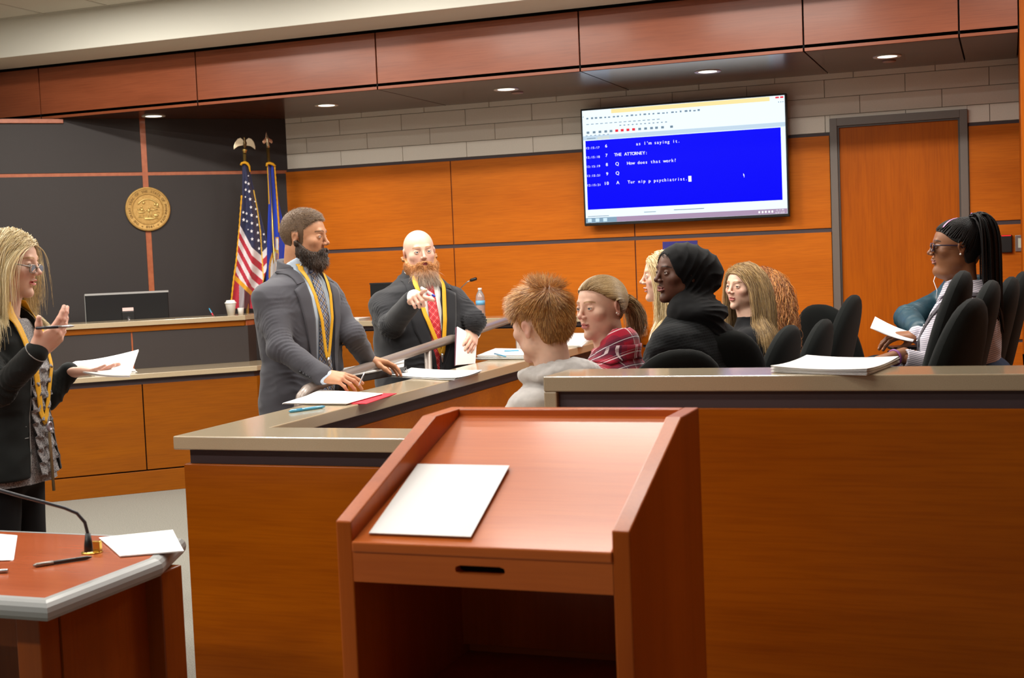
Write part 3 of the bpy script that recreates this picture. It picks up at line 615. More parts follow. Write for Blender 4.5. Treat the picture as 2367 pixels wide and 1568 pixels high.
def make_chair():
    """swivel chair facing +y, origin on the floor"""
    t = thing('office_chair', 'x', 'chair')
    bk = pillow(MB(), .235, .3, .046, 2.4, bend=.42, taper=-.12, c=(0, 0, 0)); R_ = Matrix.Rotation(math.radians(14), 3, 'X')
    bk.v = [tuple(R_ @ Vector(p) + Vector((0, -.235, .76))) for p in bk.v]
    bk.build('backrest', M_FABRIC, t, smooth=True)
    pillow(MB(), .245, .235, .045, 3.2, c=(0, 0, .445), flatdir='z').build('seat', M_FABRIC, t, smooth=True)
    MB().tube([(0, -.1, .38), (0, -.25, .4), (0, -.31, .5), (0, -.3, .66)], .022, 8, flat=.5).build('back_bracket', M_BLACK, t, smooth=True)
    for s_ in (-1, 1):
        a = MB().tube([(s_ * .2, .02, .4), (s_ * .275, .02, .42), (s_ * .285, .02, .5), (s_ * .285, -.01, .64)], .018, 8, flat=.6).build('arm', M_BLACK, t, smooth=True)
        pd = pillow(MB(), .042, .13, .017, 3, c=(s_ * .285, .0, .66), flatdir='z').build('arm_pad', mat('arm_pad', '2A2A2C', .6), a, smooth=True)
    MB().lathe([(.05, .36), (.06, .38), (.06, .4), (.001, .4)]).build('seat_plate', M_BLACK, t); MB().tube([(0, 0, .38), (0, 0, .1)], .026, 12).build('column', M_BLACK, t, smooth=True)
    for k in range(5):
        th = 2 * PI * k / 5 + .3; c, s_ = math.cos(th), math.sin(th)
        l = MB().tube([(0, 0, .1), (.12 * c, .12 * s_, .1), (.27 * c, .27 * s_, .07)], [.03, .024, .014], 8).build('leg', M_BLACK, t, smooth=True)
        MB().tube([(.27 * c - .02 * s_, .27 * s_ + .02 * c, .028), (.27 * c + .02 * s_, .27 * s_ - .02 * c, .028)], .028, 12).build('caster', M_BLACK, l, smooth=True)
    return t
CH0 = make_chair(); _used = [False]
def chair(x, y, z, rz, label, group='swivel chairs in the jury box', hs=1.0):
    """rz = heading of the chair's front in degrees from +x"""
    o = CH0 if not _used[0] else copy_tree(CH0); _used[0] = True
    o.location = (x, y, z); o.rotation_euler = (0, 0, math.radians(rz) - PI / 2); o['label'] = label
    if group: o['group'] = group
    return o
# ---------------------------------------------------------------- flags in the corner
def flag_frame(offs): 
    p0 = JW(0, -OW + offs)
    def M(cx, cy, d=0): return atp(500 + cx / 3.645, 290 + cy / 3.645, p0 + N3 * d, N3)
    return M
M_BRASS = mat('pole_brass', 'C8A860', .28, metal=.85); M_FRINGE = mat('fringe_gold', 'E0A010', .6, bump=(300, .6, .004))
def cloth_grid(M, rows, L, R, cols, dep, paint, name, parent, m):
    yy = np.linspace(rows[0], rows[1], rows[2]); V = []; C = []
    for y in yy:
        l, r = L(y), R(y)
        for u in np.linspace(0, 1, cols): x = l + (r - l) * u; V.append(M(x, y, dep(u, x, y))); C.append(srgb(paint(x, y))[:3])
    n = cols; F = [(i * n + j, (i + 1) * n + j, (i + 1) * n + j + 1, i * n + j + 1) for i in range(len(yy) - 1) for j in range(n - 1)]
    mb = MB(); o = np.array(parent.location); V = np.array(V) - o; mb.v = [tuple(v) for v in V]; mb.f = F; mb.c = [tuple(c) for c in C]
    b = mb.build(name, m, parent, smooth=True); s = b.modifiers.new('thickness', 'SOLIDIFY'); s.thickness = .004; return b
pw = lambda pts: (lambda y: float(np.interp(y, [p[0] for p in pts], [p[1] for p in pts])))
M_FLAG = mat('flag_cloth', 'FFFFFF', .7, vcol=True, sheen=.2)
def flags():
    M = flag_frame(.42); foot = M(262, 1530); t = thing('flag', 'national flag with stars and stripes and gold fringe on an eagle-topped pole', 'flag', (foot[0], foot[1], 0)); o = np.array(t.location)
    top = M(238, 232, -.02); bot = M(262, 1530, -.02); dn = bot - top; full = top + dn * (top[2] - .02) / -dn[2]; loc = lambda p: tuple(np.array(p) - o)
    MB().tube([loc(top), loc(full)], .0125, 12).build('pole', M_BRASS, t, smooth=True)
    MB().lathe([(.13, 0), (.13, .012), (.06, .03), (.02, .06), (.02, .09)], loc(full - V_(0, 0, .02))).build('base', M_BRASS, t, smooth=True)
    def poly(pts, th, name, mt, d0=0):
        mb = MB(); A = [loc(M(x, y, d0)) for x, y in pts]; B = [loc(M(x, y, d0 + th)) for x, y in pts]; n = len(pts); mb.add(A + B, [tuple(range(n)), tuple(range(n, 2 * n))[::-1]] + [(i, n + i, n + (i + 1) % n, (i + 1) % n) for i in range(n)]); return mb
    for sx in (-1, 1):
        c = 238; w = [(c + sx * 4, 140), (c + sx * 14, 118), (c + sx * 34, 103), (c + sx * 60, 112), (c + sx * 80, 140), (c + sx * 93, 180), (c + sx * 91, 206), (c + sx * 72, 190), (c + sx * 50, 176), (c + sx * 26, 172), (c + sx * 10, 168)]
        poly(w, .018, 'wing', M_BRASS).build('eagle_wing', mat('eagle_silver', 'D8C8A8', .3, metal=.8), t, bevel=.003)
    b = MB(); b.tube([loc(M(238, 96, .01)), loc(M(236, 104, .012)), loc(M(238, 116, .01)), loc(M(239, 150, .01)), loc(M(239, 182, .01)), loc(M(239, 196, .008))], [.006, .012, .010, .018, .012, .004], 12); b.tube([loc(M(232, 102, .012)), loc(M(222, 108, .014))], [.006, .001], 6)
    b.build('eagle_body', mat('eagle_dark', '6E5A3C', .35, metal=.8), t, smooth=True)
    b = MB(); b.tube([loc(M(239, 196)), loc(M(239, 204)), loc(M(239, 214)), loc(M(239, 222)), loc(M(239, 232))], [.012, .02, .02, .012, .014], 12); b.build('finial_collar', M_BRASS, t, smooth=True)
    # cloth
    L = pw([(322, 222), (345, 218), (590, 218), (850, 200), (1150, 172), (1300, 150), (1460, 133), (1545, 128)]); R = pw([(322, 262), (345, 272), (400, 286), (545, 318), (760, 372), (980, 425), (1200, 425), (1300, 400), (1545, 330)])
    def f(x): return 1.9 * (x - 205) if x < 300 else (180 + .85 * (x - 300) if x < 392 else 258 - .9 * (x - 392))
    NV, RD, WH, GD = '22254A', 'B01C34', 'D9D2D6', 'D89A10'
    def paint(x, y):
        e = pw([(322, 235), (400, 284), (545, 314), (700, 345), (900, 372), (1150, 388), (1275, 396)])(y)
        if y > 1270 + (x - 165) * .93 - 0 and y > 1262:
            k = y - (1270 + (x - 165) * .93) if x < 300 else y - (1395 + (x - 300) * 5.2)
            if 0 < k < 45: return GD
            return RD if x < 192 else ('9A9298' if x < 235 else ('5A2430' if x < 285 else RD))
        if abs(x - e) < 5 and y > 545: return 'E0B038'
        v = y - 850 - f(x); lim = 0
        if x > e + 5: v = y - 1062 + (x - 392) * 1.0
        if v < lim: return NV
        return (WH, RD)[int(v // 66) % 2]
    dep = lambda u, x, y: .022 * math.sin(u * 11 + y * .002) * min(1, (y - 300) / 500) + .02 * math.sin(u * 4.2)
    cl = cloth_grid(M, (322, 1545, 300), L, R, 74, dep, paint, 'cloth', t, M_FLAG)
    st = MB()
    for x, y, r in ((248, 480, 16), (272, 492, 16), (248, 542, 15), (277, 557, 17), (245, 603, 10), (285, 622, 17), (292, 690, 16), (227, 733, 15), (255, 743, 15), (297, 757, 17), (230, 795, 18), (258, 808, 14), (300, 825, 16), (345, 838, 16), (297, 892, 17), (350, 905, 16), (302, 958, 17), (355, 970, 17), (360, 1038, 17), (326, 642, 10), (333, 705, 13), (341, 770, 14), (268, 878, 9), (270, 425, 9), (400, 918, 13), (408, 982, 15)):
        pts = []; u = (x - L(y)) / (R(y) - L(y)); d = dep(u, x, y) + .012
        for k in range(10): a = PI / 2 + .1 + k * PI / 5; rr = r if k % 2 == 0 else r * .42; pts.append(loc(M(x + rr * .85 * math.cos(a), y - rr * math.sin(a), d)))
        c = tuple(np.mean(pts, 0)); st.add([c] + pts, [(0, 1 + k, 1 + (k + 1) % 10) for k in range(10)])
    st.build('stars', mat('star_white', 'E4E2EA', .7), cl)
    fr = MB(); fr.tube([loc(M(L(y) - 4, y, .012)) for y in np.linspace(590, 1545, 60)], [.007 + .002 * math.sin(i * 2.1) for i in range(60)], 6)
    fr.tube([loc(M(x, y, .03)) for x, y in ((205, 335), (215, 318), (240, 312), (262, 322), (278, 345), (284, 392))], [.008, .01, .012, .012, .009, .006], 6); fr.build('gold_fringe', M_FRINGE, t, smooth=True)
    # ---- state flag
    M2 = flag_frame(.30); ft = M2(500, 1530); t = thing('flag', 'royal blue state flag with gold fringe on a spear-topped pole, right of the striped flag', 'flag', (ft[0], ft[1], 0)); o = np.array(t.location); loc = lambda p: tuple(np.array(p) - o); M = M2
    top = M(432, 150, -.02); bot = M(510, 1530, -.02); dn = bot - top; full = top + dn * (top[2] - .02) / -dn[2]
    MB().tube([loc(top), loc(full)], .0125, 12).build('pole', M_BRASS, t, smooth=True); MB().lathe([(.12, 0), (.12, .012), (.06, .03), (.02, .06)], loc(full - V_(0, 0, .02))).build('base', M_BRASS, t, smooth=True)
    def pl2(pts, th):
        mb = MB(); A = [loc(M(x, y, -.002)) for x, y in pts]; B = [loc(M(x, y, th)) for x, y in pts]; n = len(pts); return mb.add(A + B, [tuple(range(n)), tuple(range(n, 2 * n))[::-1]] + [(i, n + i, n + (i + 1) % n, (i + 1) % n) for i in range(n)])
    pl2([(421, 52), (428, 85), (440, 105), (470, 120), (476, 140), (466, 154), (448, 140), (436, 150), (428, 150), (422, 140), (402, 158), (390, 146), (390, 128), (412, 105)], .012).build('spear_head', mat('spear_copper', 'D8A888', .3, metal=.8), t, bevel=.003)
    b = MB(); b.tube([loc(M(421, 55, .006)), loc(M(429, 110, .012)), loc(M(433, 160, .012)), loc(M(437, 185, .0))], [.002, .01, .012, .014], 10); b.build('spear_rib', mat('eagle_silver', 'D8C8A8', .3, metal=.8), t, smooth=True)
    L = pw([(318, 428), (345, 426), (650, 440), (900, 430), (1240, 422), (1545, 415)]); R = pw([(318, 470), (345, 495), (620, 522), (780, 555), (1050, 583), (1200, 575), (1545, 590)])
    def paint2(x, y):
        e = pw([(340, 492), (620, 512), (900, 530)])(y)
        if x < L(y) + 11 and y < 660: return 'D8A020'
        if abs(x - e) < 8 and y < 905: return 'D89A10'
        a = (x - 545) / 105, (y - 1240) / 240; r = math.hypot(*a)
        if x < 500 and r < 1: return 'E0A020' if r > .86 else 'D8DADF'
        if 497 < x < 526 and 945 < y < 1250:
            if x < 502 or x > 521 or y < 955: return 'E0A020'
            if 1075 < y < 1140: return ('B04A5A', '5A60A0', '8A7A50')[int(y * .09 + x * .2) % 3]
            return 'D8DADF' if (y < 1050 or y > 1150) else 'C8A040'
        s = math.sin(x * .11 + y * .004); return '1740C8' if s > -.2 else '1232A8'
    dep2 = lambda u, x, y: .018 * math.sin(u * 10 + y * .0015)
    cl = cloth_grid(M, (318, 1545, 220), L, R, 54, dep2, paint2, 'cloth', t, M_FLAG)
    fr = MB(); fr.tube([loc(M(x, y, .03)) for x, y in ((424, 345), (428, 322), (450, 318), (475, 326), (498, 345))], [.009, .011, .012, .012, .009], 6); fr.tube([loc(M(pw([(340, 492), (620, 512), (900, 530)])(y), y, .022 + .0)) for y in np.linspace(345, 900, 40)], [.006 + .002 * math.sin(i * 2.1) for i in range(40)], 6); fr.build('gold_fringe', M_FRINGE, t, smooth=True)
def V_(*a): return np.array(a, float)
flags()
# ================================================================ implicit-surface toolkit for the people
def V3(*a): return np.array(a, float)
def nrm(v): v = np.asarray(v, float); return v / (np.linalg.norm(v) + 1e-12)
def smin(a, b, k): h = np.clip(.5 + .5 * (b - a) / k, 0, 1); return b + (a - b) * h - k * h * (1 - h)
def smax(a, b, k): return -smin(-a, -b, k)
def ell(c, r, R=None):
    c = np.array(c, float); ir = 1 / np.array(r, float)
    def f(P):
        q = P - c
        if R is not None: q = q @ R
        q = q * ir; k0 = np.sqrt(np.einsum('ij,ij->i', q, q)) + 1e-9; q = q * ir; k1 = np.sqrt(np.einsum('ij,ij->i', q, q)) + 1e-9
        return k0 * (k0 - 1) / k1
    return f
def cap(a, b, ra, rb=None):
    a = np.array(a, float); b = np.array(b, float); rb = ra if rb is None else rb; ab = b - a; L = ab @ ab + 1e-12
    def f(P):
        q = P - a; t = np.clip(q @ ab / L, 0, 1); q -= t[:, None] * ab; return np.sqrt(np.einsum('ij,ij->i', q, q)) - (ra + (rb - ra) * t)
    return f
def chain(pts, rs): return [cap(pts[i], pts[i + 1], rs[i], rs[i + 1]) for i in range(len(pts) - 1)]
def U(fs, k=.01):
    """smooth union; an entry may be (f, own k)"""
    def f(P):
        d = None
        for g in fs:
            kk = k
            if isinstance(g, tuple): g, kk = g
            e = g(P); d = e if d is None else smin(d, e, kk)
        return d
    return f
def sub(f, g, k=.005): return lambda P: smax(f(P), -g(P), k)
def inter(f, g, k=.004): return lambda P: smax(f(P), g(P), k)
def off(f, r): return lambda P: f(P) - r
def half(n, c): n = nrm(n); c = np.array(c, float); return lambda P: (P - c) @ n
def xf(f, o, R): o = np.array(o, float); return lambda P: f((P - o) @ R)      # R columns = local axes
def loft(lv, n=2.4):
    """lv rows: z, cx, cy, a, b[, twist]"""
    lv = np.array([list(r) + [0] * (6 - len(r)) for r in lv], float); lv = lv[np.argsort(lv[:, 0])]; z = lv[:, 0]
    def sm(zz, c):      # smooth interpolation
        return np.interp(zz, z, lv[:, c])
    def f(P):
        zz = np.clip(P[:, 2], z[0], z[-1]); a = sm(zz, 3); b = sm(zz, 4); tw = sm(zz, 5)
        dx = P[:, 0] - sm(zz, 1); dy = P[:, 1] - sm(zz, 2)
        if np.any(lv[:, 5]): c, s = np.cos(tw), np.sin(tw); dx, dy = dx * c + dy * s, -dx * s + dy * c
        k = ((np.abs(dx) / a) ** n + (np.abs(dy) / b) ** n) ** (1 / n); d = (k - 1) * np.minimum(a, b)
        e = np.abs(P[:, 2] - zz); return np.where(d > 0, np.sqrt(d * d + e * e), np.where(e > 0, np.maximum(d, e), d))
    return f
_H = np.random.RandomState(1).rand(64 ** 3).astype(np.float32)
def vnoise(P):
    i = np.floor(P).astype(np.int64); f = P - i; f = f * f * (3 - 2 * f); r = 0
    for dx in (0, 1):
        for dy in (0, 1):
            for dz in (0, 1):
                h = _H[((i[:, 0] + dx) * 73856093 ^ (i[:, 1] + dy) * 19349663 ^ (i[:, 2] + dz) * 83492791) % 262144]
                r = r + h * (f[:, 0] if dx else 1 - f[:, 0]) * (f[:, 1] if dy else 1 - f[:, 1]) * (f[:, 2] if dz else 1 - f[:, 2])
    return r
def folds(f, amp, sc, seed=0, ridge=True):
    sc = np.array(sc, float)
    def g(P):
        d = f(P); near = np.abs(d) < .026; out = d.copy()
        if near.any():
            Q = P[near] * sc + seed * 7.3; n = vnoise(Q) * .65 + vnoise(Q * 2.1 + 5) * .35
            n = (1 - np.abs(2 * n - 1) * 2.2) if ridge else 2 * n - 1
            out[near] = d[near] - amp * n
        return out
    return g
def creases(f, cr):
    """cr: (centre, axis, reach, wavelength, depth)"""
    def g(P):
        d = f(P); near = np.abs(d) < .026
        if not near.any(): return d
        Q = P[near]; e = 0
        for c, a, sg, wl, dp in cr:
            q = Q - np.array(c, float); a = nrm(a); u = q @ a + 1.1 * wl * (vnoise(Q * 9 + 3) * 2 - 1) + .25 * (q @ nrm(np.cross(a, V3(.3, .2, .9)))); w = np.exp(-((q ** 2).sum(1)) / (sg * sg))
            s = np.sin(u / wl * 6.2832); e = e + dp * w * (.6 - 1.6 * np.abs(s) ** .7) * np.clip(vnoise(Q * 13 + 11) * 2.4 - .5, 0, 1.5)
        out = d.copy(); out[near] = d[near] - e; return out
    return g
def surf(f, lo, hi, h):
    lo = np.array(lo, float); hi = np.array(hi, float); B = 6
    nb = np.ceil((hi - lo) / (h * B)).astype(int); n = nb * B + 1
    cc = [lo[i] + (np.arange(nb[i]) + .5) * B * h for i in range(3)]
    G = np.stack(np.meshgrid(*cc, indexing='ij'), -1).reshape(-1, 3); d = f(G)
    act = np.abs(d) < B * h * 1.15; V = np.repeat(np.repeat(np.repeat(np.where(d < 0, -1., 1.).reshape(nb), B, 0), B, 1), B, 2).astype(np.float32)
    V = np.pad(V, ((0, 1),) * 3, mode='edge')
    bi = np.argwhere(act.reshape(nb)); loc = np.stack(np.meshgrid(*[np.arange(B + 1)] * 3, indexing='ij'), -1).reshape(-1, 3)
    for s in range(0, len(bi), 700):
        I = (bi[s:s + 700, None, :] * B + loc[None]).reshape(-1, 3); V[I[:, 0], I[:, 1], I[:, 2]] = f(lo + I * h)
    S = V < 0
    c = [S[dx:n[0] - 1 + dx, dy:n[1] - 1 + dy, dz:n[2] - 1 + dz] for dx in (0, 1) for dy in (0, 1) for dz in (0, 1)]
    al = c[0].copy(); an = c[0].copy()
    for q in c[1:]: al &= q; an |= q
    C = np.argwhere(an & ~al); idm = -np.ones(tuple(n - 1), np.int64); idm[C[:, 0], C[:, 1], C[:, 2]] = np.arange(len(C))
    acc = np.zeros((len(C), 3)); cnt = np.zeros(len(C))
    for ax in range(3):
        o1, o2 = [q for q in range(3) if q != ax]
        for u in (0, 1):
            for v in (0, 1):
                a = C.copy(); a[:, o1] += u; a[:, o2] += v; b = a.copy(); b[:, ax] += 1
                va = V[a[:, 0], a[:, 1], a[:, 2]]; vb = V[b[:, 0], b[:, 1], b[:, 2]]; m = (va < 0) != (vb < 0)
                t = np.where(m, va / np.where(m, va - vb, 1), 0); p = a.astype(float); p[:, ax] += t; acc[m] += p[m]; cnt[m] += 1
    P = lo + (acc / cnt[:, None]) * h; F = []
    for ax in range(3):
        o1, o2 = [(1, 2), (2, 0), (0, 1)][ax]; sl0 = [slice(None)] * 3; sl1 = [slice(None)] * 3; sl0[ax] = slice(0, n[ax] - 1); sl1[ax] = slice(1, n[ax])
        A = S[tuple(sl0)]; Bq = S[tuple(sl1)]; E = np.argwhere(A != Bq); E = E[(E[:, o1] > 0) & (E[:, o2] > 0) & (E[:, o1] < n[o1] - 1) & (E[:, o2] < n[o2] - 1)]
        q = []
        for u, v in ((-1, -1), (0, -1), (0, 0), (-1, 0)):
            e = E.copy(); e[:, o1] += u; e[:, o2] += v; q.append(idm[e[:, 0], e[:, 1], e[:, 2]])
        q = np.stack(q, 1); fl = A[E[:, 0], E[:, 1], E[:, 2]]; q[~fl] = q[~fl][:, ::-1]; F.append(q)
    F = np.vstack(F); F = F[(F >= 0).all(1)]
    return P, F
def grad(f, P, e=.002):
    g = np.stack([f(P + V3(e, 0, 0)) - f(P - V3(e, 0, 0)), f(P + V3(0, e, 0)) - f(P - V3(0, e, 0)), f(P + V3(0, 0, e)) - f(P - V3(0, 0, e))], 1)
    return g / (np.linalg.norm(g, axis=1, keepdims=True) + 1e-9)
def project(f, P, o=0, it=6):
    P = np.array(P, float)
    for _ in range(it): d = f(P) - o; P = P - grad(f, P) * d[:, None] * .9
    return P
class Parts:
    """collects vertex arrays for one mesh"""
    def __init__(s): s.V = []; s.F = []; s.C = []; s.n = 0
    def add(s, P, F, col=None):
        s.V.append(P); s.F.append(np.asarray(F) + s.n); s.n += len(P)
        c = np.ones((len(P), 3)) if col is None else (np.tile(col, (len(P), 1)) if np.ndim(col) == 1 else col); s.C.append(c); return s
    def sdf(s, f, lo, hi, h, col=None, snap=True):
        P, F = surf(f, lo, hi, h)
        if snap: P = P - grad(f, P, h * .5) * np.clip(f(P), -h, h)[:, None] * .8
        return s.add(P, F, col(P) if callable(col) else col)
    def build(s, name, m, parent=None, smooth=True, color=True):
        V = np.vstack(s.V); C = np.vstack(s.C); me = bpy.data.meshes.new(name)
        Fs = s.F; nf = sum(len(x) for x in Fs); lt = sum(x.size for x in Fs)
        me.vertices.add(len(V)); me.vertices.foreach_set('co', V.astype(np.float32).ravel()); me.loops.add(lt); me.polygons.add(nf)
        me.loops.foreach_set('vertex_index', np.concatenate([x.ravel() for x in Fs]).astype(np.int32))
        tot = np.concatenate([np.full(len(x), x.shape[1]) for x in Fs]); st = np.concatenate([[0], np.cumsum(tot)[:-1]])
        me.polygons.foreach_set('loop_start', st.astype(np.int32)); me.polygons.foreach_set('loop_total', tot.astype(np.int32))
        me.polygons.foreach_set('use_smooth', [smooth] * nf); me.update(); me.materials.append(m)
        if color:
            ca = me.color_attributes.new('Col', 'FLOAT_COLOR', 'POINT'); ca.data.foreach_set('color', np.hstack([C, np.ones((len(C), 1))]).astype(np.float32).ravel())
        o = bpy.data.objects.new(name, me); COL.objects.link(o); o.parent = parent
        return o
def strand_mesh(paths, rad, cols, taper=.25, sides=3):
    """paths (N,M,3), rad (N,) -> verts, faces, colours"""
    N, M = paths.shape[:2]; T = np.gradient(paths, axis=1); T /= np.linalg.norm(T, axis=2, keepdims=True) + 1e-9
    ref = np.array([.31, .53, .79]); A = np.cross(T, ref); A /= np.linalg.norm(A, axis=2, keepdims=True) + 1e-9; Bv = np.cross(T, A)
    s = np.linspace(0, 1, M); pr = (1 - (1 - taper) * s ** 2)[None, :, None] * np.asarray(rad).reshape(-1, 1, 1)
    rings = [paths + pr * (A * math.cos(2 * PI * k / sides) + Bv * math.sin(2 * PI * k / sides)) for k in range(sides)]
    V = np.stack(rings, 2).reshape(-1, 3); idx = np.arange(N * M * sides).reshape(N, M, sides); nx = np.roll(idx, -1, 2)
    F = np.stack([idx[:, :-1], nx[:, :-1], nx[:, 1:], idx[:, 1:]], -1).reshape(-1, 4)
    C = np.repeat(np.asarray(cols), M * sides, 0); return V, F, C
def grow(roots, dirs, L, M, sdf=None, o=.004, grav=0, stiff=.5, field=None, wav=0, wn=18, rng=None):
    """grow M-point strands: length L (N,), pulled down by grav, kept outside sdf"""
    N = len(roots); P = np.array(roots, float); D = np.array(dirs, float); out = [P.copy()]; L = np.broadcast_to(L, (N,)); st = (L / (M - 1))[:, None]
    ph = (rng or np.random).rand(N) * 6.28
    for i in range(1, M):
        t = i / (M - 1)
        if field is not None: D = D * stiff + field(P, D, t) * (1 - stiff)
        D = D + V3(0, 0, -1) * grav; D /= np.linalg.norm(D, axis=1, keepdims=True) + 1e-9
        P = P + D * st
        if sdf is not None:
            d = sdf(P); m = d < o
            if m.any():
                g = grad(sdf, P[m]); P[m] += g * (o - d[m])[:, None]; D[m] -= g * np.minimum(0, (D[m] * g).sum(1))[:, None] * .9
        out.append(P.copy())
    Q = np.stack(out, 1)
    if wav:
        t = np.linspace(0, 1, M)[None, :]; a = wav * t ** .6; s = np.sin(t * wn + ph[:, None]); c = np.cos(t * wn * .9 + ph[:, None] * 2)
        Q[:, :, 0] += a * s; Q[:, :, 1] += a * c; Q[:, :, 2] += a * .5 * s * c
    return Q
def rot3(h=0, p=0, r=0):
    """columns = right, forward, up for heading h (deg, 0 = +y, positive to the left), pitch up p, roll r (tilt to the right)"""
    return np.array(Matrix.Rotation(math.radians(h), 3, 'Z') @ Matrix.Rotation(math.radians(p), 3, 'X') @ Matrix.Rotation(math.radians(r), 3, 'Y'))

# ---------------------------------------------------------------- heads
SKIN = dict(fair=('D4A589', 'BE7C6C', 'A85C56'), pale=('DDB49E', 'CE8E80', 'B0625E'), tan=('BE8A68', 'A46C50', '96544C'), brown=('8A5A40', '74442F', '8A4A40'), dark=('5E3E30', '4A2C22', '7A4A44'), mid=('8C5C3E', '74462E', '8A4E44'))
def skin_mat(): return mat('skin', 'FFFFFF', .48, vcol=True, spec=.35, sss=.12)
def S3(h): return np.array(srgb(h)[:3])
def head_sdf(fem=0, fat=0, nose=1.0, lips=1.0, open_=0):
    j = .052 - .006 * fem + .008 * fat
    F = [ell((0, -.008, .030), (.076 + .002 * fat, .100, .086)), (ell((0, .026, -.032), (.061 + .006 * fat, .064, .080)), .02),
         (ell((j * .85, .008, -.062), (.022, .03, .024)), .025), (ell((-j * .85, .008, -.062), (.022, .03, .024)), .025),
         (ell((0, .073, -.096), (.022 - .004 * fem, .020, .018)), .022), (cap((-.03, .083, .027), (.03, .083, .027), .010 - .003 * fem), .014),
         (ell((.043, .058, -.018), (.021, .02, .018)), .02), (ell((-.043, .058, -.018), (.021, .02, .018)), .02)]
    if fat: F.append((ell((0, .03, -.105), (.05, .05, .03)), .03))
    f = U(F, .02)
    for s in (-1, 1): f = sub(f, ell((s * .031, .101, .008), (.019, .015, .012)), .012)
    f = sub(f, ell((0, .112, -.080), (.02, .014, .007)), .01)
    n = nose
    N = [f, (cap((0, .088, .018), (0, .106 + .004 * (n - 1), -.017), .0062, .0075 * n), .01), (ell((0, .1085, -.0215), (.0088 * n, .0105, .0085)), .006),
         (ell((.0110 * n, .0985, -.026), (.0068, .010, .007)), .005), (ell((-.0110 * n, .0985, -.026), (.0068, .010, .007)), .005)]
    l = lips
    N += [(cap((-.014, .0905, -.0525), (0, .0962, -.0495), .0036 * l, .0048 * l), .005), (cap((.014, .0905, -.0525), (0, .0962, -.0495), .0036 * l, .0048 * l), .005),
          (cap((-.012, .0895, -.0625), (.012, .0895, -.0625), .0048 * l), .006), (ell((0, .0915, -.063), (.014, .006 * l, .005 * l)), .006)]
    f = U(N, .005)
    f = sub(f, cap((-.021, .0905, -.0568), (.021, .0905, -.0568), .0016 + .003 * open_), .003)
    if open_: f = sub(f, ell((0, .095, -.0575), (.012, .014, .0035 * open_ * 2)), .002)
    for s in (-1, 1): f = sub(f, ell((s * .0065 * n, .106, -.0315), (.0032, .0045, .0035)), .002)
    for s in (-1, 1):   # lids round the eyeball, with the slit
        lid = off(ell((s * .0315, .0775, .006), (.0142, .0142, .0128)), 0); slit = ell((s * .0315, .093, .0046), (.0124, .02, .0037))
        f = U([f, (sub(lid, slit, .0015), .0035)], .004)
        f = sub(f, ell((s * .0315, .095, .0046), (.0114, .012, .0034)), .0015)
    for s in (-1, 1):   # ears
        Re = np.array(Matrix.Rotation(math.radians(-s * 17), 3, 'Z') @ Matrix.Rotation(math.radians(-12), 3, 'X'))
        e = U([ell((0, 0, .008), (.0065, .0165, .022)), (ell((0, .004, -.018), (.006, .009, .011)), .008)], .006)
        e = sub(e, ell((s * .008, .003, .004), (.007, .0095, .014)), .004)
        f = U([f, (xf(e, (s * .079, -.012, -.004), Re), .006)], .006)
    return f
def head_col(skin, beard=None, brow='6A4A30', lipc=None, stub=0):
    base, shade, lip = [S3(h) for h in SKIN[skin]]; lip = S3(lipc) if lipc else lip; br = S3(brow)
    def c(P):
        x, y, z = np.abs(P[:, 0]), P[:, 1], P[:, 2]; C = np.tile(base, (len(P), 1))
        def mixin(w, col): w = np.clip(w, 0, 1)[:, None]; return C * (1 - w) + col * w
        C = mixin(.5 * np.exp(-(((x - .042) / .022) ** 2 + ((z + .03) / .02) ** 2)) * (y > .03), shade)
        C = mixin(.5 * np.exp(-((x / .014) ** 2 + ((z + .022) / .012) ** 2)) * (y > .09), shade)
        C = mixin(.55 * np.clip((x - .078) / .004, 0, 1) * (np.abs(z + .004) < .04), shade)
        w = 1 - ((x / .022) ** 2 + ((z + .0575) / .0105) ** 2); C = mixin((w > 0) * np.clip(w * 3, 0, 1) * (y > .08), lip)
        bz = .0275 + .004 * np.sin(np.clip((x - .012) / .036, 0, 1) * PI) - .1 * np.clip(x - .035, 0, 1)
        C = mixin(np.clip(1.5 - np.abs(z - bz) / .0028, 0, 1) * (x > .012) * (x < .05) * (y > .05) * .85, br)
        C = mixin((np.abs(np.hypot((x - .0315) / 1.0, (z - .006) * 1.6) - .0115) < .0013) * (y > .07) * .55, br * .5)
        C *= (1 + .05 * (vnoise(P * 90) - .5) * 2)[:, None]
        return C
    return c
IRIS = dict(brown='3A2416', blue='5A7890', green='5C6A4C')
def eyes(parent, o, R, sc, iris='brown', look=(0, 0), closed=False):
    """two eyeballs as parts; look = yaw, pitch in degrees"""
    for s in (-1, 1):
        c = o + R @ (V3(s * .0315, .0775, .006) * sc); Rg = R @ rot3(look[0], look[1]); p = Parts()
        n, m = 18, 20; v = []; col = []
        for i in range(m + 1):
            a = PI * i / m
            for k in range(n):
                b = 2 * PI * k / n; d = V3(math.sin(a) * math.cos(b), math.cos(a), math.sin(a) * math.sin(b)); r = .0125
                if a < .4: r = .0128
                v.append(c + Rg @ (d * r * sc)); col.append(S3('0A0808') if a < .2 else S3(IRIS[iris]) if a < .46 else S3('CFC6C0'))
        F = [(i * n + k, (i + 1) * n + k, (i + 1) * n + (k + 1) % n, i * n + (k + 1) % n) for i in range(m) for k in range(n)]
        p.add(np.array(v), np.array(F), np.array(col)); p.build('eye', mat('eye_white', 'FFFFFF', .12, vcol=True, coat=.6), parent)
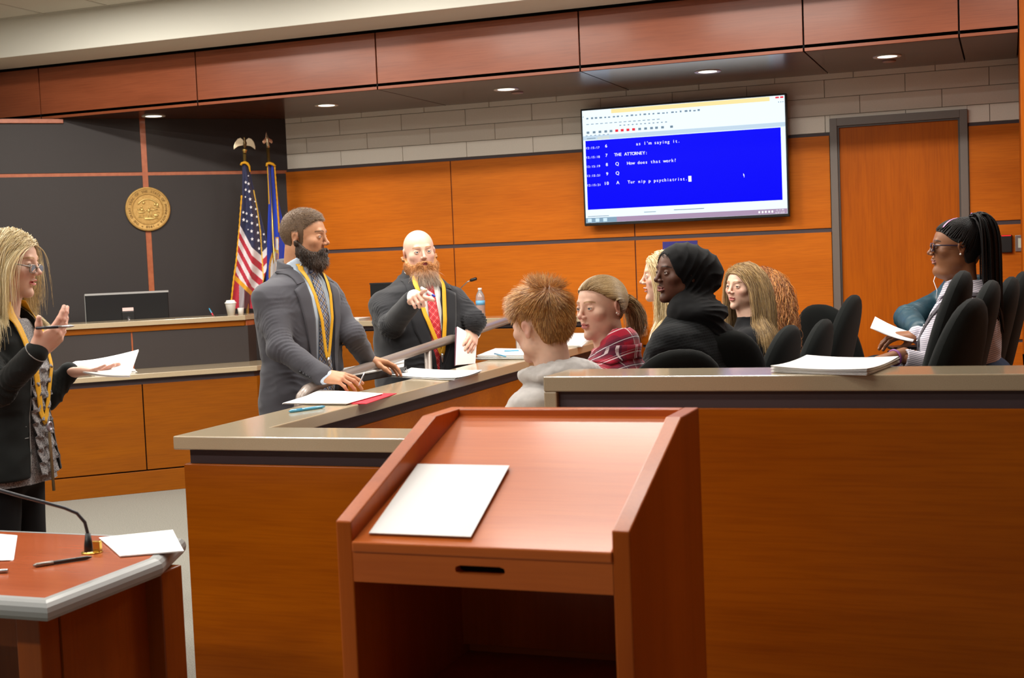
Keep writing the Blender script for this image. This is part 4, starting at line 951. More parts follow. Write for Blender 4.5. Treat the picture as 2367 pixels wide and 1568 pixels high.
# ---------------------------------------------------------------- hands
def hand_sdf(t, curl=((20, 25, 15),) * 4, spread=(6, 2, -3, -8), thumb=(35, 20, 20), sc=1.0, thr=None):
    """wrist at origin, fingers along +y, back of hand +z, thumb on the side t (+1/-1); curls bend towards -z"""
    kn = [(.027, .090, .002), (.009, .094, .004), (-.010, .090, .003), (-.028, .082, -.001)]; ln = [(.041, .025, .021), (.045, .029, .022), (.042, .027, .021), (.032, .020, .019)]; rr = [.0092, .0094, .0088, .0078]
    fs = [cap((0, -.012, 0), (0, .012, 0), .0235, .0235), (ell((0, .045, 0), (.038, .052, .0135)), .02), (ell((t * .022, .035, -.009), (.017, .032, .014)), .014), (ell((-t * .024, .04, -.007), (.013, .034, .012)), .012)]
    tips = []
    for i in range(4):
        x, y, z = kn[i]; p = V3(t * x, y, z); fs.append((cap((t * x * .45, .02, 0), p, .011, .0098), .012)); a = 0; sp = math.radians(spread[i])
        for j in range(3):
            a += math.radians(curl[i][j]); d = V3(math.sin(sp) * t * math.cos(a), math.cos(sp) * math.cos(a), -math.sin(a)); q = p + d * ln[i][j]
            fs.append((cap(p, q, rr[i] * (1 - .07 * j), rr[i] * (.93 - .08 * j)), .004)); p = q
        tips.append((p, d))
    a0, a1, a2 = [math.radians(v) for v in thumb]; p = V3(t * .022, .022, -.008); dn = math.radians(25 if thr is None else thr); a = a0
    for L, r0, r1, da in ((.042, .0145, .0115, 0), (.032, .0112, .0105, a1), (.026, .0105, .0085, a2)):
        a -= da * .6; d = V3(t * math.sin(a) * math.cos(dn), math.cos(a) * math.cos(dn), -math.sin(dn)); dn += da * .35; q = p + d * L; fs.append((cap(p, q, r0, r1), .008)); p = q
    tips.append((p, d))
    f = U(fs, .008)
    return (lambda P: f(P / sc) * sc), tips
def frame(fwd, up):
    y = nrm(fwd); x = nrm(np.cross(y, up)); z = np.cross(x, y); return np.stack([x, y, z], 1)
def add_hand(parts, o, fwd, back, t, skin, nails=True, h=.0024, **kw):
    f, tips = hand_sdf(t, **kw); R = frame(fwd, back); base, shade, lip = [S3(q) for q in SKIN[skin]]; g = xf(f, o, R)
    c0 = np.array(o) + R @ V3(0, .07, -.01)
    def col(P):
        Q = (P - o) @ R; n = vnoise(Q * 60); w = np.clip(.25 * n + .25 * (Q[:, 1] > .1), 0, 1)[:, None]; C = base * (1 - w) + shade * w
        for p, d in tips:
            m = (np.linalg.norm(Q - p + d * .001, axis=1) < .0095) & ((Q - p) @ nrm(np.cross(np.cross(d, V3(0, 0, 1)), d)) > .0045); C[m] = base * .6 + S3('F0D8D0') * .4
        return C
    parts.sdf(g, c0 - .155, c0 + .155, h, col); return g, R
# ---------------------------------------------------------------- ribbons and draped strips
def strip(f, pts, w, o=.003, thick=.002, n=40, side=None, wprof=None):
    """ribbon of width w along 3-D polyline pts laid on surface f"""
    pts = np.array(pts, float); s = np.concatenate([[0], np.cumsum(np.linalg.norm(np.diff(pts, axis=0), axis=1))]); u = np.linspace(0, s[-1], n)
    Pc = np.stack([np.interp(u, s, pts[:, i]) for i in range(3)], 1)
    k = np.ones(5) / 5; Pp = np.pad(Pc, ((2, 2), (0, 0)), mode='edge'); Ps = np.stack([np.convolve(Pp[:, i], k, 'valid') for i in range(3)], 1); Ps[0] = Pc[0]; Ps[-1] = Pc[-1]; Pc = Ps
    Pc = project(f, Pc, o); N = grad(f, Pc); T = np.gradient(Pc, axis=0); T /= np.linalg.norm(T, axis=1, keepdims=True) + 1e-9; S_ = np.cross(T, N)
    ww = w if wprof is None else w * np.interp(np.linspace(0, 1, n), *wprof); ww = np.broadcast_to(ww, (n,))
    G = np.stack([project(f, Pc + S_ * (ww * q)[:, None] * .5, o, 3) for q in (-1, -.5, 0, .5, 1)], 1)
    return G
def patch(f, A, B, o=.004, n=24, m=7):
    """surface patch between polylines A and B laid on f"""
    def rs(p):
        p = np.array(p, float); s = np.concatenate([[0], np.cumsum(np.linalg.norm(np.diff(p, axis=0), axis=1))]); u = np.linspace(0, s[-1], n); return np.stack([np.interp(u, s, p[:, i]) for i in range(3)], 1)
    a, b = rs(A), rs(B); G = np.stack([project(f, a * (1 - t) + b * t, o, 6) for t in np.linspace(0, 1, m)], 1); return G
def gridmesh(name, Gs, m, parent, thick=.002, outward=None, smooth=True):
    mb = MB()
    for G in Gs:
        G = np.array(G)
        if outward is not None:
            i, j = G.shape[0] // 2, G.shape[1] // 2; N = np.cross(G[i + 1 if i + 1 < G.shape[0] else i, j] - G[i - 1, j], G[i, min(j + 1, G.shape[1] - 1)] - G[i, j - 1])
            if N @ grad(outward, G[i, j][None])[0] < 0: G = G[:, ::-1]
        mb.grid(G, thick)
    return mb.build(name, m, parent, smooth=smooth)
# ================================================================ people
def nmath(nt, op, a, b=None, clamp=False):
    n = nt.nodes.new('ShaderNodeMath'); n.operation = op; n.use_clamp = clamp
    for i, v in enumerate((a, b)):
        if v is None: continue
        if hasattr(v, 'is_output'): nt.links.new(v, n.inputs[i])
        else: n.inputs[i].default_value = v
    return n.outputs[0]
def pattern_mat(name, base, layers, rough=.85, rot=0, bump=None, sheen=.2, noise=None):
    """layers: (axis expr (cx,cy,cz), period, start, end, colour, opacity) bands repeated along a direction in object space"""
    if name in MATS: return MATS[name]
    m = mat(name, base, rough, sheen=sheen, noise=noise, bump=bump); nt = m.node_tree; b = nt.nodes['Principled BSDF']
    tc = nt.nodes.new('ShaderNodeTexCoord'); sp = nt.nodes.new('ShaderNodeSeparateXYZ'); nt.links.new(tc.outputs['Object'], sp.inputs[0])
    if b.inputs['Base Color'].links: cur = b.inputs['Base Color'].links[0].from_socket
    else:
        rgb = nt.nodes.new('ShaderNodeRGB'); rgb.outputs[0].default_value = srgb(base); cur = rgb.outputs[0]
    for ax, per, s0, s1, col, op in layers:
        v = None
        for i in range(3):
            if ax[i]: t = nmath(nt, 'MULTIPLY', sp.outputs[i], ax[i] / per); v = t if v is None else nmath(nt, 'ADD', v, t)
        v = nmath(nt, 'FRACT', nmath(nt, 'ADD', v, 50.0)); k = nmath(nt, 'MULTIPLY', nmath(nt, 'GREATER_THAN', v, s0), nmath(nt, 'LESS_THAN', v, s1)); k = nmath(nt, 'MULTIPLY', k, op)
        mx = nt.nodes.new('ShaderNodeMix'); mx.data_type = 'RGBA'; nt.links.new(k, mx.inputs[0]); nt.links.new(cur, mx.inputs[6]); mx.inputs[7].default_value = srgb(col); cur = mx.outputs[2]
    nt.links.new(cur, b.inputs['Base Color']); return m
class Fig:
    """one person: an Empty on the floor turned with the torso; everything below is in its local frame (x right, y forward)"""
    def __init__(s, label, hpx, d, hh, hp, hr, th, sc=1.0, skin='fair', fem=0, fat=0, floor=0, neck=(0, -.035), w=1.0, dep=1.0, lv=None, lips=1, nose=1, open_=0, nk=.054, turn=0, group=None, nbz=-.165):
        s.sc, s.skin, s.floor = sc, skin, floor; s.hc = atd(hpx[0], hpx[1], d)
        Rt = rot3(th); s.R = Rt; nbw = s.hc + Rt @ V3(neck[0], neck[1], nbz * sc)
        s.t = thing('person', label, 'person', (nbw[0], nbw[1], floor), math.radians(th), group); s.o = V3(nbw[0], nbw[1], floor)
        s.hR = Rt.T @ rot3(hh, hp, hr); s.ho = s.L(s.hc); s.nb = s.L(nbw); n = s.nb[2]
        s.head = head_sdf(fem, fat, nose, lips, open_); s.hf = lambda P: s.head((P - s.ho) @ s.hR / sc) * sc
        if lv is None:
            lv = [(0, .058, .062), (-.035, .095, .078), (-.07, .15, .092), (-.12, .180, .108), (-.22, .178, .122), (-.40, .158, .112), (-.56, .178, .125), (-.68, .185, .128)]
        s.lv = [(n + z * sc, 0, (q[0] if q else 0), a * w * sc, b * dep * sc) for z, a, b, *q in lv]
        s.torso = loft(s.lv, 2.35); s.w = w
        s.neckf = U([cap(s.ho + s.hR @ (V3(0, -.026, -.055) * sc), s.nb + V3(0, .0, -.05), nk * sc, (nk + .006) * sc), (cap(s.ho + s.hR @ (V3(0, .02, -.09) * sc), s.nb + V3(0, .03, -.02), .03 * sc, .04 * sc), .03)], .02)
        s.shz = n - .095 * sc; s.bp = Parts(); s.sh = {sd: V3(sd * .172 * w * sc, -.005, s.shz) for sd in (-1, 1)}
    def L(s, p): return s.R.T @ (np.array(p, float) - s.o)
    def W_(s, p): return s.R @ np.array(p, float) + s.o
    def px(s, x, y, d): return s.L(atd(x, y, d))
    def H(s, p): return s.ho + s.hR @ (np.array(p, float) * s.sc)      # head frame -> local
    def do_head(s, brow='6A4A30', h=.0025, iris='brown', look=(0, 0), lipc=None, upto=-.03):
        k = s.sc; f = U([s.hf, (s.neckf, .018 * k)]); hc = head_col(s.skin, brow=brow, lipc=lipc)
        lo = s.ho - V3(.14, .14, .15) * k; hi = s.ho + V3(.14, .14, .135) * k; lo[2] = min(lo[2], s.nb[2] + upto - .03); lo = np.minimum(lo, s.nb - V3(.09, .09, 0) * k)
        lo[2] = s.nb[2] + upto - .03
        s.bp.sdf(f, lo, hi, h * k, lambda P: hc((P - s.ho) @ s.hR / k)); eyes(s.t, s.ho, s.hR, k, iris, look); s.headneck = f
    def arm(s, sd, el, wr, r=(.058, .046, .036)):
        """el, wr local points; returns sleeve primitives"""
        a = s.sh[sd]; k = s.sc; el = np.array(el, float); wr = np.array(wr, float)
        a = a - V3(sd * .02, 0, .01); return [(cap(a, a * .5 + el * .5, r[0] * k, (r[0] + r[1]) / 2 * k), .045), (cap(a * .5 + el * .5, el, (r[0] + r[1]) / 2 * k, r[1] * k), .02), (cap(el, wr, r[1] * k, r[2] * k), .02)]
    def coarse(s, prims, h=.014, inset=.014, lo=None, hi=None):
        c = S3(SKIN[s.skin][0]); f = off(U(prims, .04), -0); g = lambda P: f(P) + inset
        s.bp.sdf(g, lo, hi, h, c)
    def sleeve_cr(s, sd, el, wr, A=.007):
        a = s.sh[sd]; d1 = nrm(el - a); d2 = nrm(wr - el); return [(el, nrm(d1 + d2), .085, .034, A), (a * .55 + el * .45, nrm(d1 + V3(0, .5, 0)), .08, .05, A * .7), (wr - d2 * .05, d2, .05, .026, A * .6), (a + V3(-sd * .05, .06, -.06), nrm(V3(sd * .8, .2, .6)), .07, .035, A * .6)]
    def finish(s): s.bp.build('body', skin_mat(), s.t)
    def cloth(s, name, f, m, lo, hi, h=.007, col=None, amp=.004, sc=(14, 14, 8), seed=0, ridge=True, cr=None):
        if not hasattr(s, 'coat'): s.coat = f
        if cr: f = creases(f, cr)
        g = folds(f, amp, sc, seed, ridge) if amp else f; p = Parts(); p.sdf(g, lo, hi, h, col); return p.build(name, m, s.t)
    def legs_sit(s, m, seatz, r=.085, shoe=True, spread=.1):
        n = seatz - s.floor; k = s.sc; f = []
        for sd in (-1, 1):
            hip = V3(sd * .09, -.02, n + .09); kn = V3(sd * spread, .42, n + .07); an = V3(sd * spread, .45, .09); f += [cap(hip, kn, r, r * .72), (cap(kn, an, r * .7, .05), .03)]
        f.append((ell((0, -.03, n + .1), (.19 * s.w, .15, .11)), .05)); s.cloth('trousers', U(f, .03), m, (-.3, -.25, .03), (.3, .62, n + .3), .013, amp=.004)
        if shoe:
            for sd in (-1, 1): p = Parts(); p.sdf(U([cap((sd * spread, .44, .05), (sd * spread, .6, .035), .042, .036), cap((sd * spread, .43, .05), (sd * spread, .44, .1), .042, .04)], .03), (sd * spread - .08, .35, -.0), (sd * spread + .08, .68, .17), .009); p.build('shoe', mat('shoe_black', '18181A', .5), s.t)
    def legs_stand(s, m, hipz, cx=0, cy=-.02, spread=.1, r=.095, shoe='18181A'):
        f = [ell((cx, cy, hipz), (.17 * s.w * s.sc, .12 * s.sc, .12))]
        for sd in (-1, 1): f += [(cap((cx + sd * .085, cy, hipz - .03), (cx + sd * spread, cy + .02, .48), r, r * .68), .03), (cap((cx + sd * spread, cy + .02, .48), (cx + sd * spread, cy - .01, .08), r * .68, .055), .03)]
        s.cloth('trousers', U(f, .03), m, (cx - .35, cy - .25, .02), (cx + .35, cy + .25, hipz + .14), .011, amp=.005, sc=(10, 10, 6))
        for sd in (-1, 1): p = Parts(); x = cx + sd * spread; p.sdf(U([cap((x, cy, .045), (x, cy + .14, .032), .043, .036)], .03), (x - .08, cy - .09, -.002), (x + .08, cy + .23, .1), .008); p.build('shoe', mat('shoe_black', shoe, .4), s.t)
def trace(f, X, Z, o=0, y0=.6, n=40, ymin=-.03):
    P = np.stack([np.asarray(X, float), np.full(len(X), y0), np.asarray(Z, float)], 1)
    for _ in range(n): P[:, 1] = np.maximum(P[:, 1] - np.clip((f(P) - o) * .8, -.02, .1), ymin)
    return P
def fpatch(f, A, B, o=.005, n=26, m=7):
    """patch between two (x,z) polylines traced onto the front of f"""
    def rs(p):
        p = np.array(p, float); s = np.concatenate([[0], np.cumsum(np.linalg.norm(np.diff(p, axis=0), axis=1))]); u = np.linspace(0, s[-1], n); return np.stack([np.interp(u, s, p[:, i]) for i in range(2)], 1)
    a, b = rs(A), rs(B); G = np.stack([a * (1 - t) + b * t for t in np.linspace(0, 1, m)], 1); P = trace(f, G[..., 0].ravel(), G[..., 1].ravel(), o); return P.reshape(n, m, 3)
def fstrip(f, pts, w, o=.004, n=30, wprof=None):
    pts = np.array(pts, float); s = np.concatenate([[0], np.cumsum(np.linalg.norm(np.diff(pts, axis=0), axis=1))]); u = np.linspace(0, s[-1], n); c = np.stack([np.interp(u, s, pts[:, i]) for i in range(2)], 1)
    T = np.gradient(c, axis=0); T /= np.linalg.norm(T, axis=1, keepdims=True); N = np.stack([-T[:, 1], T[:, 0]], 1); ww = np.full(n, w) if wprof is None else w * np.interp(np.linspace(0, 1, n), *wprof)
    return fpatch(f, c - N * ww[:, None] / 2, c + N * ww[:, None] / 2, o, n, 5)
HL = ([-.12, -.06, -.03, -.012, .01, .03, .05, .075, .11], [-.06, -.062, -.055, .012, .02, .032, .052, .068, .075])
def scalp(fig, N, seed, hl=HL, up=None, zmin=None):
    r = np.random.RandomState(seed); D = r.randn(N * 3, 3); D /= np.linalg.norm(D, axis=1, keepdims=True); P = V3(0, -.008, .03) + D * .11; P = project(fig.head, P, .0, 5)
    m = P[:, 2] > np.interp(P[:, 1], *hl); P = P[m][:N]; G = grad(fig.head, P); return P, G, r
def hair_cap(fig, thick, col, m, hl=HL, name='hair_base', extra=None, h=.004, parent=None, amp=0, tf=None):
    def region(P): return (np.interp(P[:, 1], *hl) - P[:, 2]) * .75
    cr = U([ell((0, -.008, .030), (.076, .100, .086)), (ell((0, .0, -.03), (.062, .075, .07)), .02)], .02)
    g = inter(lambda P: cr(P) - (thick if tf is None else tf(P)), region, thick * .8)
    if extra: g = U([g, (extra, .01)], .01)
    if amp: g0 = g; g = folds(g0, amp, (60, 60, 25), 3)
    k = fig.sc; w = lambda P: g((P - fig.ho) @ fig.hR / k) * k; p = Parts(); p.sdf(w, fig.ho - .19 * k, fig.ho + .19 * k, h, S3(col)); return p.build(name, m, parent or fig.t)
def hair_cols(r, N, cols, var=.18):
    C = np.array([S3(c) for c in cols])[r.randint(0, len(cols), N)]; return C * (1 + var * (r.rand(N, 1) * 2 - 1))
def hair_mat(): return mat('hair', 'FFFFFF', .42, vcol=True, spec=.5, sheen=.15)
def add_strands(fig, Q, rad, C, name='hair', taper=.3, m=None, sides=3, parent=None):
    p = Parts(); V, F, Cc = strand_mesh(Q, np.broadcast_to(rad, (len(Q),)), C, taper, sides); p.add(V, F, Cc); return p.build(name, m or hair_mat(), parent or fig.t)
def toloc(fig, Q): return fig.ho + (Q * fig.sc) @ fig.hR.T
def glasses(fig, m, r=(.021, .017), round_=False, dz=0, temple=True, th=1.0):
    t = Parts(); mb = MB()
    for s in (-1, 1):
        pts = []
        for k in range(25):
            a = 2 * PI * k / 24; n = 2.0 if round_ else 3.2; c, q = math.cos(a), math.sin(a); rr = (abs(c) ** n + abs(q) ** n) ** (-1 / n)
            pts.append(fig.H((s * .0325 + r[0] * rr * c, .103 - .006 * abs(s * .0325 + r[0] * rr * c) / .05, .004 + dz + r[1] * rr * q)))
        mb.tube(pts, .0016 * th * (1.0 if round_ else 1.35), 6, cap=False)
        if temple: mb.tube([fig.H((s * .0545, .098, .012 + dz)), fig.H((s * .072, .07, .012 + dz * .6)), fig.H((s * .081, .0, .010)), fig.H((s * .082, -.014, .0))], .0016 * th * (.8 if round_ else 1.5), 6)
    mb.tube([fig.H((-.0125, .104, .008 + dz)), fig.H((0, .107, .011 + dz)), fig.H((.0125, .104, .008 + dz))], .0014, 6)
    o = mb.build('glasses', m, fig.t, smooth=True); l = MB()
    for s in (-1, 1):
        c = [fig.H((s * .0325 + r[0] * .97 * math.cos(a), .102, .004 + dz + r[1] * .97 * math.sin(a))) for a in np.linspace(0, 2 * PI, 20)[:-1]]; l.add(c, [tuple(range(19))])
    l.build('lens', mat('lens_clear', 'FFFFFF', .05, trans=1.0, spec=.5), o)
def suit(F, jm, lv_pad, V, arms, hem, cut=.006, hb=.0065, seed=0, amp=.006, open_low=.02, x0=0, lapw=.055, slv=None, notch=None):
    """jacket with V opening; V = [(z, half width)]; returns torso-only surface"""
    tor = off(F.torso, lv_pad); zs = [v[0] for v in V]; ws = [v[1] for v in V]
    def wedge(P): return np.maximum((np.abs(P[:, 0] - x0) - np.interp(P[:, 2], zs, ws)) * .9, .02 - P[:, 1])
    pad = U([tor] + [(ell(F.sh[sd] + V3(-sd * .03, 0, .004), V3(.07, .062, .05) * F.sc), .04) for sd in (-1, 1)], .03)
    tj = sub(pad, wedge, .004); col_ = cap(F.nb + V3(0, -.012, -.03), F.nb + V3(0, -.022, .035) * V3(1, 1, 1), .074 * F.sc, .072 * F.sc); col_ = inter(col_, half(nrm((0, .3, 1)), F.nb + V3(0, 0, .018 * F.sc)), .006); tj = U([tj, (sub(col_, wedge, .004), .02)], .02); neckcut = cap(F.nb + V3(0, .01, -.06), F.nb + V3(0, -.015, .2), .060 * F.sc, .066 * F.sc); tj = sub(tj, neckcut, .006)
    full = U([tj] + arms, .03); full = inter(full, half((0, 0, -1), (0, 0, hem)), .006); return tor, pad, full
def clampT(Q, T):
    d = np.linalg.norm(Q - T, axis=2); k = np.minimum(d.argmin(1), Q.shape[1] - 1)
    for i in range(len(Q)): Q[i, k[i]:] = Q[i, k[i]]
    return Q
M_HAIRBASE = mat('hair_base', 'FFFFFF', .6, vcol=True)
def short_hair(F, cols, N, seed, Ls, Lt, comb, base, hl=HL, thick=.006, thtop=.016, rad=.0011, tuft=None, wav=0.0):
    tf = lambda P: thick + (thtop - thick) * np.clip((P[:, 2] - .05) / .05, 0, 1)
    hair_cap(F, thtop, base, M_HAIRBASE, hl, tf=tf, h=.0035)
    P, G, r = scalp(F, N, seed, hl); top = np.clip((P[:, 2] - .045) / .05, 0, 1); L = Ls + (Lt - Ls) * top; L = L * (.7 + .6 * r.rand(len(P)))
    D = comb(P, G, top) + r.randn(len(P), 3) * .12; D /= np.linalg.norm(D, axis=1, keepdims=True)
    if tuft: D, L = tuft(P, D, L, r)
    thr = thick + (thtop - thick) * top; P = P + G * (thr * .55)[:, None]
    Q = grow(P, D, L, 7, F.head, .002, grav=.03); add_strands(F, toloc(F, Q), rad, hair_cols(r, len(P), cols))
def beard(F, cols, N, seed, L0, Lc, base, zlow=-.13, drop=.6, thick=.008, must=True, chin_ext=0, rad=.001, wav=.0, top=-.02):
    """beard over jaw, chin and lip"""
    def region(P):      # positive = inside the beard area
        x, y, z = np.abs(P[:, 0]), P[:, 1], P[:, 2]
        ub = np.interp(y, [-.02, .0, .03, .055, .075, .095, .12], [top + .03, top, -.045, -.062, -.062, -.045, -.045])
        a = ub - z; a = np.where(y < -.012, -1, a); lipm = ((x / .019) ** 2 + ((z + .0575) / .0085) ** 2 < 1) & (y > .07); a = np.where(lipm, -.01, a); return a
    ch = [(ell((0, .062, -.115 - chin_ext * .5), (.04 + chin_ext * .2, .03 + chin_ext * .1, .025 + chin_ext * .6)), .02)] if chin_ext else []
    body = U([off(F.head, thick)] + ch, .02); g = lambda P: smax(body(P), -region(P) * .8, .006); k = F.sc
    g2 = folds(g, thick * .4, (120, 120, 60), 2)
    p = Parts(); p.sdf(lambda P: g2((P - F.ho) @ F.hR / k) * k, F.ho - .2 * k, F.ho + .13 * k, .0036, S3(base)); bo = p.build('beard', M_HAIRBASE, F.t)
    r = np.random.RandomState(seed); D = r.randn(N * 6, 3); D[:, 2] = -np.abs(D[:, 2]) * .8 + .1; D[:, 1] = np.abs(D[:, 1]); D /= np.linalg.norm(D, axis=1, keepdims=True); P = project(body, V3(0, .01, -.05) + D * .09, 0, 5)
    m = region(P) > .002; P = P[m][:N]; G = grad(body, P); c = np.clip((P[:, 1] - .03) / .05, 0, 1) * np.clip((-.06 - P[:, 2]) / .04, 0, 1); L = (L0 + (Lc - L0) * c) * (.6 + .8 * r.rand(len(P)))
    Dn = G * .55 + V3(0, .1, -drop) + r.randn(len(P), 3) * .22; Dn /= np.linalg.norm(Dn, axis=1, keepdims=True); Q = grow(P, Dn, L, 8, F.head, .001, grav=.08, wav=wav, wn=9)
    kk = np.clip((P[:, 1] - .05) / .03, 0, 1) * np.clip((-.07 - P[:, 2]) / .03, 0, 1); cc = hair_cols(r, len(P), cols[:-1]); gr = S3(cols[-1]); cc = cc * (1 - .7 * kk[:, None]) + gr * .7 * kk[:, None] if len(cols) > 1 else cc
    add_strands(F, toloc(F, Q), rad, cc, 'beard_hair', parent=bo); return bo
def long_hair(F, N, seed, cols, base, coll, L, part=0.0, hl=HL, rad=.0014, M=26, thick=.012, grav=.16, wav=.004, wn=12, back=.0, capn=True, mask=None, swirl=None, o=.006, lift=.3, fr=0, guard=(.105, .082, .098), sweep=.9):
    if capn: hair_cap(F, thick, base, M_HAIRBASE, hl, h=.004)
    P, G, r = scalp(F, N, seed, hl)
    if mask is not None: k = mask(P); P, G = P[k], G[k]
    sx = np.sign(P[:, 0] - part + r.randn(len(P)) * .004); top = np.clip((P[:, 2] - .03) / .06, 0, 1)
    D = np.stack([sx * (.4 + .6 * top), -back - sweep * np.clip((P[:, 1] + .01) / .06, 0, 1), -.5 + 0 * top], 1) + G * lift + r.randn(len(P), 3) * .05
    P0 = toloc(F, P + G * (thick + .001)); D0 = D @ F.hR.T; D0 /= np.linalg.norm(D0, axis=1, keepdims=True)
    Ls = (L[0] + (L[1] - L[0]) * r.rand(len(P))) * (1 + .12 * top); off_ = 0; gd = ell((0, .10, -.042), guard); ct = getattr(F, 'coat', None); c0 = coll; coll = (lambda X: np.minimum(np.minimum(c0(X), ct(X) - .008), gd((X - F.ho) @ F.hR / F.sc) * F.sc)) if ct else (lambda X: np.minimum(c0(X), gd((X - F.ho) @ F.hR / F.sc) * F.sc))
    Q = grow(P0, D0, Ls, M, lambda X: coll(X) - (thick * .8) * np.clip(1 - (F.ho[2] - .02 - X[:, 2]) / .1, 0, 1), o * .6, grav=grav, wav=wav, wn=wn, rng=r, field=swirl, stiff=.8 if swirl else .5)
    Q[:, 1:] += (r.randn(len(P), 1, 3) * .004)
    Qh = (Q - F.ho) @ F.hR / F.sc; bad = ((Qh[..., 1] > .078) & (np.abs(Qh[..., 0]) < .075) & (Qh[..., 2] < .055)).any(1) | ((Qh[..., 1] > .112) & (Qh[..., 2] > -.12)).any(1); Q = Q[~bad]
    add_strands(F, Q, rad, hair_cols(r, len(Q), cols)); return Q

# ---------------------------------------------------------------- man in the grey suit
def man_grey():
    hx = 20.45 - math.degrees(math.atan((704 - 1183) / 3095))
    F = Fig('bearded man in a grey suit with plaid tie, leaning on the handrail', (703, 549), 6.22, hx - 90 - 22, -4, 0, hx - 90 - 42, sc=1.06, skin='tan', fat=.2, w=1.12, dep=1.08, neck=(0, -.05), nk=.060, nbz=-.135)
    k = F.sc; n = F.nb[2]; F.do_head(brow='4A3424', iris='brown', look=(8, -4))
    wrw = atx(742, 872, -2.86) + V3(0, 0, .012); dwr = float((wrw - EYE) @ FW); wr = F.L(wrw); el = F.px(648, 806, 6.0) + V3(.0, 0, 0); wl = F.L(atx(848, 834, -2.93) + V3(0, 0, .01)); ell_ = F.px(815, 775, 6.32)
    F.sh = {1: V3(.192 * k, -.01, n - .12 * k), -1: V3(-.19 * k, .0, n - .12 * k)}
    a1 = F.arm(1, el, wr, (.062, .054, .042)); a2 = F.arm(-1, ell_, wl, (.060, .052, .040))
    jm = mat('suit_grey', '4C4B51', .85, sheen=.12, noise=(900, .35, '3E3D43'), bump=(900, .15, .001)); hem = n - .80 * k
    btn = n - .52 * k; V = [(hem - .1, .085), (btn, .056), (n - .25 * k, .066), (n - .1, .078), (n + .02, .082), (n + .1, .08)]
    tor, pad, full = suit(F, jm, .014, V, a1 + a2, hem)
    ja = F.cloth('jacket', full, jm, (-.5, -.4, hem - .02), (.5, .75, n + .04), .0062, amp=.005, sc=(7, 7, 11), seed=3, cr=F.sleeve_cr(1, el, wr, .0055) + F.sleeve_cr(-1, ell_, wl, .005) + [((.14, .08, n - .45 * k), (.5, 0, 1), .09, .08, .005), ((.02, .1, n - .55 * k), (-.2, 0, 1), .07, .06, .005)])
    # shirt, cuffs, collar
    sm = mat('shirt_pale_blue', 'C9D9EA', .8, sheen=.1)
    shf = U([F.torso, (cap(F.nb + V3(0, .005, -.05), F.ho + F.hR @ V3(0, -.02, -.10) * k, .068 * k, .064 * k), .02)], .02); shf = inter(shf, half(nrm((0, -.35, 1)), F.nb + V3(0, 0, .028)), .004)
    cu = []
    for w_, e_ in ((wr, el), (wl, ell_)): d_ = nrm(w_ - e_); cu.append((cap(w_ - d_ * .06, w_ + d_ * .016, .034 * k, .036 * k), .004))
    F.cloth('shirt', U([shf] + cu, .01), sm, (-.42, -.3, hem), (.5, .75, n + .09), .007, amp=.003, seed=6)
    # lapels
    G = []
    for s in (-1, 1):
        A = [(s * .088, n + .01), (s * .082, n - .03), (s * .06, n - .19 * k)]; B = [(s * .145, n - .035), (s * .152, n - .07), (s * .115, n - .12)]
        inn = [(s * .084, n - .005), (s * .060, n - .19 * k), (s * .016, btn + .005)]
        G.append(fpatch(pad, [(s * .086, n + .004), (s * .079, n - .06)], [(s * .118, n - .012), (s * .128, n - .072)], .009))
        G.append(fpatch(pad, [(s * .080, n - .055), (s * .067, n - .25 * k), (s * .057, btn + .005)], [(s * .150, n - .095), (s * .130, n - .22 * k), (s * .062, btn + .0)], .008))
    gridmesh('lapels', G, jm, ja, .0035, pad)
    b = MB()
    for z, x in ((btn - .005, .072),): P = trace(pad, [x], [z], .006)[0]; b.lathe([(.011, -.002), (.011, .002), (.002, .003)], (0, 0, 0)); b.v = [tuple(P + V3(v[0], v[2] + .0, v[1])) for v in b.v]
    b.build('button', M_BLACK, ja, smooth=True)
    # sleeve buttons, pocket flap
    gridmesh('pocket_flap', [fpatch(pad, [(.105, n - .60 * k), (.20, n - .585 * k)], [(.102, n - .655 * k), (.205, n - .64 * k)], .008)], jm, ja, .004, pad)
    gridmesh('pocket_flap', [fpatch(pad, [(-.105, n - .60 * k), (-.19, n - .585 * k)], [(-.102, n - .655 * k), (-.195, n - .64 * k)], .008)], jm, ja, .004, pad)
    d_ = nrm(wr - el); sb = MB(); sd_ = nrm(np.cross(d_, V3(0, 0, 1)))
    for q in range(4):
        c = wr - d_ * (.03 + .018 * q) + sd_ * .036 - V3(0, 0, .022); P = project(U(a1, .02), [c], .002)[0]; sb.tube([P - V3(0, .003, 0), P + sd_ * .005], .006, 8)
    sb.build('sleeve_buttons', mat('button_dark', '2A2A2E', .3), ja, smooth=True)
    # collar wings, tie, lanyard
    cw = [fpatch(F.neckf, [(s * .012, n + .022), (s * .05, n + .045)], [(s * .05, n - .035), (s * .082, n + .02)], .014, 10, 5) for s in (-1, 1)]
    gridmesh('collar', [fpatch(shf, [(s * .006, n + .028), (s * .046, n + .04)], [(s * .048, n - .045), (s * .070, n + .008)], .009, 12, 6) for s in (-1, 1)], sm, F.t, .003, shf)
    tm = pattern_mat('tie_plaid', '3A4566', [((1, 0, 1), .034, .1, .32, '9AA2B4', .55), ((1, 0, -1), .034, .1, .32, '9AA2B4', .55), ((1, 0, 1), .034, .6, .68, 'D8B668', .9), ((1, 0, -1), .034, .6, .68, 'D8B668', .9), ((1, 0, 1), .034, .8, .88, '1E2540', .8), ((1, 0, -1), .034, .8, .88, '1E2540', .8)], rough=.5)
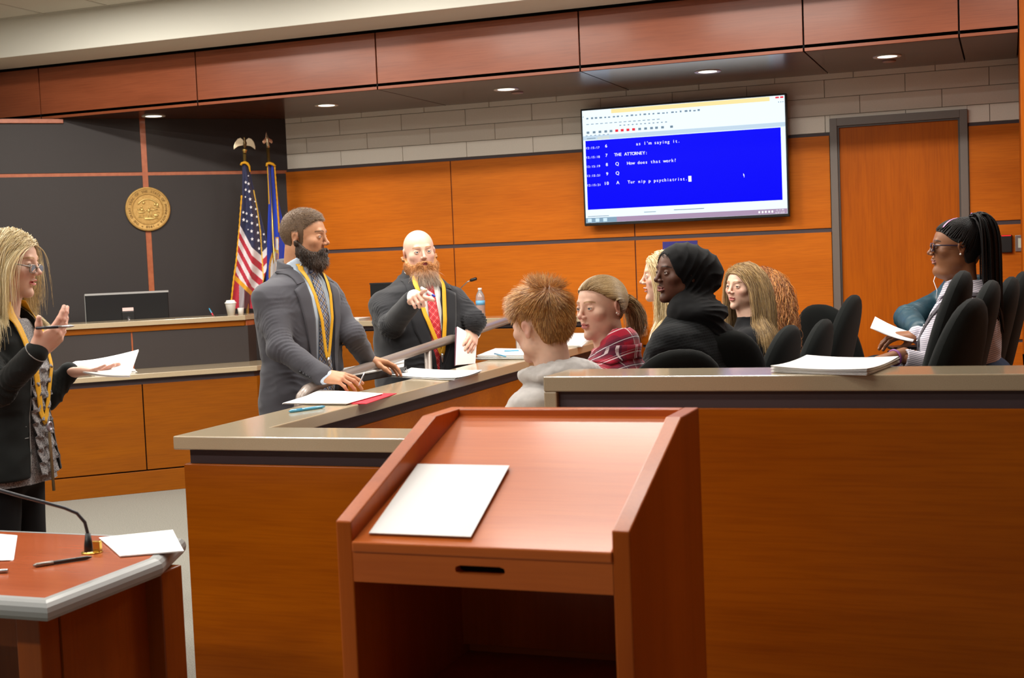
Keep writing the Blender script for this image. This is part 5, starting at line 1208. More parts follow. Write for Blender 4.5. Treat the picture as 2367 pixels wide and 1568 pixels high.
    tb = btn - .10; tie = fstrip(shf, [(0, n + .008), (.0, n - .05), (-.004, n - .3), (-.006, tb + .05), (-.008, tb)], 1, .012, 40, ([0, .06, .12, .85, 1], [.05, .034, .05, .095, .012]))
    to = gridmesh('tie', [tie], tm, F.t, .004, shf); kp = trace(shf, [0], [n - .012], .012)[0]
    p = Parts(); p.sdf(folds(ell(kp, (.025, .014, .026)), .002, (80, 80, 20)), kp - .05, kp + .05, .004); p.build('tie_knot', tm, to, color=False)
    ly = mat('lanyard_yellow', 'E0A81C', .55, noise=(220, .35, 'B98412')); lo_ = n - .40 * k
    ls = [fstrip(pad, [(s * .062, n + .022), (s * .068, n - .01), (s * .05, n - .15), (s * .012 - .004, lo_ + .03), (-.004, lo_)], .019, .013, 34) for s in (-1, 1)]
    lo = gridmesh('lanyard', ls, ly, F.t, .0018, pad); cp = trace(pad, [-.004], [lo_ - .012], .014)[0]
    MB().tube([cp + V3(0, 0, .02), cp, cp - V3(0, 0, .02)], [.007, .008, .004], 8).build('clasp', M_STEEL, lo, smooth=True)
    # hands
    add_hand(F.bp, wr + nrm(wr - el) * .004, F.L(atd(850, 884, dwr - .03)) - wr, F.R.T @ (V3(0, 0, 1) - FW * .55), -1, F.skin, sc=1.06, curl=((12, 18, 12), (18, 24, 15), (24, 26, 16), (30, 28, 18)), thumb=(38, 12, 10))
    add_hand(F.bp, wl, F.L(atx(892, 838, -2.86) + V3(0, 0, -.005)) - wl, V3(-.2, -.1, 1), 1, F.skin, sc=1.05, curl=((14, 22, 15),) * 4, thumb=(30, 10, 8))
    F.coarse([(F.torso)] + a1 + a2 + [cap(F.nb, F.nb + V3(0, 0, .1), .05)], lo=(-.4, -.3, hem), hi=(.5, .7, n + .06), inset=.016, h=.016); F.finish()
    F.legs_stand(mat('trousers_grey', '46454B', .85), hem + .06, spread=.13)
    # hair and beard
    comb = lambda P, G, top: G * (.35 + .4 * top[:, None]) + np.stack([0 * top - .25 * top, .75 * top + .1, -.65 * (1 - top)], 1)
    short_hair(F, ('6A4E34', '7C5E40', '503A28', '94785A'), 9000, 5, .005, .016, comb, '5C452F', thick=.0030, thtop=.010, rad=.0006, hl=([-.12, -.06, -.036, -.031, .003, .007, .020, .025, .05, .07, .11], [-.06, -.06, -.05, .022, .024, -.035, -.035, .03, .057, .074, .08]))
    beard(F, ('3A281C', '4C3624', '2C1E16', '5A3E28'), 3600, 7, .012, .022, '3A2A1E', thick=.006, drop=.5)
    pen_o = F.t; a_ = F.L(atd(829, 892, dwr - .06)); b_ = F.L(atd(838, 872, dwr - .05))
    q = thing('pen', 'dark metal pen held in the right hand of the man in grey', 'pen', tuple(F.W_(a_))); dl = F.W_(b_) - F.W_(a_); MB().tube([(0, 0, 0), tuple(dl * .2), tuple(dl), tuple(dl * 1.5)], [.001, .003, .0035, .0035], 8).build('barrel', M_STEEL, q, smooth=True)
    return F
man_grey()
# portfolio and pad under his hands, resting on the handrail
pf = thing('portfolio', 'black leather portfolio with a paper pad held on the handrail by the man in grey', 'portfolio', (0, 0, 0))
c0 = [atx(785, 856, -2.98), atx(935, 830, -2.98), atx(940, 850, -2.86), atx(800, 874, -2.875)]; ce = sum(c0) / 4; pf.location = tuple(ce)
Q0 = [c - ce for c in c0]; g = MB(); nn = nrm(np.cross(Q0[1] - Q0[0], Q0[3] - Q0[0])); nn = nn * np.sign(nn[2])
def slab(Q, lo, hi, grow_=1.0):
    m_ = MB(); v = [tuple(q * grow_ + nn * lo) for q in Q] + [tuple(q * grow_ + nn * hi) for q in Q]; fl = [(0, 1, 2, 3), (7, 6, 5, 4)] + [(i, i + 4, (i + 1) % 4 + 4, (i + 1) % 4) for i in range(4)]; m_.add(v, fl); return m_
slab(Q0, -.034, -.028).build('cover', mat('leather_black', '17171A', .35, coat=.2), pf, bevel=.002); slab(Q0, -.001, .003).build('cover', mat('leather_black', '17171A', .35, coat=.2), pf, bevel=.001)
slab([q * .97 for q in Q0], -.028, -.0015).build('pages', mat('page_dark', '3A3A3C', .6), pf)
slab([Q0[0] * .96, Q0[1] * .98, Q0[2] * .9, Q0[3] * .9], .0035, .009).build('paper_pad', M_PAPER, pf)
MB().tube([tuple(Q0[2] * 1.0 + nn * -.006), tuple(Q0[2] * 1.03 - V3(0, 0, .03)), tuple(Q0[2] * .8 - V3(0, 0, .01))], .0025, 6).build('zip', M_STEEL, pf)
# ---------------------------------------------------------------- bald bearded man pointing
def man_bald():
    hv = 20.45 - math.degrees(math.atan((969 - 1183) / 3095))
    F = Fig('bald man with a long reddish beard in a dark suit, pointing with a marker', (969, 584), 7.5, hv - 180 + 13, -2, 3, hv - 180 + 24, sc=1.07, skin='pale', fat=1, w=1.28, dep=1.5, neck=(0, -.03), nk=.07, nbz=-.13,
            lv=[(0, .065, .07), (-.035, .10, .085), (-.07, .155, .092), (-.12, .180, .10), (-.22, .182, .118), (-.40, .178, .128), (-.54, .18, .132), (-.70, .175, .122)])
    k = F.sc; n = F.nb[2]; F.do_head(brow='A8703C', iris='blue', lipc='C8707A')
    F.sh = {1: V3(.215 * k, -.01, n - .13 * k), -1: V3(-.215 * k, .0, n - .13 * k)}
    el = F.px(905, 752, 7.3); wr = F.px(955, 694, 7.02); e2 = F.px(1098, 742, 7.5); w2_ = F.L(atx(1094, 762, -2.83))
    a1 = F.arm(1, el, wr, (.068, .060, .047)); a2 = F.arm(-1, e2, w2_, (.064, .056, .044))
    jm = mat('suit_charcoal', '29292C', .88, sheen=.15, noise=(900, .4, '1F1F22'), bump=(900, .15, .001)); hem = n - .80 * k; btn = n - .50 * k
    V = [(hem - .1, .05), (btn - .02, .002), (btn, .004), (n - .25 * k, .045), (n - .05, .07), (n + .02, .085), (n + .1, .085)]
    tor, pad, full = suit(F, jm, .014, V, a1 + a2, hem)
    ja = F.cloth('jacket', full, jm, (-.55, -.4, hem - .02), (.6, .95, n + .06), .0068, amp=.005, sc=(6, 6, 10), seed=8, cr=F.sleeve_cr(1, el, wr, .008) + F.sleeve_cr(-1, e2, w2_, .008) + [((.1, .2, n - .5 * k), (.5, 0, 1), .15, .07, .005)])
    sm = mat('shirt_white', 'EDEBE6', .8, sheen=.1)
    shf = U([F.torso, (cap(F.nb + V3(0, .005, -.05), F.nb + V3(0, -.0, .05), .074 * k, .07 * k), .02)], .02)
    cu = []
    for w_, e_ in ((wr, el), (w2_, e2)): d_ = nrm(w_ - e_); cu.append((cap(w_ - d_ * .06, w_ + d_ * .022, .038 * k, .041 * k), .004))
    F.cloth('shirt', U([shf] + cu, .01), sm, (-.45, -.3, hem), (.6, .95, n + .09), .008, amp=.003, seed=6)
    G = []
    for s in (-1, 1):
        G.append(fpatch(pad, [(s * .086, n + .004), (s * .074, n - .06)], [(s * .125, n - .012), (s * .135, n - .072)], .009))
        G.append(fpatch(pad, [(s * .074, n - .055), (s * .048, n - .25 * k), (s * .006, btn + .005)], [(s * .160, n - .095), (s * .125, n - .27 * k), (s * .014, btn)], .008))
    gridmesh('lapels', G, jm, ja, .0035, pad)
    tm = pattern_mat('tie_red', 'C8202C', [((1, 0, 1), .04, .1, .16, 'F0A8A0', .8), ((1, 0, -1), .04, .1, .16, 'F0A8A0', .8), ((1, 0, 1), .04, .5, .7, '9A1020', .6), ((1, 0, -1), .04, .5, .7, '9A1020', .6)], rough=.5)
    to = gridmesh('tie', [fstrip(shf, [(0, n + .0), (0, n - .1), (0, btn - .05)], 1, .012, 30, ([0, .1, 1], [.04, .045, .095]))], tm, F.t, .004, shf)
    ly = mat('lanyard_yellow', 'E0A81C'); lo_ = n - .40 * k
    lo = gridmesh('lanyard', [fstrip(pad, [(s * .07, n + .008), (s * .084, n - .03), (s * .06, n - .2), (s * .012 - .02, lo_ + .03), (-.02, lo_)], .024, .014, 30) for s in (-1, 1)], ly, F.t, .0018, pad)
    cp = trace(pad, [-.02], [lo_ - .012], .014)[0]; MB().tube([cp + V3(0, 0, .02), cp, cp - V3(0, 0, .03)], [.007, .008, .004], 8).build('clasp', M_STEEL, lo, smooth=True)
    # pointing hand with marker
    tgt = F.px(984, 660, 6.6); R1 = frame(tgt - wr, F.R.T @ V3(-.25, .1, 1.))
    add_hand(F.bp, wr + nrm(tgt - wr) * .012, tgt - wr, F.R.T @ (RT * -.5 + UP * .9), -1, F.skin, sc=1.12, curl=((0, 4, 4), (58, 80, 45), (64, 82, 45), (68, 82, 45)), thumb=(35, 15, 30))
    hdw = F.L(atx(1084, 815, -2.78)); add_hand(F.bp, w2_ + V3(0, 0, -.01), hdw - w2_, F.R.T @ V3(.9, -.35, .3), 1, F.skin, sc=1.12, curl=((18, 15, 10), (20, 18, 10), (24, 18, 12), (28, 20, 12)), thumb=(35, 15, 10))
    F.coarse([F.torso] + a1 + a2 + [cap(F.nb, F.nb + V3(0, 0, .1), .06)], lo=(-.45, -.3, hem), hi=(.5, .9, n + .06), inset=.018, h=.016); F.finish()
    F.legs_stand(mat('trousers_charcoal', '2E2E31', .88), hem + .06, spread=.14, r=.11)
    beard(F, ('C47E40', 'B06C34', 'D89A58', 'A8A298'), 6500, 7, .018, .07, 'B07C4C', thick=.009, drop=.9, chin_ext=.085, rad=.0009, wav=.004, top=-.03)
    wt = thing('wristwatch', 'smartwatch with silver case and black screen on the bald man\'s wrist', 'watch', tuple(F.W_(w2_))); d_ = nrm(F.R @ (hdw - w2_)); pr_ = nrm(np.cross(d_, V3(0, 0, 1))); q_ = nrm(np.cross(d_, pr_))
    ring = [tuple((pr_ * math.cos(a) + q_ * math.sin(a)) * .0335 - d_ * .0) for a in np.linspace(0, 2 * PI, 24)]; MB().tube(ring, .007, 6, flat=.5).build('strap', mat('strap_grey', 'B8B4AC', .4, metal=.3), wt, smooth=True)
    nn_ = nrm(-F.R @ V3(0, 0, 0) + EYE - F.W_(w2_)); nn_ = nrm(nn_ - d_ * (nn_ @ d_)); sd_ = np.cross(nn_, d_); c_ = nn_ * .034
    m_ = MB(); v = [tuple(c_ + sd_ * a * .018 + d_ * b * .02 + nn_ * c) for c in (0, .009) for b in (-1, 1) for a in (-1, 1)]; m_.add(v, [(0, 2, 3, 1), (4, 5, 7, 6), (0, 1, 5, 4), (2, 6, 7, 3), (0, 4, 6, 2), (1, 3, 7, 5)]); m_.build('case', M_STEEL, wt, bevel=.003)
    m_ = MB(); m_.add([tuple(c_ + sd_ * a * .014 + d_ * b * .016 + nn_ * .0095) for a, b in ((-1, -1), (1, -1), (1, 1), (-1, 1))], [(0, 1, 2, 3)]); m_.build('screen', M_BLACK, wt)
    # ring
    fr_ = hdw * .55 + w2_ * .45
    a_ = atd(973, 665, 6.87); b_ = atd(1006, 686, 6.84); q = thing('marker', 'white marker with blue tip in the pointing hand of the bald man', 'marker', tuple(a_)); dl = b_ - a_
    MB().tube([(0, 0, 0), tuple(dl * .02), tuple(dl * .8)], [.006, .0075, .0075], 10).build('barrel', mat('marker_white', 'F0F0F0', .35), q, smooth=True); MB().tube([tuple(dl * .8), tuple(dl * .94), tuple(dl)], [.0072, .006, .003], 10).build('tip', mat('marker_blue', '1A2CA0', .4), q, smooth=True)
    return F
man_bald()
# papers he holds upright on the wall
q = thing('notebook', 'maroon edged notebook with loose pages held upright by the bald man on the jury wall', 'notebook', (0, 0, 0))
A = [atx(1056, 757, -2.862), atx(1092, 782, -2.845), atx(1088, 842, -2.82), atx(1053, 846, -2.83)]; A2 = [atx(1054, 757, -2.86), atx(1060, 757, -2.86), atx(1057, 846, -2.83), atx(1052, 846, -2.83)]
ce = sum(A) / 4; q.location = tuple(ce); nv = nrm(np.cross(A[1] - A[0], A[3] - A[0]))
for i in range(5):
    m_ = MB(); off_ = nv * (.002 - .006 * i); Q = [a - ce + off_ + RT * (.004 * i) * (-1 if j in (0, 3) else .4) for j, a in enumerate(A)]
    m_.add([tuple(p) for p in Q] + [tuple(p + nv * .002) for p in Q], [(0, 1, 2, 3), (7, 6, 5, 4), (0, 4, 5, 1), (1, 5, 6, 2), (2, 6, 7, 3), (3, 7, 4, 0)]); m_.build('pages', M_PAPER, q)
m_ = MB(); Q = [a - ce + nv * .0 for a in A2]; m_.add([tuple(p) for p in Q] + [tuple(p + nv * .004 - UP * 0) for p in Q], [(0, 1, 2, 3), (7, 6, 5, 4), (0, 4, 5, 1), (1, 5, 6, 2), (2, 6, 7, 3), (3, 7, 4, 0)]); m_.build('cover', mat('maroon_cover', '6A3040', .5), q)

# ---------------------------------------------------------------- woman on the left
def woman():
    hv = 20.45 - math.degrees(math.atan((25 - 1183) / 3095))
    F = Fig('blond woman in black blazer at the left edge, holding a pen and papers', (22, 611), 4.75, hv - 90 - 24, -7, 0, hv - 90 - 30, sc=1.0, skin='pale', fem=1, w=.98, dep=1.05, neck=(0, -.05), nk=.048, nbz=-.15, open_=.6,
            lv=[(0, .055, .06), (-.035, .085, .075), (-.07, .14, .085), (-.12, .168, .10), (-.22, .165, .125), (-.38, .145, .112), (-.55, .178, .128), (-.66, .188, .135)])
    k = F.sc; n = F.nb[2]; F.do_head(brow='B08A5C', iris='blue', look=(0, -20), lipc='C87870')
    el = F.px(2, 905, 4.55); wr = F.px(84, 815, 4.50); e2 = F.px(112, 915, 4.98); w2_ = F.px(158, 862, 5.0)
    F.sh[1] = V3(.165, -.03, n - .10); F.sh[-1] = V3(-.165, 0, n - .10)
    a1 = F.arm(1, el, wr, (.056, .047, .038)); a2 = F.arm(-1, e2, w2_, (.054, .046, .036))
    jm = mat('blazer_black', '141716', .85, sheen=.1, bump=(900, .15, .001)); hem = n - .60
    V = [(hem - .1, .12), (n - .35, .06), (n - .2, .06), (n - .05, .07), (n + .1, .08)]
    tor, pad, full = suit(F, jm, .016, V, a1 + a2, hem)
    ja = F.cloth('blazer', full, jm, (-.5, -.35, hem - .02), (.45, .55, n + .04), .0065, amp=.005, sc=(7, 7, 10), seed=18, cr=F.sleeve_cr(1, el, wr, .007) + F.sleeve_cr(-1, e2, w2_, .006))
    pip = mat('piping_grey', '8A8A88', .6)
    ed = [(s * 1) for s in (1,)]; m_ = MB()
    for s in (-1, 1):
        zs = np.linspace(n, hem + .02, 26); P = trace(pad, s * (np.interp(zs, [v[0] for v in V], [v[1] for v in V]) + .004), zs, .003); m_.tube(list(P), .0018, 5)
    zz_ = [(.09, n - .42), (.17, n - .425), (.17, n - .465), (.09, n - .46)]; P = trace(pad, [v[0] for v in zz_], [v[1] for v in zz_], .003); m_.tube(list(P), .0016, 5)
    d_ = nrm(wr - el); c_ = wr + d_ * .0; u_ = nrm(np.cross(d_, V3(0, 0, 1))); v_ = np.cross(d_, u_); m_.tube([c_ + (u_ * math.cos(a) + v_ * math.sin(a)) * .041 for a in np.linspace(0, 2 * PI, 24)], .002, 5)
    m_.build('piping', pip, ja, smooth=True)
    bm = mat('blouse_print', 'A9A7A6', .9, sheen=.2, noise=(260, 1, '46444A'))
    bl = F.cloth('blouse', inter(F.torso, half((0, 0, 1), (0, 0, n - .05)), .01), bm, (-.3, -.25, hem - .03), (.3, .3, n), .008, amp=.006, sc=(20, 20, 8), seed=5)
    # ruffles down the front
    zz2 = np.linspace(n - .19, hem + .0, 110); xs = np.linspace(-.055, .062, 26); X2, Z2 = np.meshgrid(xs, zz2); Q = trace(pad, X2.ravel(), Z2.ravel(), .002)
    fr_ = ((-(Q[:, 2] - n) + .006 * np.sin(Q[:, 0] * 110) + .004 * np.sin(Q[:, 0] * 260 + 1)) / .046) % 1; Q[:, 1] += .002 + .017 * fr_ ** 1.3 * (.75 + .25 * np.sin(Q[:, 0] * 170 + Q[:, 2] * 60)); G = [Q.reshape(110, 26, 3)]
    gridmesh('ruffles', G, bm, bl, .0015, pad)
    ly = mat('lanyard_yellow', 'E0A81C'); pts = [(s_, z_) for s_, z_ in ((.065, n + .02), (.075, n - .04), (.06, n - .2), (.02, n - .38), (.0, n - .42))]
    lo = gridmesh('lanyard', [fstrip(pad, [(s * x, z) for x, z in pts], .028, .014, 30) for s in (-1, 1)], ly, F.t, .0018, pad)
    bd = trace(pad, [.012], [n - .43], .03)[0]; m_ = MB(); m_.lathe([(.018, 0), (.018, .006), (.012, .008), (.012, .004), (.001, .004)], (0, 0, 0), 20); m_.v = [tuple(bd + V3(v[0], v[2], v[1])) for v in m_.v]; m_.build('badge_reel', mat('reel_silver', 'A09AA4', .35, metal=.5), lo, smooth=True)
    MB().tube([bd, bd - V3(0, 0, .03), bd - V3(-.004, -.006, .23)], [.002, .006, .006], 6).build('zip_pull', mat('pull_gold', '9A8A68', .4, metal=.5), lo, smooth=True)
    # skin: neck opening
    # raised right hand, fingers up, pen between; left hand carrying papers
    add_hand(F.bp, wr, F.px(150, 753, 4.52) - wr, F.R.T @ (FW * -.62 + RT * .5 - UP * .5), -1, F.skin, sc=1.02, curl=((14, 14, 10), (22, 18, 12), (30, 22, 14), (38, 26, 16)), thumb=(42, -10, -5), thr=-5, spread=(5, 2, -2, -4))
    add_hand(F.bp, w2_, F.px(215, 858, 5.0) - w2_, F.R.T @ V3(.1, .0, -1), 1, F.skin, sc=1.0, curl=((8, 8, 5),) * 4, thumb=(30, 5, 5), thr=-12)
    F.coarse([F.torso] + a1 + a2 + [cap(F.nb, F.nb + V3(0, 0, .1), .05)], lo=(-.4, -.3, hem), hi=(.5, .7, n + .06), inset=.018, h=.016); F.finish()
    F.legs_stand(mat('trousers_black', '17181A', .85), hem + .03, spread=.085, r=.092)
    br = lambda P: (np.abs(P[:, 0]) < 1)
    long_hair(F, 10500, 3, ('DCC898', 'D0B884', 'E6D6B0', 'C4A874'), 'BCA070', U([F.hf, (F.neckf, .02), off(F.torso, .035)], .03), (.25, .31), rad=.0009, thick=.008, grav=.3, wav=.003, back=.15, hl=([-.12, -.06, -.03, -.012, .01, .03, .05, .075, .11], [-.07, -.07, -.06, -.04, -.02, .015, .045, .068, .078]), lift=.4, guard=(.13, .098, .105), sweep=1.3)
    glasses(F, mat('wire_frame', '8A8680', .3, metal=.8), (.021, .013), dz=-.012)
    # pen
    a_ = atd(82, 759, 4.42); b_ = atd(172, 754, 4.42); q = thing('pen', 'black and silver pen between the raised fingers of the blond woman', 'pen', tuple(a_)); dl = b_ - a_
    MB().tube([(0, 0, 0), tuple(dl * .03), tuple(dl * .6)], [.003, .005, .005], 8).build('barrel', mat('pen_dark', '26262C', .3), q, smooth=True); MB().tube([tuple(dl * .6), tuple(dl * .9), tuple(dl)], [.005, .0045, .001], 8).build('tip', M_STEEL, q, smooth=True)
    # papers in the left hand
    G_ = np.zeros((12, 8, 3)); A, B_, C, D = [atd(x, y, d) for x, y, d in ((150, 850, 5.0), (300, 872, 4.86), (322, 838, 5.15), (175, 838, 5.25))]
    mb = MB(); ce = (A + B_ + C + D) / 4
    for q_ in range(3):
        for i in range(12):
            for j in range(8):
                s_, t_ = i / 11, j / 7; p_ = A * (1 - s_) * (1 - t_) + B_ * s_ * (1 - t_) + C * s_ * t_ + D * (1 - s_) * t_; G_[i, j] = p_ - ce + V3(0, 0, .045 * s_ ** 1.5 * t_ - .012 * math.sin(s_ * PI) * (1 - t_) + .0025 * q_)
        mb.grid(G_, .001)
    q = mb.build('paper_sheets', M_PAPER, smooth=True); q.location = tuple(ce); tag(q, 'curled white papers carried in the left hand of the blond woman', 'paper')
    return F
woman()
# ================================================================ the jurors
def seated(F, lv=None): pass
def boy():
    hv = 20.45 - math.degrees(math.atan((1258 - 1183) / 3095))
    F = Fig('red-haired boy in a grey hoodie seen from behind, nearest to the lectern', (1252, 752), 4.62, hv + 90 - 44, -6, -4, hv + 90 - 42, sc=1.1, skin='pale', floor=.12, neck=(.01, -.055), w=.95, nk=.050, nbz=-.145)
    k = F.sc; n = F.nb[2]; F.do_head(brow='A8703C', iris='blue', upto=-.05)
    e1 = V3(.24, .12, n - .40); e2 = V3(-.24, .12, n - .40); w1 = V3(.14, .34, n - .46); w2_ = V3(-.14, .34, n - .46)
    a1 = F.arm(1, e1, w1, (.058, .05, .04)); a2 = F.arm(-1, e2, w2_, (.058, .05, .04))
    hm = mat('hoodie_grey', 'BDB8B5', .92, sheen=.3, noise=(38, .55, 'A39E9C'), bump=(700, .2, .001))
    tor = off(F.torso, .012); ncut = cap(F.nb + V3(0, .04, -.04), F.nb + V3(0, .05, .2), .055 * k, .08 * k)
    hood = U([ell(F.nb + V3(0, -.06, -.005), (.125, .085, .05)), (ell(F.nb + V3(.075, .02, -.01), (.045, .085, .032)), .03), (ell(F.nb + V3(-.075, .02, -.01), (.045, .085, .032)), .03), (ell(F.nb + V3(0, -.11, -.06), (.10, .05, .075)), .04)], .03)
    full = sub(U([tor, (hood, .012)] + a1 + a2, .03), ncut, .012)
    F.cloth('hoodie', full, hm, (-.42, -.35, n - .75), (.42, .5, n + .09), .0065, amp=.006, sc=(12, 12, 14), seed=4, cr=F.sleeve_cr(1, e1, w1) + F.sleeve_cr(-1, e2, w2_) + [(F.nb + V3(0, -.08, -.02), (1, 0, .3), .12, .035, .008)])
    sl = F.nb + V3(-.06, -.0, -.03); MB().tube([F.nb + V3(-.10, .06, -.035), F.nb + V3(-.125, .0, -.04), F.nb + V3(-.11, -.06, -.045), F.nb + V3(-.06, -.10, -.04)], .003, 6)
    add_hand(F.bp, w1, V3(-.4, .6, -.2), V3(0, 0, 1), -1, F.skin, h=.004); add_hand(F.bp, w2_, V3(.4, .6, -.2), V3(0, 0, 1), 1, F.skin, h=.004)
    F.coarse([F.torso] + a1 + a2 + [cap(F.nb, F.nb + V3(0, 0, .1), .05)], lo=(-.35, -.3, n - .7), hi=(.35, .5, n), inset=.02, h=.018); F.finish()
    F.legs_sit(mat('jeans_blue', '3E4E68', .9), .6)
    hl = ([-.12, -.07, -.045, -.034, .004, .008, .016, .03, .05, .075, .11], [-.088, -.082, -.055, .026, .030, -.01, -.012, .03, .05, .07, .078])
    crown = V3(0, -.055, .108)
    def comb(P, G, top):
        d = P - crown; d /= np.linalg.norm(d, axis=1, keepdims=True) + 1e-9; ph = vnoise(P * 28)[:, None]; side = np.cross(G, d); return d * 1.0 + G * (.06 + .10 * top[:, None]) + side * (.8 * (ph - .5) + .15) + V3(0, 0, -.5) * (1 - top[:, None])
    def tuft(P, D, L, r):
        m = (np.linalg.norm(P - V3(.012, -.03, .11), axis=1) < .04); q = (np.abs(P[:, 1] + .012) < .042) & (P[:, 2] < .06); L[q] *= .42; D[m] = D[m] * .8 + V3(.1, -.3, .75) + r.randn(m.sum(), 3) * .3; L[m] *= .9; D /= np.linalg.norm(D, axis=1, keepdims=True); return D, L
    short_hair(F, ('C8883C', 'AE702C', 'DCA45C', '946028', 'E8BC78'), 14000, 15, .026, .046, comb, '96602A', hl=hl, thick=.006, thtop=.012, rad=.0007, tuft=tuft)
    return F
boy()

def plaid_girl():
    hv = 20.45 - math.degrees(math.atan((1390 - 1183) / 3095))
    F = Fig('girl in a red plaid shirt with a blond ponytail, looking back past the red-haired boy', (1390, 712), 5.02, hv + 90 + 41, -3, 2, hv + 90 - 35, sc=1.0, skin='pale', fem=1, floor=.12, neck=(.0, -.05), w=.93, dep=1.05, nk=.047, nbz=-.165)
    k = F.sc; n = F.nb[2]; F.do_head(brow='9A7448', iris='blue', lipc='C07A74', look=(10, 0))
    e1 = V3(.24, .10, n - .38); e2 = V3(-.25, .10, n - .38); w1 = V3(.12, .34, n - .36); w2_ = V3(-.12, .34, n - .36)
    a1 = F.arm(1, e1, w1, (.056, .048, .038)); a2 = F.arm(-1, e2, w2_, (.056, .048, .038))
    P_ = .105; L = []
    for ax in ((1, .25, 0), (0, .45, 1)):
        L += [(ax, P_, .05, .32, '5A2038', .55), (ax, P_, .12, .22, '2A1C34', .7), (ax, P_, .155, .185, 'E8D8DC', .8), (ax, P_, .60, .64, 'F0E0E4', .85), (ax, P_, .70, .715, 'E8D8DC', .6), (ax, P_, .80, .92, '6E1C34', .4)]
    pm = pattern_mat('plaid_flannel', 'B01836', L, rough=.92, sheen=.35, bump=(700, .2, .001))
    tor = off(F.torso, .012); col_ = cap(F.nb + V3(0, -.012, -.035), F.nb + V3(0, -.03, .03), .072, .070); ncut = cap(F.nb + V3(0, .02, -.06), F.nb + V3(0, -.0, .2), .052, .062)
    full = sub(U([tor, (col_, .015)] + a1 + a2, .03), ncut, .006)
    F.cloth('shirt', full, pm, (-.42, -.35, n - .7), (.42, .5, n + .07), .006, amp=.006, sc=(10, 10, 14), seed=9, cr=F.sleeve_cr(1, e1, w1, .006) + F.sleeve_cr(-1, e2, w2_, .006) + [((-.08, -.1, n - .12), (1, 0, .5), .12, .06, .006)])
    gridmesh('collar', [patch(off(full, 0), [F.nb + V3(s * .0, -.09, .03), F.nb + V3(s * .072, -.04, .03), F.nb + V3(s * .07, .03, .01)], [F.nb + V3(s * .0, -.115, -.02), F.nb + V3(s * .11, -.06, -.03), F.nb + V3(s * .10, .05, -.04)], .010, 16, 6) for s in (-1, 1)], pm, F.t, .003, full)
    add_hand(F.bp, w1, V3(-.4, .6, -.2), V3(0, 0, 1), -1, F.skin, h=.004); add_hand(F.bp, w2_, V3(.4, .6, -.2), V3(0, 0, 1), 1, F.skin, h=.004)
    F.coarse([F.torso] + a1 + a2 + [cap(F.nb, F.nb + V3(0, 0, .1), .05)], lo=(-.35, -.3, n - .7), hi=(.35, .5, n), inset=.02, h=.018); F.finish()
    F.legs_sit(MATS['jeans_blue'], .6)
    # hair drawn back into a ponytail
    cols = ('B0905E', '96774A', 'C8AC7E', '7E623C'); hl = ([-.12, -.06, -.03, -.012, .01, .03, .05, .07, .11], [-.055, -.05, -.03, .012, .028, .04, .056, .07, .078])
    hair_cap(F, .010, '80643E', M_HAIRBASE, hl, tf=lambda P: .004 + 0 * P[:, 2]); P, G, r = scalp(F, 8000, 31, hl); T = V3(0, -.112, .012)
    ff = lambda X, D, t: (lambda q: q / (np.linalg.norm(q, axis=1, keepdims=True) + 1e-9))(T - X)
    L_ = np.linalg.norm(P - T, axis=1) * 1.12; Q = grow(P + G * .006, nrm(V3(0, -1, .1)) + G * .25, L_, 14, off(F.head, .006), .002, field=ff, stiff=.4); Q = clampT(Q, T); add_strands(F, toloc(F, Q), .0010, hair_cols(r, len(P), cols, .22))
    N = 1500; r = np.random.RandomState(4); R0 = T + r.randn(N, 3) * .007; D0 = np.tile(V3(0, -1, .25), (N, 1)) + r.randn(N, 3) * .22
    coll = U([F.hf, (F.neckf, .02), off(F.torso, .03)], .02); Q = grow(toloc(F, R0), D0 @ F.hR.T, .125 + .05 * r.rand(N), 18, coll, .004, grav=.22, wav=.004, wn=7)
    add_strands(F, Q, .0013, hair_cols(r, N, cols, .22), name='ponytail')
    tie = F.H(T + V3(0, -.004, .0)); MB().tube([tie + F.hR @ V3(0, -.004, .0), tie + F.hR @ V3(0, -.016, .002)], .0155, 12).build('hair_tie', M_BLACK, F.t, smooth=True)
    for q, z in ((.0, -.0255), (.004, -.021)): 
        c = F.H((-.083, -.008 + q * 2, z)); p = Parts(); p.sdf(ell(c, (.0032,) * 3), c - .01, c + .01, .0012); p.build('earring', mat('pearl', 'F4EEE4', .15, coat=.6), F.t, color=False)
    return F
plaid_girl()

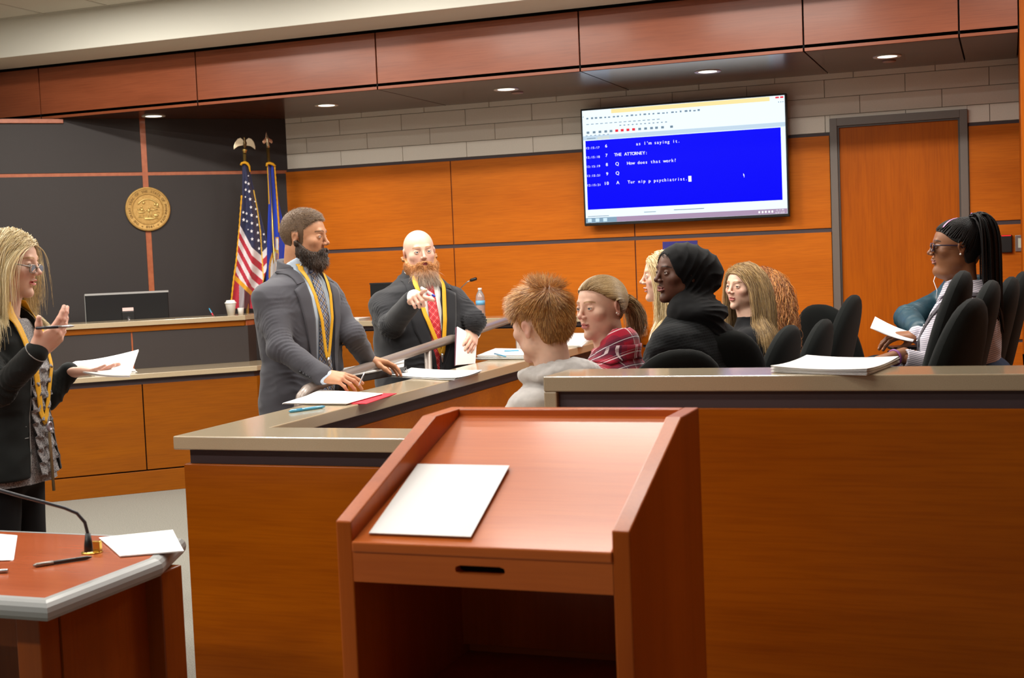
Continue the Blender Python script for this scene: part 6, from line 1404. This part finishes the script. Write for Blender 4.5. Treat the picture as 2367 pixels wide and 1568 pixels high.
def hijab_girl():
    hv = 20.45 - math.degrees(math.atan((1574 - 1183) / 3095))
    F = Fig('young woman in a black hijab and black knit sweater, looking left', (1572, 634), 5.5, hv + 90 + 31, 2, 0, hv + 90 - 32, sc=1.03, skin='dark', fem=1, floor=.12, neck=(.0, -.05), w=1.16, dep=1.15, nk=.05, nbz=-.155, lips=1.35, nose=1.12, open_=.3)
    k = F.sc; n = F.nb[2]; F.do_head(brow='1A100C', iris='brown', look=(12, 2), lipc='9A6460')
    e1 = V3(.26, .10, n - .38); e2 = V3(-.27, .10, n - .38); w1 = V3(.12, .34, n - .40); w2_ = V3(-.12, .34, n - .40)
    a1 = F.arm(1, e1, w1, (.062, .054, .042)); a2 = F.arm(-1, e2, w2_, (.062, .054, .042))
    km = pattern_mat('knit_black', '0B0C0D', [((0, .3, 1), .012, .0, .4, '1C1E20', .9), ((1, .6, 0), .012, .0, .35, '17191A', .7)], rough=.95, sheen=.05)
    tor = off(F.torso, .016); ncut = cap(F.nb + V3(0, .02, -.05), F.nb + V3(0, 0, .2), .05, .06)
    full = sub(U([tor] + a1 + a2, .04), ncut, .006)
    F.cloth('sweater', full, km, (-.45, -.38, n - .7), (.45, .5, n + .07), .007, amp=.006, sc=(9, 9, 12), seed=21, cr=F.sleeve_cr(1, e1, w1, .007) + F.sleeve_cr(-1, e2, w2_, .007))
    add_hand(F.bp, w1, V3(-.4, .6, -.2), V3(0, 0, 1), -1, F.skin, h=.004); add_hand(F.bp, w2_, V3(.4, .6, -.2), V3(0, 0, 1), 1, F.skin, h=.004)
    F.coarse([F.torso] + a1 + a2 + [cap(F.nb, F.nb + V3(0, 0, .1), .05)], lo=(-.35, -.3, n - .7), hi=(.35, .5, n), inset=.022, h=.018); F.finish()
    F.legs_sit(mat('trousers_dark', '1C1D22', .9), .6)
    # scarf: head shell with a full bun behind, gathered at the neck, one end over the shoulder
    hs = U([ell((0, -.018, .034), (.098, .110, .094)), (ell((0, -.11, .0), (.078, .082, .088)), .05), (ell((0, -.045, -.05), (.082, .078, .072)), .04)], .03); face = ell((0, .135, -.018), (.074, .142, .108)); hs = sub(hs, face, .006)
    hd = lambda P: hs((P - F.ho) @ F.hR / k) * k
    wrap = U([cap(F.nb + V3(-.05, .0, .02), F.nb + V3(.05, -.01, .02), .068, .068), (ell(F.nb + V3(0, -.05, .0), (.125, .10, .055)), .04), (ell(F.nb + V3(0, .03, .0), (.085, .06, .035)), .04), (cap(F.nb + V3(-.03, -.08, -.02), F.nb + V3(.03, -.135, -.17), .058, .05), .03)], .03)
    sc_ = U([hd, (wrap, .035)], .03)
    # drawn folds: radiating from under the chin over the bun
    def fold(P):
        d = sc_(P); near = np.abs(d) < .05
        if near.any():
            Q = (P[near] - F.ho) @ F.hR / k; c = Q - V3(0, .075, -.13); a = np.arctan2(c[:, 2], -c[:, 1]); u = a * 17 + Q[:, 0] * 30 + vnoise(Q * 13) * 3.2; s_ = 1 - 2 * np.abs(np.sin(u)) ** .7; w_ = np.clip((.06 - Q[:, 1]) / .05, .1, 1) * np.clip((np.hypot(c[:, 1], c[:, 2]) - .06) / .06, 0, 1); d = d.copy(); d[near] -= .0028 * s_ * w_ + .003 * (vnoise(Q * 40) - .5)
        return d
    p = Parts(); p.sdf(fold, F.ho - .3, F.ho + .2, .0045); p.build('headscarf', mat('scarf_black', '08080A', .85, sheen=.05), F.t, color=False)
    P, G, r = scalp(F, 900, 3, ([-.2, .05, .07, .2], [.3, .3, .062, .076])); 
    if len(P): add_strands(F, toloc(F, grow(P, V3(0, .1, .5) + G, .014, 7, F.head, .001, wav=.003, wn=14)), .0008, hair_cols(r, len(P), ('1A1412', '2A2320')))
    return F
hijab_girl()

def blond_back():
    hv = 20.45 - math.degrees(math.atan((1537 - 1183) / 3095))
    F = Fig('blond girl in a cream lace top in profile, mostly hidden by the black hijab', (1537, 640), 6.35, hv + 90 + 2, 0, 0, hv + 90 - 5, sc=1.02, skin='pale', fem=1, floor=.12, neck=(0, -.04), w=.9, nk=.046, open_=.5)
    k = F.sc; n = F.nb[2]; F.do_head(brow='C8A878', iris='blue', h=.0032)
    e1 = V3(.22, .10, n - .34); e2 = V3(-.22, .10, n - .34); w1 = V3(.12, .32, n - .36); w2_ = V3(-.12, .32, n - .36); a1 = F.arm(1, e1, w1); a2 = F.arm(-1, e2, w2_)
    lm = mat('lace_cream', 'E6DCD0', .9, noise=(110, .7, 'C9B8A6'), bump=(160, .8, .004)); full = U([off(F.torso, .01)] + a1 + a2, .03)
    F.cloth('lace_top', sub(full, cap(F.nb, F.nb + V3(0, 0, .2), .06, .09), .01), lm, (-.42, -.3, n - .6), (.42, .45, n + .03), .009, amp=.004)
    add_hand(F.bp, w1, V3(-.4, .6, -.2), V3(0, 0, 1), -1, F.skin, h=.005); add_hand(F.bp, w2_, V3(.4, .6, -.2), V3(0, 0, 1), 1, F.skin, h=.005)
    F.coarse([F.torso] + a1 + a2 + [cap(F.nb, F.nb + V3(0, 0, .1), .05)], lo=(-.35, -.3, n - .6), hi=(.35, .5, n), inset=.016, h=.02); F.finish(); F.legs_sit(MATS['jeans_blue'], .6)
    long_hair(F, 4500, 33, ('D8BE8C', 'C4A672', 'E8D4A8'), 'B89A66', U([F.hf, (F.neckf, .02), off(F.torso, .02)], .03), (.30, .42), thick=.006, grav=.3, wav=.006, back=.2, lift=.3)
    return F
blond_back()

def blond_girl():
    hv = 20.45 - math.degrees(math.atan((1719 - 1183) / 3095))
    F = Fig('girl with long straight dark-blond hair in a black top, facing left towards the men', (1719, 663), 7.2, hv + 90 + 48, 0, -3, hv + 90 - 8, sc=1.04, skin='pale', fem=1, floor=.12, neck=(0.0, -.04), w=.95, nk=.047)
    k = F.sc; n = F.nb[2]; F.do_head(brow='8A6A44', iris='brown', h=.0028, look=(14, 0), lipc='C0706C')
    e1 = V3(.23, .08, n - .36); e2 = V3(-.23, .08, n - .36); w1 = V3(.12, .32, n - .40); w2_ = V3(-.12, .32, n - .40); a1 = F.arm(1, e1, w1, (.056, .048, .04)); a2 = F.arm(-1, e2, w2_, (.056, .048, .04))
    full = U([off(F.torso, .01)] + a1 + a2, .035); F.cloth('black_top', sub(full, cap(F.nb + V3(0, .02, 0), F.nb + V3(0, 0, .2), .055, .08), .01), mat('top_black', '0F0F12', .9, sheen=.1), (-.42, -.3, n - .6), (.42, .45, n + .03), .008, amp=.005, sc=(10, 10, 12), cr=F.sleeve_cr(-1, e2, w2_, .006))
    add_hand(F.bp, w1, V3(-.4, .6, -.2), V3(0, 0, 1), -1, F.skin, h=.005); add_hand(F.bp, w2_, V3(.4, .6, -.2), V3(0, 0, 1), 1, F.skin, h=.005)
    F.coarse([F.torso] + a1 + a2 + [cap(F.nb, F.nb + V3(0, 0, .1), .05)], lo=(-.35, -.3, n - .6), hi=(.35, .5, n), inset=.016, h=.02); F.finish(); F.legs_sit(MATS['jeans_blue'], .6)
    long_hair(F, 8500, 36, ('A8854E', '8C6C3E', 'C0A06C', '745630'), '7A5E36', U([F.hf, (F.neckf, .02), off(F.torso, .022)], .03), (.36, .50), rad=.0009, thick=.006, grav=.32, wav=.007, wn=8, back=.3, part=.01, lift=.2,
              hl=([-.12, -.06, -.03, -.012, .01, .03, .05, .075, .11], [-.07, -.07, -.06, -.02, .01, .03, .05, .066, .073]))
    return F
blond_girl()

def curly_girl():
    hv = 20.45 - math.degrees(math.atan((1765 - 1183) / 3095))
    F = Fig('person with long curly red hair and pale lavender top, behind the dark-blond girl', (1757, 670), 7.75, hv + 90 - 10, 0, 0, hv + 90 - 10, sc=1.02, skin='pale', fem=1, floor=.12, neck=(0, -.04), w=.92)
    k = F.sc; n = F.nb[2]; F.do_head(brow='A8703C', iris='blue', h=.004)
    e1 = V3(.22, .08, n - .36); e2 = V3(-.24, .04, n - .36); w1 = V3(.12, .32, n - .40); w2_ = V3(-.16, .3, n - .42); a1 = F.arm(1, e1, w1); a2 = F.arm(-1, e2, w2_)
    full = U([off(F.torso, .01)] + a1 + a2, .035); F.cloth('lavender_top', full, mat('top_lavender', 'B8B4C8', .9), (-.42, -.3, n - .6), (.42, .45, n + .03), .01, amp=.005)
    add_hand(F.bp, w1, V3(-.4, .6, -.2), V3(0, 0, 1), -1, F.skin, h=.005); add_hand(F.bp, w2_, V3(.4, .6, -.2), V3(0, 0, 1), 1, F.skin, h=.005)
    F.coarse([F.torso] + a1 + a2 + [cap(F.nb, F.nb + V3(0, 0, .1), .05)], lo=(-.35, -.3, n - .6), hi=(.35, .5, n), inset=.016, h=.02); F.finish(); F.legs_sit(mat('jeans_pale', '9AA0AC', .9), .6)
    long_hair(F, 2600, 39, ('B87434', 'A0602A', 'D49450', '8A5020'), '8A5020', U([F.hf, (F.neckf, .02), off(F.torso, .03)], .03), (.40, .52), thick=.008, grav=.2, wav=.016, wn=30, back=.5, lift=.8, M=34, rad=.0015)
    return F
curly_girl()
def braids_girl():
    hv = 20.45 - math.degrees(math.atan((2213 - 1183) / 3095))
    F = Fig('girl with long black braids, glasses and a striped shirt, seated in the raised row', (2211, 573), 5.6, hv + 90 + 7, 2, 0, hv + 90 - 2, sc=1.0, skin='mid', fem=1, fat=.4, floor=.36, neck=(-.0, -.035), w=1.05, dep=1.15, nk=.046, nbz=-.15, lips=1.05, nose=1.1,
            lv=[(0, .056, .06), (-.035, .085, .075), (-.07, .14, .085), (-.12, .168, .105, .01), (-.22, .170, .130, .03), (-.38, .165, .135, .035), (-.52, .178, .14, .03)])
    k = F.sc; n = F.nb[2]; F.do_head(brow='1C120C', iris='brown', lipc='A8706A')
    el = V3(-.20, .05, n - .34); wl = F.px(2072, 826, 5.45); er = V3(.24, .06, n - .33); wr = F.px(2120, 775, 5.75)     # -1 = left arm, nearest
    F.sh = {1: V3(.165, 0, n - .10), -1: V3(-.165, 0, n - .10)}
    a1 = F.arm(1, er, wr, (.056, .05, .036)); a2 = F.arm(-1, el, wl, (.058, .052, .036))
    L = [((0, .25, 1), .0085, .0, .28, '4E5470', .75)]; st = pattern_mat('shirt_striped', 'C9C2CB', L, rough=.85, sheen=.15)
    tor = off(F.torso, .012); full = U([tor] + a1 + a2, .03); full = sub(full, cap(F.nb + V3(0, .03, -.05), F.nb + V3(0, .02, .2), .05, .07), .006)
    wv = F.L(F.W_(wl)); d_ = nrm(wl - el); full = sub(full, cap(wl - d_ * .00 , wl + d_ * .2, .05, .06), .003)
    sh = F.cloth('shirt', full, st, (-.45, -.35, n - .6), (.5, .85, n + .05), .0065, amp=.005, sc=(9, 9, 12), seed=2, cr=F.sleeve_cr(1, er, wr, .006) + F.sleeve_cr(-1, el, wl, .008) + [((0, .15, n - .3), (0, .3, 1), .16, .06, .006)])
    gridmesh('collar', [patch(tor, [F.nb + V3(s * .052, .02, .02), F.nb + V3(s * .035, .07, -.015)], [F.nb + V3(s * .095, .03, -.035), F.nb + V3(s * .07, .10, -.085)], .012, 12, 5) for s in (-1, 1)] , st, sh, .003, tor)
    # strap with studs
    sp = strip(off(full, 0), [V3(-.10, -.05, n - .06), V3(-.10, .05, n - .10), V3(-.07, .14, n - .2), V3(-.04, .17, n - .35), V3(.02, .16, n - .48)], .034, .008, n=30)
    bag = gridmesh('bag_strap', [sp], mat('strap_dark', '4A464C', .6), F.t, .003, full); mb = MB(); c = sp[:, 2]
    for i in range(9, 28, 3):
        nn_ = grad(full, c[i][None])[0]; mb.tube([c[i], c[i] + nn_ * .006], [.006, .004], 8)
    mb.build('studs', mat('stud_silver', 'D8D8DC', .25, metal=.9), bag, smooth=True)
    # bare forearm of the near arm lying forward, hands
    hb = F.px(2010, 842, 5.35); add_hand(F.bp, wr, F.px(2062, 778, 5.75) - wr, F.R.T @ V3(0, -.3, 1), 1 if 0 else -1, F.skin, sc=.98, curl=((20, 25, 15),) * 4, thumb=(25, 5, 10))
    dn = nrm(F.px(2030, 838, 5.38) - wl); fa = U([cap(wl - dn * .05, F.px(2030, 838, 5.38), .031, .026)]); F.bp.sdf(fa, wl - .18, wl + .18, .004, S3(SKIN[F.skin][0]))
    add_hand(F.bp, F.px(2032, 838, 5.38), F.px(1985, 850, 5.33) - F.px(2032, 838, 5.38), V3(0, 0, 1), 1, F.skin, sc=.98, h=.003)
    F.coarse([F.torso] + a1 + a2 + [cap(F.nb, F.nb + V3(0, 0, .1), .05)], lo=(-.4, -.3, n - .6), hi=(.45, .7, n), inset=.018, h=.018); F.finish(); F.legs_sit(MATS['jeans_blue'] if 'jeans_blue' in MATS else mat('jeans_blue', '3E4E68', .9), .86, r=.085)
    # bands on wrists, earring, glasses
    dn = nrm(F.px(2030, 838, 5.38) - wl)
    def band(c, d, r, m, nme):
        u_ = nrm(np.cross(d, V3(0, .1, 1))); v_ = np.cross(d, u_); MB().tube([c + (u_ * math.cos(a) + v_ * math.sin(a)) * r for a in np.linspace(0, 2 * PI, 22)], .0055, 6, flat=1.0).build(nme, m, F.t, smooth=True)
    band(wl + dn * .012, dn, .0305, mat('band_purple', '8A4A8A', .5), 'wristband'); band(wr + nrm(wr - er) * .012, nrm(wr - er), .031, mat('band_pink', 'D83A78', .5), 'wristband')
    glasses(F, mat('frame_plum', '2E1424', .3, coat=.4), (.0235, .0165), dz=-.002, th=1.5)
    c = F.H((-.084, -.006, -.026)); p = Parts(); p.sdf(ell(c, (.0045,) * 3), c - .01, c + .01, .0014); p.build('earring', mat('pearl', 'F4EEE4', .15, coat=.6), F.t, color=False)
    # braids: drawn up to a high tie and hanging down the back
    hl = ([-.12, -.06, -.03, -.012, .01, .03, .05, .07, .11], [-.085, -.08, -.06, .012, .022, .034, .052, .066, .074]); T = V3(0, -.070, .130)
    hair_cap(F, .004, '0E0B0A', M_HAIRBASE, hl); P, G, r = scalp(F, 4000, 41, hl)
    # thin out to evenly spaced braids
    keep = []; 
    for i in range(len(P)):
        if all(np.linalg.norm(P[i] - P[j]) > .0072 for j in keep): keep.append(i)
    P, G = P[keep], G[keep]; ff = lambda X, D, t: (lambda q: q / (np.linalg.norm(q, axis=1, keepdims=True) + 1e-9))(T - X)
    Q = grow(P + G * .003, G * .2 + nrm(T) * .6, np.linalg.norm(P - T, axis=1) * 1.08, 22, off(F.head, .003), .0025, field=ff, stiff=.45); Q = clampT(Q, T)
    def braidmesh(Q, rad, name, cols, rr, sides=6):
        N, M = Q.shape[:2]; s = np.linspace(0, 1, Q.shape[1] * 3); Q2 = np.stack([np.stack([np.interp(s, np.linspace(0, 1, M), Q[i, :, j]) for j in range(3)], 1) for i in range(N)]); V, F_, C = strand_mesh(Q2, np.full(N, rad), cols, .8, sides)
        V = V.reshape(N, len(s), sides, 3); ctr = V.mean(2, keepdims=True); ln = np.linalg.norm(np.diff(Q, axis=1), axis=2).sum(1); ph = s[None] * (ln[:, None] / .0105) * PI; V = ctr + (V - ctr) * (1 + .28 * np.abs(np.sin(ph)) - .14)[:, :, None, None]; p = Parts(); p.add(V.reshape(-1, 3), F_, C); return p.build(name, mat('hair_black', 'FFFFFF', .62, vcol=True, spec=.22), F.t)
    cb = ('120E0D', '1C1615', '0C0A0A'); braidmesh(toloc(F, Q), .0030, 'hair', hair_cols(r, len(P), cb), r)
    N = 130; R0 = T + r.randn(N, 3) * V3(.010, .010, .004); D0 = V3(0, -.6, .35) + r.randn(N, 3) * V3(.35, .22, .2); D0 /= np.linalg.norm(D0, axis=1, keepdims=True)
    coll = U([off(F.hf, .012), (F.neckf, .02), off(F.torso, .022)], .03); Q = grow(toloc(F, R0), D0 @ F.hR.T, .44 + .08 * r.rand(N), 40, coll, .004, grav=.34); braidmesh(Q, .0036, 'ponytail', hair_cols(r, N, cb), r)
    tc = F.H(T + V3(0, .0, -.002)); up_ = F.hR @ nrm(V3(0, -.5, .8)); MB().tube([tc - up_ * .006, tc + up_ * .008], [.019, .021], 16).build('hair_tie', mat('tie_purple', '9A5AB8', .5), F.t, smooth=True)
    hb_ = [F.H(V3(x, .055 - abs(x) * .35, .102 - x * x * 6)) for x in np.linspace(-.055, .055, 20)]
    G_ = strip(off(F.hf, .006), [F.H(V3(-.045 + .02 * 0, .06, .085)), F.H(V3(-.03, .035, .108)), F.H(V3(-.01, .0, .118))], .008, .004, n=16)
    gridmesh('hair_clip', [G_], pattern_mat('clip_pink', 'D890B8', [((1, 1, 0), .008, 0, .4, '7A4A8A', .8)], rough=.4), F.t, .002, F.hf)
    # paper held in front
    A, B_, C, D = [atd(x, y, d) for x, y, d in ((2068, 776, 5.7), (2084, 778, 5.85), (2022, 733, 5.95), (2012, 752, 5.62))]
    A, B_, C, D = [atd(*q) for q in ((2012, 758, 5.60), (2110, 790, 5.62), (2120, 772, 5.95), (2023, 732, 5.92))]
    ce = (A + B_ + C + D) / 4; mb = MB(); G_ = np.zeros((8, 6, 3))
    for i in range(8):
        for j in range(6): s_, t_ = i / 7, j / 5; G_[i, j] = A * (1 - s_) * (1 - t_) + B_ * s_ * (1 - t_) + C * s_ * t_ + D * (1 - s_) * t_ - ce - V3(0, 0, .008 * math.sin(s_ * PI))
    mb.grid(G_, .002); q = mb.build('paper_sheets', M_PAPER, smooth=True); q.location = tuple(ce); tag(q, 'white paper held up by the girl with braids', 'paper')
    o = MB(); pc = atd(2095, 800, 5.85); o.box(-.07, .09, -.06, .06, -.014, .0); o.box(-.07, .09, -.06, .06, -.034, -.02); o = o.build('clutch_bag', mat('leather_dark', '141416', .3, coat=.3), loc=tuple(pc), rotz=.3, bevel=.005); tag(o, 'black flat bag on the lap under the paper of the girl with braids', 'bag')
    return F
braids_girl()

def teal_person():
    hv = 20.45 - math.degrees(math.atan((2185 - 1183) / 3095))
    F = Fig('person in a teal jacket, head hidden behind the girl with braids', (2214, 584), 6.35, hv + 90, 0, 0, hv + 90 + 28, sc=1.0, skin='mid', floor=.36, neck=(0, -.03), w=1.0, dep=1.05, nbz=-.13)
    k = F.sc; n = F.nb[2]; F.do_head(brow='1C120C', iris='brown', h=.0035)
    F.sh = {1: V3(.175, 0, n - .10), -1: V3(-.175, 0, n - .10)}
    er = F.px(2098, 735, 6.3); wr = F.px(2122, 764, 6.0); e2 = V3(-.25, .05, n - .34); w2_ = V3(-.1, .3, n - .4)
    a1 = F.arm(1, er, wr, (.062, .056, .042)); a2 = F.arm(-1, e2, w2_, (.062, .056, .042))
    tm = mat('jacket_teal', '173E4C', .5, noise=(40, .5, '123440'), bump=(300, .3, .002)); full = U([off(F.torso, .02)] + a1 + a2, .03); full = sub(full, cap(F.nb + V3(0, .03, -.05), F.nb + V3(0, .02, .2), .05, .07), .006)
    jk = F.cloth('jacket', full, tm, (-.45, -.35, n - .6), (.5, .7, n + .04), .0075, amp=.007, sc=(10, 10, 12), seed=12, cr=F.sleeve_cr(1, er, wr, .009) + F.sleeve_cr(-1, e2, w2_, .007))
    d_ = nrm(wr - er); u_ = nrm(np.cross(d_, V3(0, 0, 1))); v_ = np.cross(d_, u_); c = wr + d_ * .008; MB().tube([c + (u_ * math.cos(a) + v_ * math.sin(a)) * .036 for a in np.linspace(0, 2 * PI, 20)], .004, 6).build('cuff', mat('cuff_white', 'D8D8D4', .7), jk, smooth=True)
    add_hand(F.bp, wr + d_ * .01, F.px(2160, 772, 5.95) - wr, V3(0, 0, 1), -1, F.skin, h=.003); add_hand(F.bp, w2_, V3(.3, .6, -.2), V3(0, 0, 1), 1, F.skin, h=.005)
    c = MB().tube([F.px(2164, 632, 6.1), F.px(2158, 650, 6.08), F.px(2166, 672, 6.06), F.px(2164, 690, 6.05)], .0018, 6).build('earphone_cord', mat('cord_white', 'D8D8DC', .5), F.t, smooth=True)
    F.coarse([F.torso] + a1 + a2 + [cap(F.nb, F.nb + V3(0, 0, .1), .05)], lo=(-.4, -.3, n - .6), hi=(.45, .6, n), inset=.018, h=.02); F.finish(); F.legs_sit(mat('trousers_dark', '1C1D22', .9), .86)
    hair_cap(F, .012, '14100E', M_HAIRBASE)
    return F
teal_person()

# ---------------------------------------------------------------- the jury chairs
def chair_top(px, py, Y, hd, floor, label):
    P = aty(px, py, Y); a = math.radians(hd) - PI / 2; f = np.array([-math.sin(a), math.cos(a)]); xy = P[:2] + f * .30; o = chair(xy[0], xy[1], floor, hd, label); dz = P[2] - floor - 1.05
    for ch in o.children:
        if ch.name.split('.')[0] in ('backrest', 'back_shell', 'seat', 'back_bracket', 'arm', 'seat_plate'): ch.location = (ch.location[0], ch.location[1], dz)
        if ch.name.split('.')[0] == 'column': ch.scale = (1, 1, 1 + max(dz, -.2) / .38)
    return o
G_ = None
chair_top(1573, 808, 4.75, 128, .12, 'black chair back lowest in front of the girl in plaid and the hijab')
chair_top(1678, 765, 5.35, 132, .12, 'wide black chair back just behind the young woman in the black hijab')
chair_top(1826, 752, 6.25, 172, .12, 'narrow black chair back leaning behind the dark-blond girl')
chair_top(1906, 738, 6.85, 174, .12, 'narrow black chair back between the wide far chair and the one behind the dark-blond girl')
chair_top(1893, 704, 8.1, 60, .12, 'wide upright black chair back farthest in the front row, below the door frame')
chair_top(1974, 682, 7.5, 174, .12, 'tall black chair back seen edge-on in front of the door')
chair_top(2226, 626, 5.0, 178, .36, 'black chair with armrest in front of the girl with braids')
chair_top(2250, 690, 4.45, 168, .36, 'black chair back nearest to the camera in the raised row')
chair_top(2292, 648, 5.6, 176, .36, 'black chair back right behind the shoulder of the girl with braids')
chair_top(2338, 640, 6.15, 176, .36, 'black chair back third from the right edge of the raised row')
chair_top(2366, 628, 6.75, 176, .36, 'black chair back at the right edge of the picture')
chair(-4.78, 9.33, .0, -90, 'black chair behind the clerk bench between the suited men', None)
